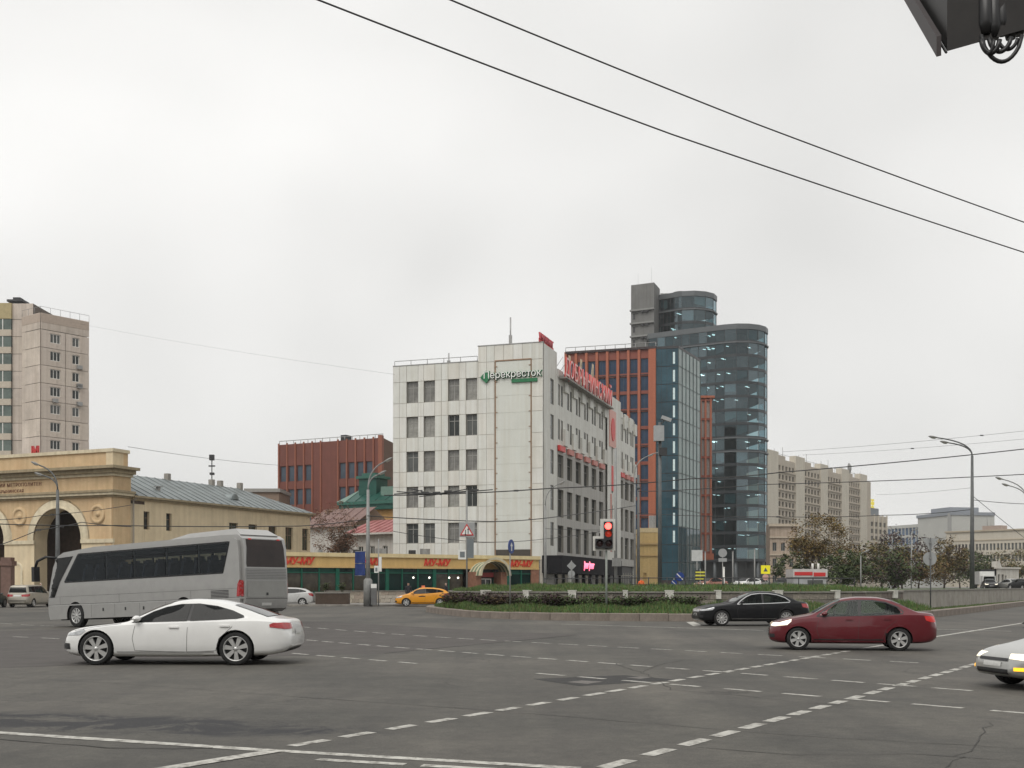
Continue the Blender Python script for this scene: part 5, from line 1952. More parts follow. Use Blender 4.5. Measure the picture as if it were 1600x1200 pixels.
p = gx(1280, 150)
tree('autumn_tree', 'large ochre autumn tree in front of the beige slab building', p, 10.6, 4.1, 3.7, 7.0, 6500, L_AUT, .16, .26, seed=3, fork=.36, zt=.6)
p = gx(523, 119)
tree('bare_tree', 'nearly bare reddish brown tree beside the end of the metro wing', p, 10.3, 2.6, 3.0, 7.5, 5200, L_RED, .10, .16, seed=5, fork=.36)
GT = 'trees beyond the planting island'
for (px, d, h, rx, mats, nm, lab, sd, n) in (
        (1345, 160, 6.2, 3.4, L_BRN, 'rust_tree', 'rust brown tree right of the large ochre tree', 11, 2600),
        (1378, 175, 7.2, 4.6, L_GRN + L_BRN, 'olive_tree', 'olive brown tree between the rust tree and the purple tree', 12, 3200),
        (1410, 190, 9.6, 4.2, L_PUR, 'purple_tree', 'dark purple leaved tree behind the inverted triangle sign', 13, 3400),
        (1436, 178, 5.6, 4.2, L_AUT[:3], 'ochre_bush_tree', 'low ochre tree in front of the dark purple tree', 14, 2600),
        (1474, 185, 8.4, 3.4, L_BRN, 'brown_tree', 'tall brown tree right of the round sign', 15, 3000),
        (1500, 230, 8.6, 4.2, L_PUR, 'plum_tree', 'plum coloured tree left of the tall street lamp', 16, 2600),
        (1550, 240, 7.6, 5.2, L_GRN + L_BRN, 'dark_green_tree', 'dark green tree right of the tall street lamp', 17, 2800),
        (1592, 250, 8.2, 5.4, L_BRN + L_GRN, 'brown_green_tree', 'brown green tree at the right picture edge', 18, 2800),
        (1318, 140, 4.6, 2.9, L_GRN[:2], 'dark_shrub_tree', 'dark green shrubby tree behind the kiosk', 19, 2400),
        (1395, 150, 4.4, 3.6, L_GRN[:2] + L_PUR[:1], 'low_dark_tree', 'low dark tree below the olive brown tree', 20, 2400),
        (1522, 215, 6.5, 4.2, L_GRN[:2], 'low_green_tree', 'low dark green tree behind the tall street lamp base', 21, 2400),
        (1236, 165, 5.4, 2.6, L_GRN[:2], 'small_green_tree', 'small green tree left of the kiosk', 22, 1800)):
    tree(nm, lab, gx(px, d), h, rx * 1.15, h * .47, h * .52 + .6, int(n * 1.3), mats, .23, .18, GT, seed=sd, fork=.3, zt=.8)


def shrub(name, label, loc, r, h, mats, n, z0, seed, group):
    rnd = random.Random(seed)
    t = thing(name, label, 'shrub', (loc[0], loc[1], z0), group=group)
    st, lf = MB(), MB()
    for _ in range(22):
        a = rnd.uniform(0, 6.28); k = rnd.uniform(.2, 1)
        tip = Vector((math.cos(a) * r * k, math.sin(a) * r * k, h * rnd.uniform(.6, 1.05)))
        st.tube([(0, 0, 0), tip * .5 + Vector((0, 0, .1)), tip], [.015, .011, .006], 4, caps=False)
        for _ in range(n // 22):
            q = tip * rnd.uniform(.35, 1.05) + Vector((rnd.gauss(0, .09), rnd.gauss(0, .09), rnd.gauss(0, .07)))
            q.z = max(q.z, .03)
            a2 = rnd.uniform(0, 6.28)
            ux = Vector((math.cos(a2), math.sin(a2), rnd.uniform(-.7, .7))) * .065
            uy = ux.cross(Vector((rnd.uniform(-1, 1), rnd.uniform(-1, 1), 1))).normalized() * .036
            lf.face([q - ux, q - uy, q + ux, q + uy], rnd.randrange(len(mats)))
    part('stems', st, [mat('bark', (.075, .055, .04))], t, T((loc[0], loc[1], z0)))
    part('foliage', lf, mats, t, T((loc[0], loc[1], z0)))


GS = 'shrubs in front of the stone retaining wall'
SH = [(706, 65.4, 'P'), (719, 63.4, 'B'), (736, 62.0, 'P'), (753, 60.8, 'P'), (712, 64.2, 'P'), (727, 62.8, 'P'), (744, 61.5, 'P'), (762, 60.3, 'P'), (781, 59.6, 'B'), (802, 58.9, 'P'), (825, 58.4, 'G'), (848, 58.2, 'G'), (868, 57.9, 'P'), (905, 57.8, 'G'), (928, 57.6, 'G'), (962, 57.5, 'G'), (1005, 57.5, 'G'), (1040, 57.4, 'G'), (884, 57.9, 'G'), (944, 57.5, 'G'), (984, 57.4, 'G'), (1022, 57.3, 'G'), (1062, 57.4, 'G'), (836, 57.6, 'G'), (858, 57.2, 'P'), (1080, 57.5, 'G')]
SH.sort()
for i, (px, d, k) in enumerate(SH):
    ord_ = ['first', 'second', 'third', 'fourth', 'fifth', 'sixth', 'seventh', 'eighth', 'ninth', 'tenth', 'eleventh', 'twelfth', 'thirteenth', 'fourteenth', 'fifteenth', 'sixteenth', 'seventeenth', 'eighteenth', 'nineteenth', 'twentieth', 'twenty-first', 'twenty-second', 'twenty-third', 'twenty-fourth', 'twenty-fifth', 'twenty-sixth'][i]
    tone = {'P': 'purple brown', 'B': 'dark brown', 'G': 'dark green'}[k]
    mats = {'P': [L_PUR[0], L_PUR[1], leafmat('leaf_mauve', (.085, .05, .052)), L_GRN[1]], 'B': L_BRN[:2], 'G': [L_GRN[0], leafmat('leaf_shrub_green', (.07, .12, .035)), L_GRN[1], L_PUR[1]]}[k]
    shrub('shrub', '%s shrub by the retaining wall, %s from the left' % (tone, ord_), gx(px, d), .66 if k != 'G' else .8, .70 if k != 'G' else .58, mats, 700, .47, 50 + i, GS)


# ================================================================== STREET FURNITURE
M_POLE = mat('painted_pole', (.27, .275, .27), .55, .2, var=.15, scale=3, streak=.2)
M_DPOLE = mat('dark_pole', (.12, .125, .125), .6, .2, var=.2, scale=3)
M_SIGNBK = mat('sign_back', (.36, .37, .37), .5, .3, var=.1)
M_BLUE = mat('sign_blue', (.012, .045, .22), .45, var=.08)
M_SRED = mat('sign_red', (.55, .03, .03), .45, var=.08)
M_SWHITE = mat('sign_face_white', (.74, .74, .71), .45, var=.05)


def mast(px, yb, d, ytop, r0, r1, z0=0.0):
    x = (px - CX) * d / F
    return x, d, z0, EYE + (YH - ytop) * d / F


def street_lamp(name, label, px, d, ytop, heads, r0=.13, r1=.08, z0=0.0, base=0, group='street lamps', m=None):
    """heads: list of (px, py) of luminaires reached by a curved arm from the pole top"""
    x = (px - CX) * d / F
    zt = EYE + (YH - ytop) * d / F
    t = thing(name, label, 'street lamp', (x, d, z0), group=group)
    m = m or M_POLE
    part('pole', MB().tube([(x, d, z0 - .1), (x, d, zt)], [r0, r1], 10), [m], t)
    if base:
        part('base_sleeve', MB().tube([(x, d, z0 - .1), (x, d, z0 + base), (x, d, z0 + base + .15)], [r0 * 1.8, r0 * 1.7, r0 * 1.05], 10), [m], t)
    for (hx, hy) in heads:
        e = pt(hx, hy, d)
        c1 = Vector((x, d, zt + (e.z - zt) * .75))
        pts = []
        for i in range(9):
            s = i / 8
            pts.append(Vector((x, d, zt)) * (1 - s) ** 2 + c1 * 2 * s * (1 - s) + e * s * s)
        part('arm', MB().tube(pts, r1 * .55, 6), [m], t)
        dr = (pts[-1] - pts[-2]).normalized()
        an = math.atan2(dr.z, abs(dr.x))
        M = T(e) @ Matrix.Rotation(0 if dr.x > 0 else math.pi, 4, 'Z') @ Matrix.Rotation(-an, 4, 'Y')
        h = MB()
        h.lathe([(.001, -.05), (.07, -.04), (.1, .12), (.15, .38), (.13, .6), (.05, .74), (.001, .76)], 10, 'x')
        for i, v in enumerate(h.v):
            h.v[i] = (v[0], v[1], v[2] * (.7 if v[2] > 0 else .55))
        hd = part('luminaire', h, [mat('luminaire_grey', (.22, .22, .21), .5, var=.1)], t, M)
        part('lens', MB().lathe([(.001, .1), (.10, .2), (.11, .42), (.05, .6), (.001, .62)], 8, 'x', (0, 0, -.03)), [mat('lamp_lens', (.5, .48, .42), .2)], hd, M)
    return t


street_lamp('street_lamp', 'two armed street lamp standing behind the concrete wall at the right', 1519, 92, 712, [(1465, 684), (1483, 692)], .20, .10, 1.0, m=M_DPOLE)
street_lamp('street_lamp', 'street lamp cut by the right picture edge', 1606, 108, 785, [(1567, 749), (1577, 759)], .16, .09, 1.0)
street_lamp('street_lamp', 'tall street lamp with blue banners in front of the restaurant', 575, 87.5, 765, [(600, 722), (590, 742)], .20, .11, PV, 1.9)
street_lamp('street_lamp', 'grey street lamp in front of the metro arch', 90, 90, 765, [(62, 727), (68, 743)], .22, .11, PV, m=M_DPOLE)
street_lamp('street_lamp', 'thin street lamp at the corner of the white store', 852, 108, 790, [(872, 757)], .16, .09, PV, 1.2)
street_lamp('street_lamp', 'street lamp with curved arms beside the white store far end', 992, 125, 740, [(1032, 706), (1012, 713)], .13, .09, 0)
street_lamp('street_lamp', 'small lamp post before the autumn trees', 1345, 125, 868, [(1349, 863)], .09, .06, 0)
street_lamp('street_lamp', 'distant lamp post left of the inverted triangle sign', 1424, 170, 832, [(1428, 828)], .10, .06, 0)
street_lamp('street_lamp', 'distant lamp post in front of the purple tree', 1394, 175, 838, [(1399, 833)], .10, .06, 0)

# blue banners on the lamp
bx, bd = gx(575, 87.5)
bn = thing('street_banner', 'pair of dark blue banners hung on the street lamp', 'banner', (bx, bd, 3))
for z0, z1 in ((4.25, 5.25 - .02), (3.15, 4.15)):
    zt = z1 - 1.0
for y0, y1 in ((862, 880), (881, 899)):
    a, b = pt(555, y1, 87.5), pt(571, y0, 87.5)
    mb = MB()
    n = 6
    for i in range(n):
        u0, u1 = a.x + (b.x - a.x) * i / n, a.x + (b.x - a.x) * (i + 1) / n
        w = lambda u: 87.42 + .05 * math.sin(u * 9)
        mb.face([(u0, w(u0), a.z), (u1, w(u1), a.z), (u1, w(u1), b.z), (u0, w(u0), b.z)])
        mb.face([(u1, w(u1) + .02, a.z), (u0, w(u0) + .02, a.z), (u0, w(u0) + .02, b.z), (u1, w(u1) + .02, b.z)])
    part('banner_cloth', mb, [mat('banner_blue', (.012, .035, .16), .7, var=.2)], bn)
    part('banner_bar', MB().tube([(a.x, 87.45, b.z + .02), (bx, 87.5, b.z + .02)], .025, 5).tube([(a.x, 87.45, a.z - .02), (bx, 87.5, a.z - .02)], .025, 5), [M_STEEL], bn)


def ring_sign(mb_c, r, t=.03, n=20):
    return MB().lathe([(.001, -t), (r, -t), (r, 0), (.001, 0)], n, 'y', mb_c, smooth=False)


def poly_plate(pts, y0, y1, mi=0):
    mb = MB()
    mb.face([(x, y0, z) for x, z in pts], mi)
    mb.face([(x, y1, z) for x, z in pts[::-1]], mi)
    n = len(pts)
    for i in range(n):
        a, b = pts[i], pts[(i + 1) % n]
        mb.face([(a[0], y0, a[1]), (b[0], y0, b[1]), (b[0], y1, b[1]), (a[0], y1, a[1])], mi)
    return mb


def signpost(name, label, px, d, ytop, z0, r=.04, m=None, group='sign posts', cat='sign', rz=0.0):
    x = (px - CX) * d / F
    t = thing(name, label, cat, (x, d, z0), rz=rz, group=group)
    zt = EYE + (YH - ytop) * d / F
    part('post', MB().tube([(0, 0, -.12), (0, 0, zt - z0)], r, 8), [m or M_POLE], t, local=True)
    return t, d, z0


def Z(y, d):
    return EYE + (YH - y) * d / F


# warning triangle: two-way traffic
t, d, z0 = signpost('warning_sign_post', 'red bordered warning triangle with two arrows above grey plates on a thin pole', 729.5, 66, 766, .2, .045)
zc = Z(830, d) - z0
s = .40
tri = lambda k, dz=0: [(-k, -k * .62 + dz), (k, -k * .62 + dz), (0, k * 1.1 + dz)]
sg = part('triangle_plate', poly_plate([(x, z + zc) for x, z in tri(s)], -.09, -.06), [M_SRED], t, local=True)
part('triangle_face', poly_plate([(x, z + zc) for x, z in tri(s * .74, -.005)], -.097, -.09), [M_SWHITE], sg, local=True)
ar = MB()
for sx, up in ((-.075, -1), (.075, 1)):
    ar.box(sx - .022, sx + .022, -.104, -.098, zc - .17, zc + .08)
    q = [(sx - .06, zc + (.08 if up > 0 else -.17)), (sx + .06, zc + (.08 if up > 0 else -.17)), (sx, zc + (.18 if up > 0 else -.26))]
    ar.face([(x, -.102, z) for x, z in (q if up > 0 else q[::-1])])
part('arrows', ar, [M_DARK], sg, local=True)
part('backing_plate', poly_plate([(-.45, zc - .35), (.45, zc - .35), (.45, zc + .52), (-.45, zc + .52)], -.058, -.045), [M_SIGNBK], t, local=True)
part('long_plate', MB().box(.02, .40, -.08, -.05, Z(872, d) - z0, Z(842, d) - z0), [mat('plate_grey', (.16, .18, .19), .5, var=.1)], t, local=True)
part('small_plate', MB().box(-.50, -.04, -.08, -.05, Z(874, d) - z0, Z(859, d) - z0), [M_SWHITE], t, local=True)
part('plate_mark', MB().box(-.40, -.12, -.09, -.081, Z(871, d) - z0, Z(862, d) - z0), [mat('plate_grey', (.16, .18, .19))], t, local=True)

# narrow view of a blue arrow sign
t, d, z0 = signpost('direction_sign_post', 'round blue arrow sign seen almost edge on beside the shrubs', 797, 57.2, 845, .3, .035, rz=R(65))
zc = Z(854, d) - z0
pl = part('plate', ring_sign((0, -.05, zc), .36), [M_BLUE], t, local=True)
part('arrow', poly_plate([(-.05, zc - .22), (.05, zc - .22), (.05, zc + .02), (.13, zc + .02), (0, zc + .2), (-.13, zc + .02), (-.05, zc + .02)], -.09, -.082), [M_SWHITE], pl, local=True)

# two sign backs: inverted triangle above a disc
t, d, z0 = signpost('give_way_sign_post', 'back of inverted triangle sign above a round sign on one pole', 1454, 66, 840, .2, .04, m=M_DPOLE)
zc = Z(849, d) - z0
part('triangle_plate', poly_plate([(-.44, zc + .30), (0, zc - .46), (.44, zc + .30)], .05, .075), [M_SIGNBK], t, local=True)
part('round_plate', ring_sign((-.02, .075, Z(873, d) - z0), .40), [M_SIGNBK], t, local=True)
part('clamps', MB().box(-.07, .07, -.06, .06, zc, zc + .04).box(-.07, .07, -.06, .06, Z(873, d) - z0, Z(872, d) - z0 + .03), [M_STEEL], t, local=True)

# no-parking roundels over the railing
for px, py, r, d, lab in ((1062, 901, .30, 74, 'larger round blue no parking sign behind the railing'), (1053, 911, .20, 72, 'smaller round blue no parking sign below the larger one')):
    t, d, z0 = signpost('no_parking_sign', lab, px, d, py - 8, 1.3, .03, group='no parking signs')
    zc = Z(py, d) - z0
    pl = part('plate', ring_sign((0, -.04, zc), r), [M_BLUE], t, local=True)
    part('slash', poly_plate([(-r * .72, zc + r * .58), (-r * .58, zc + r * .72), (r * .72, zc - r * .58), (r * .58, zc - r * .72)], -.085, -.072), [M_SWHITE], pl, local=True)
    part('rim', MB().lathe([(r * .92, -.075), (r * 1.01, -.075), (r * 1.01, -.04)], 20, 'y', (0, 0, zc)), [mat('sign_navy', (.01, .02, .10), .5)], pl, local=True)

# diamond and disc sign backs by the black shop front
t, d, z0 = signpost('priority_sign_back', 'grey diamond sign back above a disc near the black shop front', 893, 72, 876, 1.2, .035)
zc = Z(884, d) - z0
part('diamond_plate', poly_plate([(-.30, zc), (0, zc - .30), (.30, zc), (0, zc + .30)], .04, .06), [M_SIGNBK], t, local=True)
part('disc_plate', ring_sign((0, .06, Z(896.5, d) - z0), .22), [M_SIGNBK], t, local=True)
part('small_plate', MB().box(-.2, .2, .04, .06, Z(905, d) - z0, Z(902, d) - z0), [M_SIGNBK], t, local=True)

# fluorescent yellow square, chevron post, sign backs farther off
t, d, z0 = signpost('yellow_sign_post', 'fluorescent yellow square sign before the old stucco house', 1196, 120, 884, 0, .05)
zc = Z(890, d) - z0
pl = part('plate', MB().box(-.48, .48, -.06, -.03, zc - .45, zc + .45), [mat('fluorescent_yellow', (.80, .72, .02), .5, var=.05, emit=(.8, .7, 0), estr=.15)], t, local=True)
part('symbol', poly_plate([(-.22, zc - .2), (.22, zc - .2), (0, zc + .22)], -.075, -.061), [mat('symbol_dark', (.06, .08, .12), .5)], pl, local=True)
part('round_plate', ring_sign((0, -.03, Z(902, d) - z0), .32), [mat('pale_red', (.6, .35, .3), .5)], t, local=True)
t, d, z0 = signpost('chevron_post', 'yellow and black chevron marker behind the railing', 1094, 95, 889, 0, .04)
q = MB()
for i in range(3):
    q.box(-.4, .4, -.05, -.03, Z(893 + i * 5 + 2.4, d), Z(893 + i * 5, d))
part('stripes', q, [mat('chevron_yellow', (.65, .62, .08), .5)], t, local=True)
part('plate', MB().box(-.42, .42, -.03, -.01, Z(908, d), Z(891, d)), [M_DARK], t, local=True)
for px, py, w, d, lab, shape in ((1088, 868, .48, 100, 'pale square sign back left of the round tower base', 0), (1128, 868, .46, 110, 'round sign back above plate in front of the round tower base', 1)):
    t, d, z0 = signpost('sign_post', lab, px + 1, d, py - 8, 0, .05)
    zc = Z(py, d)
    if shape:
        part('plate', ring_sign((0, -.03, zc + .25), .42), [M_SIGNBK], t, local=True)
        part('plate', MB().box(-.4, .4, -.06, -.03, zc - .6, zc - .25), [M_SIGNBK], t, local=True)
    else:
        part('plate', MB().box(-w, w, -.06, -.03, zc - w, zc + w), [mat('sign_pale', (.52, .53, .52), .5)], t, local=True)
for px, d, yt, lab in ((1102, 105, 862, 'tall thin pole left of the tower entrance'), (1145, 112, 862, 'tall thin pole in front of the tower entrance'), (1179, 118, 858, 'thin pole right of the tower entrance')):
    t, d, z0 = signpost('thin_pole', lab, px, d, yt, 0, .07, group='thin poles', cat='pole')
    part('cap', MB().box(-.09, .09, -.09, .09, Z(yt, d), Z(yt, d) + .05), [M_POLE], t, local=True)
wht = thing('white_marker_post', 'short white marker post in front of the tower entrance', 'post', gx(1131, 108))
part('post', MB().tube([gx(1131, 108).to_3d(), Vector((*gx(1131, 108), Z(887, 108)))], .09, 8), [M_WHITE], wht)
part('cap', MB().lathe([(.001, .1), (.12, .02), (.12, 0)], 10, c=(*gx(1131, 108), Z(887, 108))), [M_WHITE], wht)

# small sign post by the street lamp in front of the restaurant
t, d, z0 = signpost('small_sign_post', 'thin pole with white signs next to the banner lamp', 591.5, 87, 842, PV, .045)
part('side_plate', MB().box(.03, .22, -.05, .25, Z(893, d) - z0, Z(870, d) - z0), [M_SWHITE], t, local=True)
part('square_plate', MB().box(-.32, .02, -.08, -.05, Z(895, d) - z0, Z(884, d) - z0), [M_SWHITE], t, local=True)
part('plate_mark', MB().box(-.24, -.08, -.09, -.081, Z(893, d) - z0, Z(887, d) - z0), [mat('plate_grey', (.16, .18, .19))], t, local=True)
cab = thing('control_cabinet', 'grey utility cabinet with pale poster at the foot of the banner lamp', 'cabinet', (*gx(584.5, 87.2), PV))
part('cabinet', MB().box(-.21, .21, -.2, .2, 0, 1.6), [mat('cabinet_grey', (.12, .12, .12), .6, var=.2)], cab, local=True)
part('poster', MB().box(-.22, .22, -.212, -.2, 1.3, 1.62), [M_SWHITE], cab, local=True)

# traffic light on the island
def traffic_light():
    x, d = gx(947.5, 55.6)
    t = thing('traffic_light', 'traffic light on grey pole with lit red lamp and white backing board', 'traffic light', (x, d, .17))
    L_ = lambda y: Z(y, d) - .17
    part('pole', MB().tube([(0, 0, -.1), (0, 0, L_(850))], .055, 10), [mat('pale_green_pole', (.25, .275, .25), .55, .2, var=.15, scale=3)], t, local=True)
    bw = mat('backing_white', (.60, .59, .55), .5, var=.08)
    u = d / F
    x0, x1 = (926 - 947.5) * u, (961 - 947.5) * u
    xm = (937.5 - 947.5) * u
    part('backing_board', poly_plate([(x0, L_(860.5)), (x1, L_(860.5)), (x1, L_(811)), (xm, L_(811)), (xm, L_(838)), (x0, L_(838))], -.16, -.13), [bw], t, local=True)
    blk = mat('signal_black', (.018, .018, .02), .5, var=.2)
    lamps = [(949.5, 822.5, 'lit'), (949.8, 834.5, 'dim'), (950.3, 849.3, 'off'), (936.3, 849.3, 'off')]
    part('housing', MB().box((943 - 947.5) * u, (956.5 - 947.5) * u, -.3, -.16, L_(857), L_(815.5)).box((929.5 - 947.5) * u, (943 - 947.5) * u, -.3, -.165, L_(857), L_(842)), [blk], t, local=True)
    red = mat('signal_red_lit', (1, .1, .05), .4, var=0, emit=(1.0, .055, .045), estr=7.0)
    dim = mat('signal_red_dim', (.6, .04, .02), .3, var=.2, emit=(1.0, .07, .02), estr=.12)
    off = glass('signal_off', (.03, .012, .012), .15)
    for px, py, k in lamps:
        c = ((px - 947.5) * u, 0, L_(py))
        r = .165
        ln = part('lens', MB().lathe([(.001, -.345), (r * .6, -.335), (r, -.302)], 18, 'y', c), [{'lit': red, 'dim': dim, 'off': off}[k]], t, local=True)
        part('visor', MB().lathe([(r * 1.08, -.30), (r * 1.08, -.47), (r * 1.14, -.47), (r * 1.14, -.30)], 14, 'y', c, a0=R(-10), a1=R(190)), [blk], ln, local=True)
    part('bracket', MB().box(-.08, .08, -.16, .08, L_(842), L_(840)).box(-.08, .08, -.16, .08, L_(859), L_(857)), [M_STEEL], t, local=True)


traffic_light()

# camera mast and grey pole left of the glass corner
x, d = gx(1031, 84)
t = thing('camera_mast', 'tall dark mast with white box and traffic camera by the railing', 'mast', (x, d, 1.2))
part('mast', MB().tube([(x, d, 1.1), (x, d, Z(660, d))], [.17, .11], 10), [M_DPOLE], t)
part('equipment_box', MB().box(x - .48, x + .26, d - .45, d - .05, Z(690, d), Z(666, d)), [M_SIGNBK], t)
part('camera_arm', MB().tube([(x, d, Z(664, d)), (x + .45, d, Z(655, d))], .05, 6), [M_DPOLE], t)
part('camera', MB().obox(T((x + .45, d - .2, Z(655, d))) @ Matrix.Rotation(R(20), 4, 'Y'), .75, .28, .26), [M_SIGNBK], t)
part('bracket', MB().box(x - .1, x + .5, d - .3, d - .1, Z(712, d), Z(700, d)), [M_DARK], t)
x, d = gx(962, 90)
t = thing('plain_pole', 'plain grey pole right of the traffic light', 'pole', (x, d, 0))
part('pole', MB().tube([(x, d, 0), (x, d, Z(700, d))], [.14, .09], 8), [M_POLE], t)
part('cabinet', MB().box(x - .3, x + .42, d - .4, d - .14, Z(885, d), Z(872, d)), [M_POLE], t)
x, d = gx(997.5, 118)
t = thing('catenary_pole', 'dark wire pole at the far end of the white store', 'pole', (x, d, 0))
part('pole', MB().tube([(x, d, 0), (x, d, Z(742, d))], [.17, .13], 8), [M_DPOLE], t)
part('collar', MB().tube([(x, d, Z(764, d)), (x, d, Z(760, d))], .2, 8), [M_DPOLE], t)

# railing on the mound
def railing():
    a, b, c = gx(985, 66), gx(1130, 64.5), gx(1335, 70)
    t = thing('railing', 'black metal railing along the top of the grass mound', 'railing', (*a, 1.5))
    for p, q in ((gx(700 + 150, 72), a), (a, b), (b, c)):
        M, L = frame(p, q)
        part('rail', MB().tube([(0, 0, 2.06), (L, 0, 2.06)], .03, 6), [M_DARK], t, M)
        part('rail', MB().tube([(0, 0, 1.68), (L, 0, 1.68)], .018, 5), [M_DARK], t, M)
        n = round(L / 1.15)
        for i in range(n + (1 if q is c else 0)):
            part('railing_post', MB().tube([(i * L / n, 0, 1.45), (i * L / n, 0, 2.10)], .034, 6), [M_DARK], t, M)


railing()
# high fence of posts by the ochre house
t = thing('bar_fence', 'tall thin bar fence in front of the ochre house', 'fence', (*gx(960, 150), 0))
A_, B_ = gx(960, 150), gx(996, 150)
M_, L_ = frame(A_, B_)
for i in range(11):
    part('bar', MB().box(i * L_ / 10 - .035, i * L_ / 10 + .035, -.03, .03, 0, 3.3), [mat('bar_grey', (.3, .29, .25), .6)], t, M_)
part('rail', MB().box(0, L_, -.02, .02, 2.9, 3.0).box(0, L_, -.02, .02, .6, .7), [mat('bar_grey', (.3, .29, .25))], t, M_)

# kiosk with red band
A_, B_ = gx(1240, 98), gx(1291, 98)
t = thing('kiosk', 'grey kiosk with red fascia band behind the grass', 'kiosk', (*A_, 0))
M_, L_ = frame(A_, B_)
part('body', MB().box(0, L_, 0, 2.4, 0, 2.35), [mat('kiosk_grey', (.38, .39, .40), .5, var=.08, streak=.1)], t, M_)
part('fascia', MB().box(-.08, L_ + .08, -.12, 2.5, 2.35, 3.05), [mat('kiosk_pale', (.52, .50, .48), .5)], t, M_)
part('red_band', MB().box(.05, 1.6, -.15, -.121, 2.5, 2.8).box(1.7, L_ - .1, -.15, -.121, 2.42, 2.75), [M_SRED], t, M_)
part('window', MB().box(1.2, L_ - .3, -.03, 0, 1.0, 2.1), [M_GREYGL], t, M_)
for q in (1.9, 2.4):
    part('roof_vent', MB().tube([M_ @ Vector((q, 1, 3.05)), M_ @ Vector((q, 1, 3.55))], .1, 8), [M_WHITE], t)

# dark planter box by the pavement
x, d = gx(520, 90.3)
t = thing('planter_box', 'long dark brown planter box with pale rim on the pavement', 'planter', (x, d, PV))
part('box', MB().box(-1.32, 1.32, -.35, .35, 0, .88), [mat('planter_brown', (.055, .035, .022), .7, var=.2)], t, local=True)
part('rim', MB().box(-1.37, 1.37, -.4, .4, .88, .98), [M_GRANITE], t, local=True)
part('soil', MB().box(-1.25, 1.25, -.3, .3, .98, 1.0), [M_SOIL], t, local=True)
for i, px in enumerate((509, 534)):
    q = gx(px, 90.3)
    shrub('shrub', ['left of two small shrubs in the brown planter', 'right of two small shrubs in the brown planter'][i], q, .35, .7, L_GRN[:2], 300, PV + 1.0, 90 + i, 'shrubs in the planter')


# ------------------------------------------------------------------ overhead wires
M_WIRE = mat('wire', (.045, .045, .045), .6, var=.2)


def wire(label, pts, r, sag=.3, clamps=()):
    """pts: survey points (px, py, d) the wire passes; ends run on past the picture"""
    P = [pt(*p) for p in pts]
    out = []
    for i, (a, b) in enumerate(zip(P, P[1:])):
        n = 14
        for k in range(n + (1 if i == len(P) - 2 else 0)):
            s = k / n
            q = a + (b - a) * s
            q.z -= 4 * sag * s * (1 - s)
            out.append(q)
    t = thing('overhead_wire', label, 'wire', out[0], group='overhead wires')
    part('cable', MB().tube(out, r, 5), [M_WIRE], t)
    for s in clamps:
        q = out[int(s * (len(out) - 1))]
        part('insulator', MB().obox(T(q), .35, .12, .12), [M_WIRE], t)
    return t


wire('thick black cable sagging across the sky, lower of the two', [(315, -62, 10.8), (495, -1, 11.5), (1050, 210, 14.5), (1605, 396, 18.5), (1800, 455, 20)], .0098, 0.012)
wire('thick black cable across the sky, upper of the two', [(560, -50, 12.5), (702, -1, 13), (1180, 193, 16), (1605, 349, 19.5), (1850, 430, 22)], .0102, 0.012)
wire('black trolley wire passing in front of the white store at mid height', [(-20, 818, 60), (180, 821, 66), (467, 822, 72), (574, 811, 75)], .028, .05)
wire('trolley wire from the banner lamp to the far store end', [(574, 806, 80), (768, 815, 84), (849, 810, 90), (993, 790, 118)], .035, .05)
wire('long wire rising to the right picture edge below the lamp arms', [(600, 774, 80), (860, 763, 84), (1077, 748, 88), (1220, 738, 90), (1640, 697, 92)], .042, .1, (.2, .55))
wire('wire crossing in front of the hotel below the rising wire', [(997, 768, 112), (1190, 757, 100), (1640, 739, 90)], .036, .1)
wire('thin wire from the far store end to the tall right lamp', [(997, 802, 112), (1190, 807, 104), (1382, 805, 98), (1519, 796, 92)], .03, .1, (.4,))
wire('faint wire high above the hotel roof', [(1223, 706, 150), (1640, 669, 120)], .017, .2, (.8,))
wire('faint wire just under the highest wire over the hotel', [(1254, 711, 150), (1640, 682, 120)], .015, .2, (.5,))
wire('thin wire to the tall right lamp at sign height', [(1370, 773, 130), (1519, 762, 92)], .012, .1)
wire('thin stay wire running down right from the tall lamp', [(1520, 775, 92), (1640, 870, 130)], .025, .1)
wire('thin wire from the right lamp to the picture edge', [(1519, 781, 92), (1640, 788, 96)], .025, .1)
wire('faint high wire between the apartment tower and the white store', [(125, 506, 175), (617, 585, 122)], .009, .3)
wire('faint wire above the metal roof to the ribbed red building', [(200, 698, 102), (437, 727, 150)], .02, .2)
wire('thin wire across the metro arch', [(-20, 812, 85), (60, 806, 88), (205, 789, 95)], .025, .1, (.6,))
wire('trolley wire pair in front of the metro arch, lower', [(-20, 858, 74), (60, 828, 78), (128, 816, 84), (205, 823, 90)], .03, .05, (.35, .5))
wire('thin lower wire in front of the store windows', [(614, 830, 90), (750, 847, 92), (852, 842, 104), (960, 826, 112)], .025, .1)
wire('thin wire passing under the store windows to the corner lamp', [(852, 826, 104), (952, 828, 110)], .02, .05)

# trolley wire crossing: bundle of special work with insulators
t = thing('trolley_wire_crossing', 'tangled trolley wire crossing fittings in front of the white store', 'wire', pt(690, 770, 74))
mb = MB()
for a, b in (((620, 768), (704, 772)), ((636, 773), (735, 767)), ((640, 763), (690, 773)), ((655, 776), (730, 764)), ((668, 771), (770, 765)), ((616, 772), (660, 766))):
    p, q = pt(*a, 74), pt(*b, 75.5)
    m_ = (p + q) / 2 - Vector((0, 0, .06))
    mb.tube([p, m_, q], .035, 5)
part('crossing_wires', mb, [M_WIRE], t)
for px, py in ((652, 771), (664, 770), (682, 770), (700, 768), (742, 766)):
    q = pt(px, py, 74.3)
    part('insulator', MB().obox(T(q), .5, .16, .14), [M_WIRE], t)

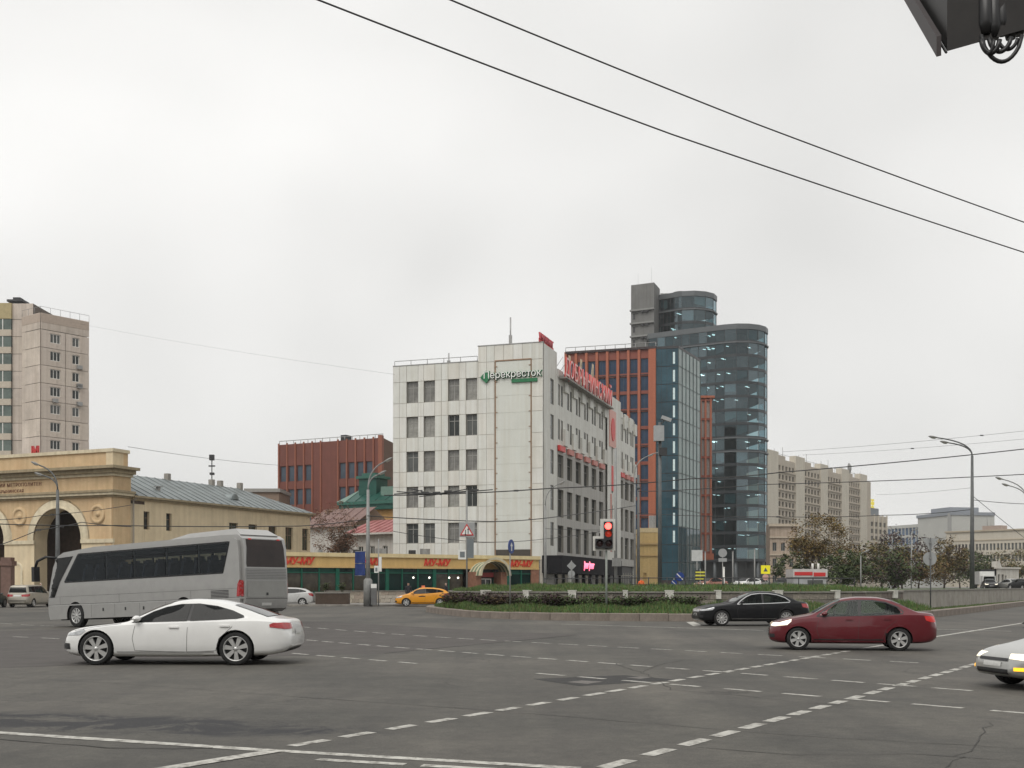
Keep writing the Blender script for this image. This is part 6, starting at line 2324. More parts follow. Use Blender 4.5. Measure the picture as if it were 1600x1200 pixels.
# dark steel box and cables hanging into the top right corner
def corner_box():
    d0 = 5.0
    t = thing('overhead_box', 'dark underside of a steel box with black cables at the top right', 'box', pt(1560, 40, d0))
    stl = mat('dark_brown_steel', (.018, .016, .015), .6, .3, var=.3, scale=6)
    blk = mat('cable_black', (.012, .012, .013), .4)
    a, b = pt(1480, 80, d0), pt(1424, -12, 5.9)      # near left corner, far left corner
    c = pt(1640, 35, 4.9)
    e1, e2 = (b - a), (c - a)
    up = Vector((0, 0, .28))
    base = [a, a + e2, a + e2 + e1 * 2.0, a + e1 * 2.0]
    mb = MB()
    mb.face(base[::-1])
    mb.face([p + up for p in base])
    for i in range(4):
        p, q = base[i], base[(i + 1) % 4]
        mb.face([p, q, q + up, p + up])
    part('box_shell', mb, [stl], t)
    # folded flange along the left edge
    s = e2.normalized()
    f0 = a - s * .025 - Vector((0, 0, .012))
    mb = MB()
    q = [f0 - s * .02, f0 - s * .0, f0 - s * .0 + e1 * 2, f0 - s * .02 + e1 * 2]
    dn = Vector((0, 0, .09))
    mb.face(q[::-1]).face([p + dn for p in q])
    for i in range(4):
        mb.face([q[i], q[(i + 1) % 4], q[(i + 1) % 4] + dn, q[i] + dn])
    part('edge_flange', mb, [mat('flange_brown', (.035, .027, .027), .6, .2, var=.2)], t)
    part('flange_rib', MB().tube([a - Vector((0, 0, .004)) - s * .004, a + e1 * 2 - Vector((0, 0, .004)) - s * .004], .006, 5), [blk], t)
    m0 = pt(1560, 55, 4.95)
    gb = MB()
    for q in range(5):
        gc = pt(1540 + q * 13, 48 + (q % 2) * 6, 4.97)
        gb.tube([gc + Vector((0, .02, .3)), gc + Vector((0, 0, .03)), gc - Vector((0, 0, .02))], [.034, .032, .02], 10)
    part('cable_glands', gb, [blk], t)
    def loop(c0, c1, drop, r):
        p, q = pt(*c0, 4.93), pt(*c1, 4.90)
        pts = []
        for i in range(13):
            k = i / 12
            v = p.lerp(q, k)
            v.z -= drop * math.sin(math.pi * k) ** .6
            pts.append(v)
        return MB().tube(pts, r, 8)
    for c0, c1, dr, r in (((1533, 55), (1597, 55), .115, .009), ((1533, 62), (1562, 62), .058, .011), ((1545, 60), (1580, 58), .06, .010), ((1560, 62), (1590, 60), .045, .008), ((1536, 60), (1553, 62), .063, .008)):
        part('cable', loop(c0, c1, dr, r), [blk], t)
    # the post that carries it stands out of the picture to the right
    part('carrying_arm', MB().tube([pt(1600, 0, 5.3), pt(1900, -20, 5.4)], .05, 8).tube([(*pt(1900, 0, 5.4).to_2d(), 0), pt(1900, -40, 5.4)], .08, 10), [stl], t)


corner_box()


# raised far street beyond the island
spread('far_street', [(26, 118), (60, 124), (190, 140), (240, 420), (120, 420), (40, 240)], -0.2, 1.08, mat('far_asphalt', (.15, .145, .135), .85, var=.15, scale=.3), 'raised far street beyond the planting island')

# ================================================================== VEHICLES
def hermite(tab, x):
    """monotone-ish cubic through (x, v) pairs"""
    if x <= tab[0][0]: return tab[0][1]
    if x >= tab[-1][0]: return tab[-1][1]
    for i in range(len(tab) - 1):
        x0, y0 = tab[i]; x1, y1 = tab[i + 1]
        if x <= x1:
            def slope(k):
                if k <= 0 or k >= len(tab) - 1: 
                    return None
                a = (tab[k][1] - tab[k - 1][1]) / (tab[k][0] - tab[k - 1][0])
                b = (tab[k + 1][1] - tab[k][1]) / (tab[k + 1][0] - tab[k][0])
                return 0 if a * b <= 0 else 2 * a * b / (a + b)
            h = x1 - x0; dl = (y1 - y0) / h
            m0, m1 = slope(i), slope(i + 1)
            m0 = dl if m0 is None else m0
            m1 = dl if m1 is None else m1
            t = (x - x0) / h
            return (2 * t ** 3 - 3 * t * t + 1) * y0 + (t ** 3 - 2 * t * t + t) * h * m0 + (-2 * t ** 3 + 3 * t * t) * y1 + (t ** 3 - t * t) * h * m1


def sharp(me, ang=38):
    me.polygons.foreach_set('use_smooth', [True] * len(me.polygons))
    me.set_sharp_from_angle(angle=R(ang))


def car_paint(name, col, rough=.32, metal=0.0, coat=.7, dirt=.35):
    return mat(name, col, rough, metal, var=.04, scale=2, coat=coat, dirt=tuple(c * .5 + .06 for c in col), dscale=2.2, damt=dirt)


M_TYRE = mat('tyre', (.014, .014, .014), .85, var=.3, scale=8)
M_RIM = mat('alloy', (.55, .55, .54), .38, .6, var=.1)
M_WELL = mat('wheel_well', (.012, .012, .012), .95, var=.1)
M_CGLASS = glass('car_glass', (.007, .008, .008), .03, spec=.16, var=.5, scale=1.3)
M_CGLASS2 = glass('car_glass_light', (.045, .053, .047), .03, spec=.35, var=.5, scale=1.5)
M_CHROME = mat('chrome', (.55, .55, .55), .2, 1.0, var=.05)
M_TRIM = mat('black_trim', (.015, .015, .016), .5, var=.2)
M_TAIL = mat('tail_lamp', (.35, .012, .015), .2, var=.3, scale=6, spec=.8, coat=.6)
M_TAILON = mat('tail_lamp_on', (.5, .02, .02), .2, var=.1, emit=(1, .05, .03), estr=.06)
M_TAILFAR = mat('tail_lamp_far', (.6, .05, .02), .3, var=0, emit=(1, .22, .05), estr=5)
M_HEAD = mat('head_lamp', (.45, .46, .47), .12, .3, var=.4, scale=9, spec=.9, coat=.8)
M_HEADON = mat('head_lamp_on', (1, .95, .8), .2, var=.2, scale=9, emit=(1, .86, .6), estr=.75)
M_AMBER = mat('amber_lamp', (.8, .4, .03), .3, var=.1, emit=(1, .5, .02), estr=1.3)
M_PLATE = mat('number_plate', (.6, .6, .58), .5, var=.1, scale=14)
M_SEAM = mat('panel_seam', (.05, .05, .05), .8, var=0)


def wheel_mesh(r, w, spokes, tyre_h=.30):
    t = MB().lathe([(r * (1 - tyre_h), -w / 2 + .01), (r * .9, -w / 2), (r * .985, -w / 2 + .02), (r, -w / 2 + .05), (r, w / 2 - .05), (r * .985, w / 2 - .02), (r * .9, w / 2), (r * (1 - tyre_h), w / 2 - .01)], 30, 'y')
    me = t.mesh('wheel', [M_TYRE])
    rr = r * (1 - tyre_h) + .004
    m = MB().lathe([(rr * .93, -w / 2 + .06), (rr, -w / 2 + .012), (rr * .95, -w / 2 + .005), (rr * .90, -w / 2 + .03), (rr * .9, w / 2 - .02)], 30, 'y', mi=0)
    m.lathe([(.001, -w / 2 + .10), (rr * .92, -w / 2 + .10)], 20, 'y', mi=1)
    m.lathe([(.001, w / 2 - .03), (rr * .95, w / 2 - .03)], 20, 'y', mi=1)
    for i in range(spokes):
        a = 2 * math.pi * i / spokes + .3
        M = Matrix.Rotation(-a, 4, 'Y') @ T((rr * .5, -w / 2 + .045, 0))
        sw = rr * (2.7 / spokes)
        k = len(m.v)
        m.box(-rr * .46, rr * .46, -.02, .025, -sw * .35, sw * .35)
        for q in range(k, k + 8):
            x, y, z = m.v[q]
            m.v[q] = tuple(M @ Vector((x, y, z * (1.45 if x > 0 else .75))))
    m.lathe([(.001, -w / 2 + .012), (rr * .16, -w / 2 + .015), (rr * .2, -w / 2 + .05)], 12, 'y')
    return me, m.mesh('rim', [M_RIM, M_TRIM])


class Body:
    """a vehicle shell with a ray tree on which panes, lamps and seams are laid"""

    def __init__(s, me, parent):
        bm = bmesh.new(); bm.from_mesh(me)
        s.tree = BVHTree.FromBMesh(bm)
        bm.free()
        s.parent = parent

    def lay(s, name, pts, dr, m, off=.006, under=None, cell=.09, parent=None):
        dr = Vector(dr).normalized()
        bm = bmesh.new()
        vs = [bm.verts.new(p) for p in pts]
        bm.faces.new(vs)
        bmesh.ops.triangulate(bm, faces=bm.faces[:])
        for _ in range(6):
            long_ = [e for e in bm.edges if e.calc_length() > cell]
            if not long_: break
            bmesh.ops.subdivide_edges(bm, edges=long_, cuts=1)
            bmesh.ops.triangulate(bm, faces=[f for f in bm.faces if len(f.verts) > 3])
        dead = []
        for v in bm.verts:
            hit = s.tree.ray_cast(v.co - dr * 4, dr)
            if hit[0] is None:
                dead.append(v)
            else:
                n = hit[1]
                if n.dot(dr) > 0: n = -n
                v.co = hit[0] - dr * (off * 1.6)
        inner = [v for v in bm.verts if not v.is_boundary]
        if inner and 'window' in name or name == 'windscreen':
            for _ in range(6):
                bmesh.ops.smooth_vert(bm, verts=inner, factor=.5, use_axis_x=True, use_axis_y=True, use_axis_z=True)
        if dead:
            bmesh.ops.delete(bm, geom=dead, context='VERTS')
        if not bm.faces:
            bm.free(); return None
        bmesh.ops.recalc_face_normals(bm, faces=bm.faces)
        me = bpy.data.meshes.new(name)
        bm.to_mesh(me); bm.free()
        if sum(p.normal.dot(dr) for p in me.polygons) > 0:
            me.flip_normals()
        me.materials.append(m)
        me.polygons.foreach_set('use_smooth', [True] * len(me.polygons))
        return put(name, me, parent or s.parent, local=True)

    def line(s, name, pts, dr, w, m, off=.004, parent=None):
        """narrow strip along a polyline (same side view), e.g. a door seam"""
        dr = Vector(dr).normalized()
        P = [Vector(p) for p in pts]
        fine = []
        for a, b in zip(P, P[1:]):
            n = max(1, int((b - a).length / .1))
            fine += [a.lerp(b, i / n) for i in range(n)]
        fine.append(P[-1])
        mb = MB()
        for i, p in enumerate(fine):
            t = (fine[min(i + 1, len(fine) - 1)] - fine[max(i - 1, 0)]).normalized()
            sd = t.cross(dr).normalized() * w / 2
            row = []
            for q in (p - sd, p + sd):
                hit = s.tree.ray_cast(q - dr * 4, dr)
                if hit[0] is None: row = None; break
                row.append(tuple(hit[0] - dr * off))
            if row is None: continue
            mb.v += row
        for i in range(len(mb.v) // 2 - 1):
            mb.f.append((2 * i, 2 * i + 1, 2 * i + 3, 2 * i + 2)); mb.m.append(0); mb.sm.append(True)
        if mb.f:
            return put(name, mb.mesh(name, [m]), parent or s.parent, local=True)


def in_poly(x, z, poly):
    c = False
    for i in range(len(poly)):
        (x0, z0), (x1, z1) = poly[i], poly[i - 1]
        if (z0 > z) != (z1 > z) and x < (x1 - x0) * (z - z0) / (z1 - z0) + x0:
            c = not c
    return c


def grown(poly, e=.015):
    cx, cz = sum(p[0] for p in poly) / len(poly), sum(p[1] for p in poly) / len(poly)
    return [(x + math.copysign(e, x - cx), z + math.copysign(e, z - cz)) for x, z in poly]


def cut_wells(me, centers, r, halfw, depth, mats, holes=()):
    """boolean wheel arches out of a shell"""
    o = bpy.data.objects.new('shell_tmp', me); COL.objects.link(o)
    cb = MB()
    for (x, z) in centers:
        for sg in (-1, 1):
            y0, y1 = sg * (halfw - depth), sg * (halfw + .3)
            k = len(cb.v)
            n = 28
            for yy in (min(y0, y1), max(y0, y1)):
                for i in range(n):
                    a = 2 * math.pi * i / n
                    cb.v.append((x + r * math.cos(a), yy, z + r * math.sin(a)))
            for i in range(n):
                j = (i + 1) % n
                cb.f.append((k + i, k + n + i, k + n + j, k + j)); cb.m.append(0); cb.sm.append(True)
            cb.f.append(tuple(range(k, k + n))); cb.m.append(0); cb.sm.append(False)
            cb.f.append(tuple(range(k + 2 * n - 1, k + n - 1, -1))); cb.m.append(0); cb.sm.append(False)
    for poly in holes:
        k, n = len(cb.v), len(poly)
        cb.v += [(x, -halfw - .4, z) for x, z in poly] + [(x, halfw + .4, z) for x, z in poly]
        for i in range(n):
            j = (i + 1) % n
            cb.f.append((k + i, k + n + i, k + n + j, k + j)); cb.m.append(0); cb.sm.append(False)
        cb.f.append(tuple(range(k, k + n))); cb.m.append(0); cb.sm.append(False)
        cb.f.append(tuple(range(k + 2 * n - 1, k + n - 1, -1))); cb.m.append(0); cb.sm.append(False)
    big = [grown(p) for p in holes]
    cme = cb.mesh('cutter', [mats[1]])
    bm = bmesh.new(); bm.from_mesh(cme); bmesh.ops.recalc_face_normals(bm, faces=bm.faces); bm.to_mesh(cme); bm.free()
    c = bpy.data.objects.new('cutter_tmp', cme); COL.objects.link(c)
    md = o.modifiers.new('cut', 'BOOLEAN')
    md.operation = 'DIFFERENCE'; md.object = c; md.solver = 'EXACT'
    res = evalmesh(o)
    bpy.data.objects.remove(o); bpy.data.objects.remove(c)
    res.materials.clear()
    for m in mats: res.materials.append(m)
    for p in res.polygons:
        c_ = p.center
        ins = any(math.hypot(c_.x - x, c_.z - z) < r * 1.002 for x, z in centers)
        if not ins and abs(c_.y) < halfw * .6:
            ins = any(in_poly(c_.x, c_.z, q) for q in big)
        p.material_index = 1 if ins else 0
    sharp(res)
    return res


def shell(L, W, top, belt, bot, plan, crown=.0, cab=.22, roofdrop=.055, cabref=.42):
    """car shell lofted from stations; front at -x"""
    fr = [0, .004, .012, .025, .04] + [.06 + .88 * i / 64 for i in range(65)] + [.955, .968, .98, .99, .996, 1.0]
    rings = []
    for f in fr:
        w = W / 2 * hermite(plan, f)
        zb, zs, zt = hermite(bot, f), hermite(belt, f), hermite(top, f)
        zs = min(zs, zt - .02)
        c = max(0, min(1, (zt - zs) / cabref))
        h = zs - zb
        yr = w * (.90 - cab * c)
        zr = zt - roofdrop * c - .014
        P = [(0, zb), (.5 * w, zb), (.84 * w, zb + .005), (.94 * w, zb + .05 * min(1, h / .5)), (.975 * w, zb + .16 * h), (.995 * w, zb + .38 * h), (1.0 * w, zb + .60 * h), (.992 * w, zb + .80 * h), (.968 * w, zs - .015), (.945 * w, zs)]
        y0 = .93 * w
        for k in (.15, .35, .55, .75, .92, 1.0):
            bow = .018 * w * math.sin(math.pi * k) * c
            P.append((y0 + (yr - y0) * k + bow, zs + .004 + (zr - zs - .004) * k))
        P += [(yr * .95, zr + (zt - zr) * .45), (yr * .82, zr + (zt - zr) * .75), (yr * .5, zr + (zt - zr) * .95), (0, zt)]
        ring = [(f * L - L / 2, -y, z) for y, z in P] + [(f * L - L / 2, y, z) for y, z in P[-2:0:-1]]
        rings.append(ring)
    n = len(rings[0])
    mb = MB()
    for r in rings: mb.v += r
    for i in range(len(rings) - 1):
        for j in range(n):
            q = (j + 1) % n
            mb.f.append((i * n + j, i * n + q, (i + 1) * n + q, (i + 1) * n + j)); mb.m.append(0); mb.sm.append(True)
    mb.f.append(tuple(range(n - 1, -1, -1))); mb.m.append(0); mb.sm.append(False)
    e = (len(rings) - 1) * n
    mb.f.append(tuple(range(e, e + n))); mb.m.append(0); mb.sm.append(False)
    me = mb.mesh('body', [M_TRIM])
    bm = bmesh.new(); bm.from_mesh(me)
    bmesh.ops.remove_doubles(bm, verts=bm.verts, dist=1e-5)
    bmesh.ops.recalc_face_normals(bm, faces=bm.faces)
    bm.to_mesh(me); bm.free()
    return me


def make_car(name, label, cat, sp, loc, rz, paint_m, group=None, z=None, scale=1.0, lit=False, tail_on=False, gm=None, detail=True):
    L, W = sp['L'], sp['W']
    t = thing(name, label, cat, (loc[0], loc[1], gz(loc[0], loc[1]) if z is None else z), rz, group)
    t.matrix_basis = t.matrix_basis @ Matrix.Scale(scale, 4)
    X = lambda f: f * L - L / 2
    me = shell(L, W, sp['top'], sp['belt'], sp['bot'], sp['plan'], cab=sp.get('cab', .22), cabref=sp.get('cabref', .42))
    rw = sp['rw']
    cen = [(X(f), rw) for f in sp['wheels']]
    B = Body(me, t)
    gm = gm or M_CGLASS
    see = gm is M_CGLASS2
    holes = [[(X(f), zz) for f, zz in poly] for poly in sp['glass']] if see else ()
    me = cut_wells(me, cen, rw * 1.14, W / 2, .34, [paint_m, M_WELL], holes)
    body = put('body', me, t, local=True)
    sgm = sheer_glass('car_sheer_glass', (.40, .47, .435), (.35, .38, .37), .0) if see else gm
    if see:
        zb_ = hermite(sp['belt'], .5)
        for f, h in ((.50, .30), (.735, .20)):
            for y in (-.36, .36):
                part('seat', MB().obox(T((X(f), y, zb_ + h * .35)) @ Matrix.Rotation(R(12), 4, 'Y'), .10, .46, h * .7 + .1).obox(T((X(f) + .03, y, zb_ + h + .02)), .09, .24, .16), [M_TRIM], t, local=True)
        part('steering_wheel', MB().lathe([(.16, -.01), (.185, 0), (.16, .01)], 14, 'x', (X(.40), -.36, zb_ + .02)), [M_TRIM], t, local=True)
    key = ('wheel', rw, sp['spokes'])
    if key not in WCACHE:
        WCACHE[key] = wheel_mesh(rw, .215, sp['spokes'], sp.get('tyre_h', .3))
    wme, rme = WCACHE[key]
    for (x, zc) in cen:
        for sg in (-1, 1):
            w = put('wheel', wme, t, T((x, sg * (W / 2 - .135), zc)) @ (Matrix.Identity(4) if sg < 0 else Matrix.Rotation(math.pi, 4, 'Z')), local=True)
            put('rim', rme, w, local=True)
    # side glass
    for sg in (-1, 1):
        dr = (0, -sg, 0)
        if see:
            lp = [(X(f), sg * 2, zz) for f, zz in sp['dlo']]
            B.line('window_surround', lp + lp[:1], dr, .035, sp.get('surround', M_TRIM), .005)
            g0, g1 = sp['glass'][0], sp['glass'][1]
            B.line('door_pillar', [(X((g0[-1][0] + g1[0][0]) / 2), sg * 2, g0[-1][1]), (X((g0[-2][0] + g1[1][0]) / 2), sg * 2, g0[-2][1])], dr, .095, M_TRIM, .006)
        else:
            B.lay('window_surround', [(X(f), sg * 2, zz) for f, zz in sp['dlo']], dr, sp.get('surround', M_TRIM), .004)
        for poly in sp['glass']:
            B.lay('side_window', [(X(f), sg * 2, zz) for f, zz in poly], dr, sgm, .0085)
        if detail:
            for ln in sp['seams']:
                B.line('door_seam', [(X(f), sg * 2, zz) for f, zz in ln], dr, .008, M_SEAM)
            for (f, zz) in sp['handles']:
                hnd = MB().box(X(f) - .1, X(f) + .1, 0, .03, zz - .014, zz + .014)
                hit = B.tree.ray_cast(Vector((X(f), sg * 3, zz)), Vector((0, -sg, 0)))
                if hit[0]:
                    for i, v in enumerate(hnd.v): hnd.v[i] = (v[0], hit[0].y + sg * (v[1] + .002), v[2])
                    put('door_handle', hnd.mesh('door_handle', [sp.get('handle_m', paint_m)]), t, local=True)
        # mirror
        f, zz = sp['mirror']
        hit = B.tree.ray_cast(Vector((X(f), sg * 3, zz - .04)), Vector((0, -sg, 0)))
        if hit[0]:
            m = MB().lathe([(.001, -.11), (.06, -.09), (.085, 0), (.07, .07), (.02, .09)], 10, 'y')
            for i, v in enumerate(m.v): m.v[i] = (v[0] * 1.05 + X(f), hit[0].y + sg * (.10 + v[1] * (-1)), zz + .02 + v[2] * .75)
            put('wing_mirror', m.mesh('wing_mirror', [paint_m]), t, local=True)
        # lamps
        for nm, poly, on in (('headlight', sp['head'], lit), ('tail_light', sp['tail'], tail_on)):
            d_ = (.75 if nm == 'headlight' else -.75, -sg * .75, 0)
            B.lay(nm, [(X(f), sg * y, zz) for f, y, zz in poly], d_, ((M_HEADON if on else M_HEAD) if nm == 'headlight' else (M_TAILFAR if on == 'bright' else M_TAILON if on else M_TAIL)), .008, cell=.06)
        if 'fog' in sp:
            B.lay('fog_lamp', [(X(f), sg * y, zz) for f, y, zz in sp['fog']], (.9, -sg * .4, 0), sp.get('fog_m', M_TRIM), .008, cell=.06)
        B.line('sill_trim', [(X(sp['wheels'][0]) + rw * 1.3, sg * 2, sp['sill']), (X(sp['wheels'][1]) - rw * 1.3, sg * 2, sp['sill'])], dr, .03, sp.get('sill_m', M_TRIM))
    # windscreen and rear window laid from above
    a, b, ya, yb = sp['ws']
    B.lay('windscreen', [(X(a), -ya, 3), (X(a - .012), -ya * .5, 3), (X(a - .018), 0, 3), (X(a - .012), ya * .5, 3), (X(a), ya, 3), (X(b), yb, 3), (X(b - .008), 0, 3), (X(b), -yb, 3)], (0, 0, -1), sp.get('ws_m', gm), .008)
    if 'rwin' in sp:
        a, b, ya, yb = sp['rwin']
        B.lay('rear_window', [(X(a), -ya, 3), (X(a), ya, 3), (X(b), yb, 3), (X(b), -yb, 3)], (0, 0, -1), gm, .008)
    if 'rwin_back' in sp:
        y0, y1, z0, z1 = sp['rwin_back']
        B.lay('rear_window', [(4, -y0, z0), (4, y0, z0), (4, y1, z1), (4, -y1, z1)], (-1, 0, 0), gm, .008)
    for (y0, y1, z0, z1, m, nm) in sp['front']:
        B.lay(nm, [(-4, y0, z0), (-4, y1, z0), (-4, y1, z1), (-4, y0, z1)], (1, 0, 0), m, .008)
    for (y0, y1, z0, z1, m, nm) in sp['back']:
        B.lay(nm, [(4, y0, z0), (4, y1, z0), (4, y1, z1), (4, y0, z1)], (-1, 0, 0), m, .008)
    return t, B


PLAN = [(0, .60), (.02, .74), (.05, .86), (.10, .94), (.2, .985), (.5, 1.0), (.8, .985), (.9, .95), (.96, .88), (.985, .80), (1, .70)]

LIFT = dict(L=4.72, W=1.84, rw=.338, spokes=7, tyre_h=.25, wheels=(.163, .770), plan=PLAN, cab=.25,
            top=[(0, .50), (.008, .60), (.03, .69), (.10, .775), (.20, .83), (.285, .885), (.30, .91), (.36, 1.06), (.44, 1.235), (.50, 1.315), (.56, 1.345), (.64, 1.33), (.72, 1.265), (.80, 1.155), (.87, 1.035), (.925, .955), (.965, .93), (.985, .90), (.994, .80), (1, .66)],
            belt=[(0, .44), (.02, .60), (.10, .725), (.25, .82), (.45, .865), (.7, .905), (.85, .915), (.95, .88), (1, .6)],
            bot=[(0, .30), (.02, .22), (.1, .17), (.5, .165), (.9, .20), (.97, .27), (1, .38)],
            dlo=[(.315, .865), (.345, .95), (.40, 1.09), (.455, 1.185), (.52, 1.245), (.60, 1.255), (.68, 1.205), (.75, 1.115), (.80, 1.015), (.805, .975), (.775, .945), (.6, .915), (.45, .885)],
            glass=[[(.325, .872), (.350, .95), (.405, 1.085), (.458, 1.175), (.515, 1.232), (.565, 1.242), (.558, .903)],
                   [(.572, .905), (.578, 1.242), (.60, 1.242), (.68, 1.192), (.748, 1.105), (.795, 1.01), (.797, .98), (.773, .952), (.69, .928)]],
            seams=[[(.335, .80), (.325, .55), (.335, .30), (.55, .27)], [(.565, .89), (.562, .6), (.56, .28)], [(.77, .93), (.755, .78), (.70, .55), (.685, .30), (.56, .27)], [(.06, .70), (.15, .775), (.27, .845)]],
            handles=[(.505, .775), (.725, .80)], mirror=(.345, .93), sill=.27,
            head=[(.02, .95, .66), (.085, .95, .735), (.10, .95, .70), (.075, .95, .615), (.015, .7, .60), (.0, .5, .61), (.005, .5, .67)],
            tail=[(.955, .95, .865), (.99, .8, .87), (1.0, .5, .86), (1.0, .5, .74), (.99, .8, .735), (.935, .95, .775), (.935, .95, .83)],
            fog=[(.0, .55, .32), (.03, .80, .32), (.03, .80, .44), (.0, .55, .44)],
            ws=(.315, .475, .74, .56), rwin=(.75, .90, .54, .66),
            front=[(-.36, .36, .30, .62, M_TRIM, 'grille'), (-.26, .26, .40, .50, M_PLATE, 'number_plate')],
            back=[(-.26, .26, .62, .73, M_PLATE, 'number_plate'), (-.6, .6, .24, .34, M_TRIM, 'diffuser')])

SEDAN = dict(L=4.48, W=1.74, rw=.315, spokes=7, wheels=(.174, .775), plan=PLAN, cab=.24,
             top=[(0, .55), (.008, .68), (.03, .78), (.10, .87), (.18, .94), (.25, 1.0), (.27, 1.04), (.33, 1.20), (.40, 1.37), (.46, 1.455), (.55, 1.49), (.64, 1.48), (.72, 1.42), (.79, 1.29), (.86, 1.135), (.895, 1.075), (.95, 1.055), (.98, 1.03), (.994, .92), (1, .75)],
             belt=[(0, .50), (.02, .68), (.10, .80), (.22, .90), (.45, .955), (.7, .99), (.85, 1.01), (.95, .99), (1, .7)],
             bot=[(0, .30), (.02, .23), (.1, .19), (.5, .185), (.9, .21), (.97, .26), (1, .36)],
             dlo=[(.285, .945), (.33, 1.10), (.39, 1.27), (.44, 1.355), (.52, 1.395), (.62, 1.39), (.70, 1.335), (.77, 1.205), (.80, 1.08), (.795, 1.03), (.65, .99), (.45, .965)],
             glass=[[(.335, .965), (.355, 1.12), (.395, 1.255), (.442, 1.34), (.535, 1.378), (.53, .985)], [(.548, .988), (.555, 1.378), (.62, 1.373), (.70, 1.318), (.765, 1.195), (.785, 1.085), (.78, 1.035), (.65, 1.003)]],
             seams=[[(.30, .93), (.285, .6), (.30, .32), (.53, .29)], [(.54, .97), (.535, .6), (.532, .3)], [(.775, 1.03), (.76, .85), (.70, .62), (.675, .33), (.53, .29)], [(.06, .78), (.15, .87), (.24, .945)]],
             handles=[(.48, .855), (.705, .875)], mirror=(.33, 1.0), sill=.30,
             head=[(.015, .92, .77), (.10, .92, .865), (.11, .92, .80), (.085, .92, .70), (.02, .75, .66), (.0, .48, .68), (.0, .48, .76)],
             tail=[(.955, .95, .97), (.985, .85, .965), (1.0, .62, .95), (1.0, .62, .80), (.985, .85, .795), (.965, .95, .84)],
             fog=[(.0, .55, .35), (.02, .72, .35), (.02, .72, .45), (.0, .55, .45)],
             ws=(.285, .43, .70, .55), rwin=(.735, .865, .53, .62),
             front=[(-.42, .42, .36, .58, M_TRIM, 'grille'), (-.38, .38, .63, .70, M_TRIM, 'upper_grille'), (-.26, .26, .45, .55, M_PLATE, 'number_plate')],
             back=[(-.26, .26, .72, .83, M_PLATE, 'number_plate'), (-.55, .55, .3, .38, M_TRIM, 'diffuser')])

BIGSEDAN = dict(SEDAN)
BIGSEDAN.update(L=4.74, W=1.82, rw=.33, spokes=10, wheels=(.185, .770), surround=M_CHROME, sill_m=M_CHROME, handle_m=None,
                top=[(0, .52), (.008, .66), (.03, .75), (.10, .84), (.20, .905), (.28, .96), (.30, .99), (.36, 1.15), (.43, 1.31), (.49, 1.405), (.56, 1.445), (.64, 1.44), (.72, 1.37), (.79, 1.25), (.86, 1.10), (.90, 1.035), (.95, 1.01), (.98, .985), (.994, .88), (1, .72)],
                belt=[(0, .46), (.02, .66), (.10, .77), (.22, .865), (.45, .91), (.7, .945), (.85, .96), (.95, .945), (1, .66)],
                dlo=[(.325, .905), (.365, 1.06), (.42, 1.22), (.47, 1.315), (.54, 1.355), (.62, 1.35), (.70, 1.295), (.77, 1.18), (.81, 1.03), (.80, .985), (.65, .95), (.45, .925)],
                glass=[[(.352, .928), (.378, 1.06), (.426, 1.20), (.474, 1.29), (.552, 1.332), (.548, .95)], [(.566, .952), (.572, 1.332), (.62, 1.328), (.695, 1.275), (.76, 1.165), (.795, 1.03), (.787, .998), (.65, .968)]],
                seams=[[(.335, .89), (.32, .6), (.335, .32), (.55, .29)], [(.557, .94), (.553, .6), (.55, .3)], [(.79, .98), (.775, .85), (.71, .62), (.69, .33), (.55, .29)], [(.06, .75), (.15, .835), (.27, .91)]],
                handles=[(.50, .82), (.72, .84)], mirror=(.365, .965),
                ws=(.315, .455, .72, .56), rwin=(.735, .875, .55, .64),
                head=[(.015, .92, .72), (.095, .92, .80), (.105, .92, .74), (.085, .92, .665), (.02, .75, .63), (.0, .48, .635), (.0, .48, .70)],
                tail=[(.93, .95, .93), (.985, .85, .92), (1.0, .6, .91), (1.0, .6, .74), (.985, .85, .735), (.94, .95, .78)],
                front=[(-.42, .42, .32, .52, M_TRIM, 'grille'), (-.46, .46, .60, .71, M_CHROME, 'upper_grille'), (-.26, .26, .43, .53, M_PLATE, 'number_plate')])
BIGSEDAN.pop('handle_m')

HATCH = dict(SEDAN)
HATCH.update(L=4.30, W=1.78, rw=.318, spokes=6, wheels=(.195, .80),
             top=[(0, .52), (.008, .66), (.03, .76), (.10, .87), (.19, .96), (.24, 1.02), (.30, 1.18), (.38, 1.36), (.45, 1.45), (.54, 1.48), (.68, 1.465), (.80, 1.40), (.88, 1.32), (.93, 1.20), (.97, 1.02), (.985, .92), (.995, .80), (1, .66)],
             belt=[(0, .48), (.02, .66), (.10, .80), (.22, .92), (.45, .97), (.7, 1.02), (.85, 1.05), (.93, 1.02), (1, .62)],
             dlo=[(.27, .955), (.32, 1.12), (.38, 1.27), (.44, 1.35), (.53, 1.385), (.68, 1.375), (.79, 1.31), (.87, 1.20), (.86, 1.12), (.65, 1.03), (.45, .985)],
             glass=[[(.315, .975), (.335, 1.12), (.385, 1.255), (.444, 1.335), (.535, 1.368), (.53, 1.0)], [(.548, 1.005), (.553, 1.368), (.68, 1.358), (.745, 1.325), (.74, 1.07)], [(.755, 1.075), (.76, 1.315), (.79, 1.295), (.86, 1.195), (.85, 1.125)]],
             seams=[[(.29, .94), (.275, .6), (.29, .32), (.52, .29)], [(.54, .985), (.535, .6), (.53, .3)], [(.75, 1.05), (.745, .85), (.705, .62), (.685, .33), (.53, .29)]],
             handles=[(.48, .875), (.70, .91)], mirror=(.315, 1.01), ws=(.27, .42, .70, .56), rwin=(.86, .95, .58, .66),
             tail=[(.93, .95, 1.03), (.975, .85, 1.03), (.995, .62, 1.0), (1.0, .62, .80), (.985, .85, .79), (.945, .95, .85)])

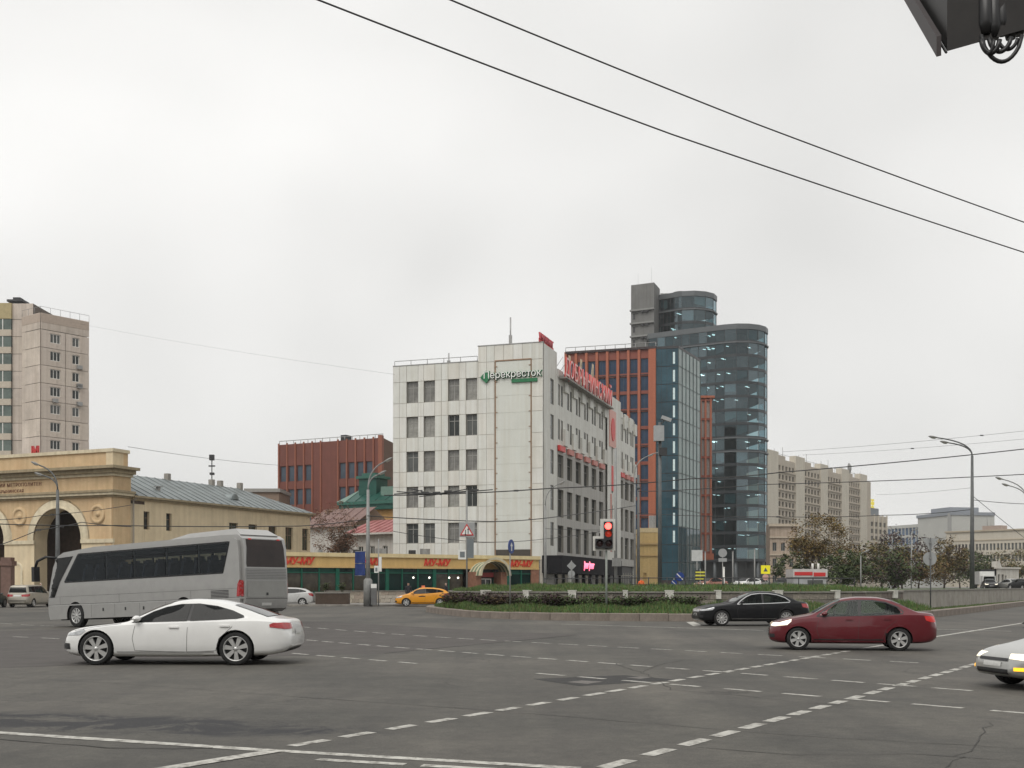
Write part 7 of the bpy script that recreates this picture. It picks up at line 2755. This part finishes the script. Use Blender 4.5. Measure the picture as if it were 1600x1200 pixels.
MINIVAN = dict(SEDAN)
MINIVAN.update(L=4.65, W=1.78, rw=.32, spokes=5, wheels=(.175, .80), cab=.16, cabref=.6,
               top=[(0, .56), (.008, .72), (.03, .84), (.10, .98), (.15, 1.06), (.19, 1.16), (.27, 1.42), (.34, 1.60), (.42, 1.68), (.60, 1.70), (.85, 1.67), (.93, 1.62), (.955, 1.50), (.975, 1.20), (.985, 1.0), (.994, .85), (1, .70)],
               belt=[(0, .5), (.02, .7), (.10, .88), (.22, 1.0), (.5, 1.05), (.9, 1.08), (.96, 1.05), (1, .66)],
               dlo=[(.24, 1.03), (.30, 1.35), (.36, 1.53), (.43, 1.585), (.90, 1.56), (.93, 1.15), (.6, 1.09)],
               glass=[[(.28, 1.06), (.33, 1.38), (.38, 1.535), (.50, 1.57), (.50, 1.09)], [(.52, 1.09), (.52, 1.57), (.70, 1.565), (.70, 1.12)], [(.72, 1.12), (.72, 1.56), (.885, 1.545), (.915, 1.17)]],
               seams=[[(.27, 1.0), (.26, .6), (.28, .32), (.50, .3)], [(.51, 1.07), (.51, .3)]], handles=[(.46, .93), (.56, .95)], mirror=(.28, 1.08), ws=(.20, .36, .72, .60),
               tail=[(.955, .95, 1.0), (.985, .85, 1.0), (1.0, .35, .96), (1.0, .35, .80), (.985, .85, .80), (.955, .95, .85)],
               back=[(-.25, .25, .82, .93, M_PLATE, 'number_plate'), (-.65, .65, .46, .52, M_TRIM, 'bumper_slot')], rwin_back=(.66, .58, 1.10, 1.50))
MINIVAN.pop('rwin')

P_WHITE = car_paint('paint_white', (.76, .76, .745), .28, dirt=.05)
P_RED = car_paint('paint_red', (.125, .008, .015), .28, .2, dirt=.2)
P_BLACK = car_paint('paint_black', (.010, .0105, .012), .3, .0, coat=.12, dirt=.0)
MATS['paint_black'].node_tree.nodes['Principled BSDF'].inputs['Specular IOR Level'].default_value = .2
P_SILVER = car_paint('paint_silver', (.42, .42, .40), .35, .6, dirt=.4)
P_YELLOW = car_paint('paint_yellow', (.72, .30, .01), .35, dirt=.1)
P_BEIGE = car_paint('paint_beige', (.40, .37, .31), .4, .4, dirt=.5)
P_DGREEN = car_paint('paint_dark_green', (.03, .045, .04), .35, .3, dirt=.4)

# white liftback in the foreground
WS_L = dict(LIFT)
make_car('liftback_car', 'white fastback car with tinted windows crossing in the foreground', 'car', dict(LIFT, sill_m=mat('sill_grey', (.45, .45, .44), .4)), (-6.86, 23.95), R(-1.5), P_WHITE)
# dark red saloon
SEDAN_R = dict(SEDAN)
make_car('saloon_car', 'dark red saloon with lit headlight at the right', 'car', dict(SEDAN, spokes=6), (8.62, 29.0), R(-11), P_RED, scale=.90, lit=True, tail_on=True, gm=M_CGLASS2)
# black saloon by the island
make_car('saloon_car', 'black saloon with chrome window line beside the planting island', 'car', BIGSEDAN, (9.72, 46.4), R(7), P_BLACK, scale=.965, lit=False, gm=M_CGLASS2)
# silver hatch entering at the right edge
SIL = dict(HATCH, fog=[(.01, .58, .34), (.04, .78, .34), (.04, .78, .40), (.01, .58, .40)], fog_m=M_AMBER,
           top=[(0, .44), (.008, .54), (.03, .62), (.10, .71), (.19, .78), (.26, .86), (.31, 1.0), (.38, 1.2), (.45, 1.34)] + HATCH['top'][9:],
           belt=[(0, .40), (.02, .53), (.10, .65), (.22, .76), (.45, .90), (.7, 1.0), (.85, 1.04), (.93, 1.02), (1, .62)],
           head=[(f, y, zz - .135) for f, y, zz in HATCH['head']],
           front=[(-.46, .46, .27, .36, M_TRIM, 'grille'), (-.42, .42, .50, .55, M_TRIM, 'upper_grille'), (-.26, .26, .40, .48, M_PLATE, 'number_plate')])
make_car('silver_car', 'silver hatchback cut by the right picture edge with amber lamp', 'car', SIL, (9.50, 18.25), R(9), P_SILVER, scale=.90, lit=True)

# taxi
taxi, TB = make_car('taxi_car', 'orange yellow taxi hatchback on the far side of the junction', 'taxi', HATCH, (-6.95, 88.6), R(6), P_YELLOW)
part('roof_sign', MB().box(-.1, .15, -.3, .3, 1.47, 1.62), [mat('taxi_sign', (.7, .22, .12), .5)], taxi, local=True)
TB.lay('red_decal', [(1.55, -3, .55), (2.0, -3, .55), (2.05, -3, 1.0), (1.62, -3, .98), (1.75, -3, .8)], (0, 1, 0), mat('taxi_red', (.45, .05, .03), .4), .01)
TB.line('door_lettering', [(-.35, -3, .78), (.15, -3, .79)], (0, 1, 0), .07, M_TRIM)
# white estate half hidden by the coach
make_car('estate_car', 'pale silver estate car half hidden behind the coach', 'car', dict(HATCH, L=4.5), (-18.0, 90.6), R(4), car_paint('paint_pale', (.55, .55, .54), .35, .2))
# minivan and dark car at the left edge, seen from behind
make_car('minivan', 'beige minivan seen from behind at the left edge', 'minivan', MINIVAN, (-36.55, 86.2), R(-90), P_BEIGE)
make_car('dark_car', 'dark green car cut by the left picture edge', 'car', SEDAN, (-38.6, 83.2), R(-90), P_DGREEN)


# far traffic on the raised street
def far_car(label, px, d, rz, spec, p, lit, tail=False, z=1.08, cat='car', name='far_car'):
    x, y = gx(px, d)
    make_car(name, label, cat, spec, (x, y), rz, p, z=z, group='far traffic', lit=lit, tail_on=tail, detail=False)


far_car('white car with headlights on behind the railing, left one', 1166, 134, R(40), HATCH, P_WHITE, True)
far_car('pale car with headlights on behind the railing, middle one', 1182, 140, R(45), SEDAN, P_SILVER, True)
far_car('dark car with headlights on behind the railing, right one', 1222, 150, R(60), SEDAN, P_BLACK, True)
far_car('reddish car behind the railing near the blue roundels', 1110, 132, R(35), SEDAN, car_paint('paint_brick', (.35, .12, .07), .4), True)
far_car('car with glowing tail lights nearest the right edge', 1597, 150, R(-80), HATCH, P_BLACK, False, 'bright')
far_car('car with glowing tail lights left of the rightmost one', 1577, 158, R(-80), SEDAN, P_SILVER, False, 'bright')
far_car('dark car with headlights on before the white truck', 1546, 160, R(75), SEDAN, P_BLACK, True)

# white box truck far right
x, y = gx(1543, 176)
t = thing('box_truck', 'white box truck far down the right hand street', 'truck', (x, y, 1.08), R(-8), group='far traffic')
wb = mat('truck_white', (.60, .60, .58), .5, var=.1)
part('cargo_box', MB().box(-1.1, 1.1, .3, 4.2, .75, 2.75), [wb], t, local=True)
cabm = MB().box(-1.0, 1.0, -1.3, .25, .55, 1.25).box(-.95, .95, -.95, .25, 1.25, 2.05)
part('cab', cabm, [wb], t, local=True)
part('windscreen', MB().face([(-.85, -.97, 1.3), (.85, -.97, 1.3), (.8, -.965, 1.95), (-.8, -.965, 1.95)]), [M_CGLASS], t, local=True)
for sx in (-.95, .95):
    for yy in (-.6, 3.0):
        part('wheel', MB().lathe([(.001, -.12), (.36, -.12), (.4, -.08), (.4, .08), (.36, .12), (.001, .12)], 14, 'x', (sx, yy, .4)), [M_TYRE], t, local=True)
    part('headlight', MB().box(sx * .8 - .15, sx * .8 + .15, -1.33, -1.3, .75, .95), [M_HEADON], t, local=True)
# white gateway far right
A_, B_ = gx(1557, 200), gx(1592, 205)
t = thing('white_gateway', 'small white building with arched openings at the far right', 'building', (*A_, 1.0))
M_, L_ = frame(A_, B_)
ops = [(.5, 1.3, 1.0, 3.6), (1.8, 2.6, 1.0, 3.6), (3.0, 3.6, 1.0, 3.4)]
wg = mat('gate_white', (.55, .53, .48), .8, var=.1, streak=.15)
part('wall', wall_open(L_, 1.0, 4.6, ops, .3), [wg], t, M_)
part('cornice', MB().box(-.3, L_ + .2, -.3, .3, 4.6, 4.9), [wg], t, M_)
part('body', MB().box(0, L_, .32, 3, 1, 4.5), [M_DARK], t, M_)
part('pediment', MB().face([(-.2, -.1, 4.9), (1.6, -.1, 4.9), (.7, -.1, 6.4)]).box(.2, 1.1, -.05, 1, 4.9, 5.9), [wg], t, M_)


# ------------------------------------------------------------------ coach
def coach():
    L, W, H = 12.3, 2.52, 3.42
    A = Vector((-10.17, 43.0))                  # rear corner on the near side
    a = R(33.7)
    hd, rt = Vector((-math.cos(a), math.sin(a))), Vector((math.sin(a), math.cos(a)))
    c = A + hd * (L / 2) + rt * (W / 2)
    fz, rz_ = gz(*(c + hd * 4)), gz(*(c - hd * 3.2))
    pitch = math.atan2(rz_ - fz, 7.2)
    zc = (fz * 3.2 + rz_ * 4) / 7.2
    t = thing('coach', 'silver grey touring coach with dark windows at the left', 'bus', (c.x, c.y, zc))
    t.matrix_basis = T((c.x, c.y, zc)) @ Matrix.Rotation(-a, 4, 'Z') @ Matrix.Rotation(-pitch * 1.05, 4, 'Y')
    sil = car_paint('coach_silver', (.345, .342, .33), .36, .25, .6, dirt=.35)
    grey = mat('coach_grey', (.20, .20, .195), .5, .2, var=.1)
    prof = [(-L / 2 + .10, .36), (-L / 2 + .02, .60), (-L / 2, 1.15), (-L / 2 + .12, 1.75), (-L / 2 + .42, 2.7), (-L / 2 + .70, 3.12), (-L / 2 + 1.1, 3.26), (-L / 2 + 3.2, 3.40), (L / 2 - 1.2, 3.42), (L / 2 - .35, 3.40), (L / 2 - .12, 3.26), (L / 2 - .03, 2.9), (L / 2, 1.8), (L / 2, .9), (L / 2 - .08, .55), (L / 2 - .35, .42)]
    bm = bmesh.new()
    vs0 = [bm.verts.new((x, -W / 2, z)) for x, z in prof]
    vs1 = [bm.verts.new((x, W / 2, z)) for x, z in prof]
    n = len(prof)
    bm.faces.new(vs0); bm.faces.new(vs1[::-1])
    for i in range(n):
        j = (i + 1) % n
        bm.faces.new([vs0[j], vs0[i], vs1[i], vs1[j]])
    bmesh.ops.recalc_face_normals(bm, faces=bm.faces)
    rim = [e for e in bm.edges if len({round(v.co.y, 3) for v in e.verts}) == 1 and not all(v.co.z < .5 for v in e.verts)]
    bmesh.ops.bevel(bm, geom=rim, offset=.14, segments=4, affect='EDGES', clamp_overlap=True)
    me = bpy.data.meshes.new('body')
    bm.to_mesh(me); bm.free()
    wx = [(-L / 2 + 2.05, .50), (L / 2 - 3.35, .50)]
    B = Body(me, t)
    f0 = -L / 2
    band = [(f0 + 1.36, 1.98), (L / 2 - 1.06, 1.98), (L / 2 - .68, 3.10), (f0 + 2.34, 3.10)]
    me = cut_wells(me, wx, .60, W / 2, .45, [sil, M_WELL], [band])
    put('body', me, t, local=True)
    seatm = mat('coach_seat', (.035, .04, .06), .9, var=.3, scale=4)
    for i in range(11):
        for y in (-.72, .72):
            xx = f0 + 2.6 + i * .78
            part('seat', MB().obox(T((xx, y, 2.24)) @ Matrix.Rotation(R(14), 4, 'Y'), .12, .96, .52).obox(T((xx + .08, y - .25, 2.58)), .10, .28, .20).obox(T((xx + .08, y + .25, 2.58)), .10, .28, .20), [seatm], t, local=True)
    part('luggage_rack', MB().box(f0 + 2.4, L / 2 - 1.0, -1.15, -.85, 2.93, 3.08).box(f0 + 2.4, L / 2 - 1.0, .85, 1.15, 2.93, 3.08), [M_TRIM], t, local=True)
    gl = glass('coach_glass', (.008, .009, .009), .05, spec=.2, var=.6, scale=.8)
    blk = mat('coach_window_black', (.008, .008, .009), .25, var=.2)
    key = wheel_mesh(.50, .30, 10, .34)
    for x, z in wx:
        for sg in (-1, 1):
            w = put('wheel', key[0], t, T((x, sg * (W / 2 - .17), z)) @ (Matrix.Identity(4) if sg < 0 else Matrix.Rotation(math.pi, 4, 'Z')), local=True)
            put('rim', key[1], w, local=True)
    zb, zt = 1.98, 3.10
    f0 = -L / 2
    for sg in (-1, 1):
        dr = (0, -sg, 0)
        y = sg * 3
        # band of side windows with slanted ends
        edges = [f0 + 1.75, f0 + 4.15, f0 + 5.95, f0 + 7.95, f0 + 9.85, L / 2 - .78]
        lp = [(f0 + 1.34, y, zb - .02), (L / 2 - 1.05, y, zb - .02), (L / 2 - .66, y, zt + .02), (f0 + 2.32, y, zt + .02)]
        B.line('window_band', lp + lp[:1], dr, .07, blk, .005)
        for x in edges[1:5]:
            part('window_pillar', MB().box(x - .05, x + .05, sg * (W / 2 - .06) - .03, sg * (W / 2 - .06) + .03, zb, zt), [blk], t, local=True)
        for i in range(5):
            x0, x1 = edges[i] + .03, edges[i + 1] - .03
            p = [(x0, y, zb), (x1, y, zb), (x1, y, zt), (x0, y, zt)]
            if i == 0: p = [(f0 + 1.36, y, zb), (x1, y, zb), (x1, y, zt), (f0 + 2.34, y, zt)]
            if i == 4: p = [(x0, y, zb), (L / 2 - 1.06, y, zb), (L / 2 - .68, y, zt), (x0, y, zt)]
            B.lay('side_window', p, dr, sheer_glass('coach_sheer_glass', (.38, .42, .43), (.55, .6, .64), .0), .009, cell=.3)
        # driver window running into the windscreen
        B.lay('driver_window', [(f0 + .10, y, 1.32), (f0 + .62, y, 1.32), (f0 + 1.02, y, 1.98), (f0 + 1.98, y, 3.06), (f0 + .85, y, 3.02), (f0 + .45, y, 2.6), (f0 + .2, y, 1.9)], dr, gl, .006, cell=.15)
        # crease lines and luggage hatches
        for z, w in ((1.34, .012), (.995, .025)):
            B.line('body_crease', [(f0 + .05, y, z), (L / 2 - .05, y, z)], dr, w, mat('crease_dark', (.13, .13, .125), .6))
        B.line('body_trim', [(f0 + .05, y, .965), (L / 2 - .05, y, .965)], dr, .04, mat('trim_pale', (.42, .42, .41), .4, .3))
        for x in (f0 + 3.15, f0 + 4.7, f0 + 6.3, f0 + 7.9):
            B.line('hatch_seam', [(x, y, .95), (x, y, .42)], dr, .012, M_SEAM)
        for x in (f0 + 3.9, f0 + 5.35, f0 + 6.5, f0 + 7.75):
            B.lay('hatch_lock', [(x, y, .66), (x + .09, y, .66), (x + .09, y, .79), (x, y, .79)], dr, M_TRIM, .006)
        for x in (f0 + 1.0, f0 + 5.0, f0 + 9.4):
            B.line('panel_seam', [(x, y, 1.33), (x, y, 1.0)], dr, .012, M_SEAM)
        for i in range(6):
            B.line('vent_slat', [(L / 2 - 1.75, y, 1.0 + .055 * i), (L / 2 - .75, y, 1.0 + .055 * i)], dr, .03, M_TRIM)
        # tail lamps at the rear corner
        B.lay('tail_light', [(L / 2 - .30, sg * 1.3, 1.03), (L / 2 - .02, sg * 1.25, 1.03), (L / 2 - .02, sg * 1.22, 1.62), (L / 2 - .12, sg * 1.3, 1.66), (L / 2 - .24, sg * 1.3, 1.5)], (-.4, -sg * .9, 0), M_TAIL, .012, cell=.08)
        B.lay('headlight', [(f0, sg * .75, .72), (f0, sg * 1.15, .72), (f0, sg * 1.15, .92), (f0, sg * .75, .92)], (1, 0, 0), M_HEAD, .01)
        # mirrors on curved arms
        mm = MB().tube([(f0 + .55, sg * 1.1, 3.05), (f0 + .1, sg * 1.3, 3.12), (f0 - .35, sg * 1.42, 2.95), (f0 - .45, sg * 1.45, 2.7)], .06, 6)
        mi = part('wing_mirror', mm, [M_TRIM], t, local=True)
        part('mirror_glass', MB().box(f0 - .55, f0 - .35, sg * 1.45 - .14, sg * 1.45 + .14, 2.05, 2.7), [M_TRIM], mi, local=True)
    B.lay('windscreen', [(-9, -1.1, 1.32), (-9, 1.1, 1.32), (-9, 1.08, 3.0), (-9, -1.08, 3.0)], (1, 0, 0), gl, .008, cell=.2)
    # rear
    B.lay('rear_window', [(9, -1.0, 2.15), (9, 1.0, 2.15), (9, 1.02, 2.3), (9, .95, 3.22), (9, -.95, 3.22), (9, -1.02, 2.3)], (-1, 0, 0), glass('coach_rear_glass', (.022, .014, .012), .06, var=.5), .008, cell=.2)
    for i in range(7):
        B.lay('rear_louvre', [(9, -1.05, 1.68 + i * .062), (9, 1.05, 1.68 + i * .062), (9, 1.05, 1.715 + i * .062), (9, -1.05, 1.715 + i * .062)], (-1, 0, 0), grey, .02, cell=.3)
    B.lay('engine_hatch', [(9, -1.02, .98), (9, 1.02, .98), (9, 1.02, 1.62), (9, -1.02, 1.62)], (-1, 0, 0), car_paint('coach_hatch', (.27, .27, .255), .5, .3, .2), .008, cell=.3)
    B.lay('hatch_lock', [(9, -.05, 1.06), (9, .06, 1.06), (9, .06, 1.16), (9, -.05, 1.16)], (-1, 0, 0), M_TRIM, .016)
    B.lay('number_plate', [(9, -.26, .66), (9, .26, .66), (9, .26, .77), (9, -.26, .77)], (-1, 0, 0), M_PLATE, .012)
    B.line('bumper_seam', [(9, -1.1, .93), (9, 1.1, .93)], (-1, 0, 0), .02, M_SEAM)
    for sg in (-1, 1):
        B.lay('marker_lamp', [(9, sg * .75 - .08, 3.20), (9, sg * .75 + .08, 3.20), (9, sg * .75 + .08, 3.25), (9, sg * .75 - .08, 3.25)], (-1, 0, 0), M_TAILON, .02)
    # roof air conditioning fairing
    ac = MB()
    x0, x1, x2, x3 = L / 2 - 4.6, L / 2 - 3.4, L / 2 - .75, L / 2 - .3
    y0 = .98
    b0 = [(x0, -y0, 3.40), (x3, -y0, 3.40), (x3, y0, 3.40), (x0, y0, 3.40)]
    b1 = [(x1, -y0 + .15, 3.62), (x2, -y0 + .15, 3.66), (x2, y0 - .15, 3.66), (x1, y0 - .15, 3.62)]
    ac.face(b1)
    for i in range(4):
        j = (i + 1) % 4
        ac.face([b0[i], b0[j], b1[j], b1[i]])
    part('roof_fairing', ac, [sil], t, local=True)
    part('underbody', MB().box(-L / 2 + .6, L / 2 - .5, -.95, .95, .32, .48), [M_WELL], t, local=True)
    part('exhaust', MB().tube([(L / 2 - .4, .6, .36), (L / 2 - .05, .6, .36)], .06, 8), [M_TRIM], t, local=True)


coach()


# ------------------------------------------------------------------ people (skin-modifier bodies)
def person(label, loc, z0, rz, top, trousers, hair, vest=None, walk=.12):
    t = thing('person', label, 'person', (loc[0], loc[1], z0), rz, group='people on the pavement')
    V = [(0, 0, .95), (0, 0, 1.18), (0, 0, 1.40), (0, -.01, 1.50), (0, -.015, 1.60), (0, -.02, 1.70),
         (.10, 0, .90), (.12, -walk, .50), (.12, -walk * .7, .09), (.13, -walk - .12, .04),
         (-.10, 0, .90), (-.12, walk, .50), (-.12, walk * 1.5, .09), (-.13, walk * 1.5 - .14, .04),
         (.19, 0, 1.38), (.25, .03, 1.13), (.25, -.08, .90), (.25, -.11, .80),
         (-.19, 0, 1.38), (-.25, .03, 1.13), (-.24, -.10, .92), (-.24, -.14, .82)]
    E = [(0, 1), (1, 2), (2, 3), (3, 4), (4, 5), (0, 6), (6, 7), (7, 8), (8, 9), (0, 10), (10, 11), (11, 12), (12, 13), (2, 14), (14, 15), (15, 16), (16, 17), (2, 18), (18, 19), (19, 20), (20, 21)]
    Rr = [.16, .15, .16, .055, .095, .085, .095, .065, .05, .045, .095, .065, .05, .045, .075, .055, .045, .04, .075, .055, .045, .04]
    me = bpy.data.meshes.new('body')
    me.from_pydata(V, E, [])
    o = bpy.data.objects.new('skin_tmp', me); COL.objects.link(o)
    o.modifiers.new('skin', 'SKIN')
    sv = me.skin_vertices[0].data
    for i, r in enumerate(Rr):
        sv[i].radius = (r, r * (.75 if i in (0, 1, 2) else 1))
    sv[0].use_root = True
    md = o.modifiers.new('sub', 'SUBSURF'); md.levels = 2; md.render_levels = 2
    res = evalmesh(o)
    bpy.data.objects.remove(o)
    skin = mat('skin', (.42, .25, .18), .6, var=.1)
    res.materials.clear()
    for m in (top, trousers, skin, hair, M_DARK, vest or top): res.materials.append(m)
    for p in res.polygons:
        c = p.center
        i = 0
        if c.z > 1.5: i = 3 if (c.z > 1.66 or c.y > .0) else 2
        elif c.z < .10: i = 4
        elif c.z < .93 and abs(c.x) < .2: i = 1
        elif c.z < .87: i = 2
        elif vest and abs(c.x) < .17 and 1.0 < c.z < 1.45: i = 5
        p.material_index = i
        p.use_smooth = True
    put('body', res, t, local=True)
    fz = MB()
    for sx in (-.03, .03):
        fz.lathe([(.001, -.008), (.011, 0), (.001, .008)], 6, 'y', (sx, -.108, 1.645))
    fz.lathe([(.001, -.03), (.012, 0), (.014, .02)], 6, 'y', (0, -.10, 1.615))
    part('face_features', fz, [skin], t, local=True)


cl_d = mat('dark_coat', (.02, .02, .025), .8, var=.2)
cl_n = mat('navy_trousers', (.03, .035, .05), .8, var=.2)
hr = mat('dark_hair', (.03, .02, .015), .8)
cl_o = mat('orange_vest', (.75, .13, .02), .7, var=.15)
person('person in dark coat standing behind the front of the taxi', gx(638, 91.2), PV, R(20), cl_d, cl_n, hr)
person('person in dark coat standing behind the rear of the taxi', gx(697, 92.6), PV, R(-60), cl_d, cl_d, mat('grey_cap', (.18, .17, .17), .8))
person('person with pale cap beside the minivan', gx(64, 90.5), PV, R(-40), mat('grey_jacket', (.10, .10, .11), .8), cl_n, mat('pale_cap', (.6, .58, .52), .8))
person('worker in orange vest behind the railing', gx(1002, 96), .0 + .55, R(10), cl_o, cl_n, hr, vest=cl_o)


# ================================================================== unseen blocks added behind the viewpoint for glass and paint to reflect
def reflection_blocks():
    wm_ = [mat('near_wall_%d' % i, c, .85, var=.1, scale=.3) for i, c in enumerate([(.30, .22, .16), (.36, .33, .27), (.22, .20, .18)])]
    for i, (x0, x1, y, h) in enumerate(((-95, -48, -52, 21), (-40, -6, -46, 17), (4, 46, -50, 24), (56, 110, -58, 19))):
        lab = ['brown apartment block far left on the near side of the junction', 'pale apartment block left on the near side of the junction', 'grey apartment block right on the near side of the junction', 'brown apartment block far right on the near side of the junction'][i]
        t = thing('near_side_block', lab, 'building', ((x0 + x1) / 2, y, 0), group='blocks on the near side of the junction')
        M, L = frame((x1, y), (x0, y))
        n = int(L / 4)
        ops = [(1.2 + k * 4, 3.0 + k * 4, z, z + 1.9) for k in range(n) for z in [1.2 + 3.2 * f for f in range(int((h - 2) / 3.2))]]
        part('wall', wall_open(L, 0, h, ops, .25), [wm_[i % 3]], t, M)
        part('glazing', MB().face([(0, .26, 0), (L, .26, 0), (L, .26, h), (0, .26, h)]), [M_DGLASS], t, M)
        part('body', MB().box(0, L, .3, 14, 0, h), [wm_[i % 3]], t, M)


reflection_blocks()


# ================================================================== air
def haze():
    m = bpy.data.materials.new('haze')
    m.use_nodes = True
    nt = m.node_tree
    nt.nodes.clear()
    o = nt.nodes.new('ShaderNodeOutputMaterial')
    v = nt.nodes.new('ShaderNodeVolumePrincipled')
    v.inputs['Color'].default_value = (.90, .91, .92, 1)
    v.inputs['Density'].default_value = HAZE
    v.inputs['Anisotropy'].default_value = .15
    nt.links.new(v.outputs[0], o.inputs['Volume'])
    b = put('haze', MB().box(-1200, 1200, -300, 1500, -1.4, 99).mesh('haze', [m]))
    tag(b, 'thin pale haze in the air', 'haze', kind='stuff')
    for k in ('cast_shadow',):
        pass


HAZE = .0002
haze()
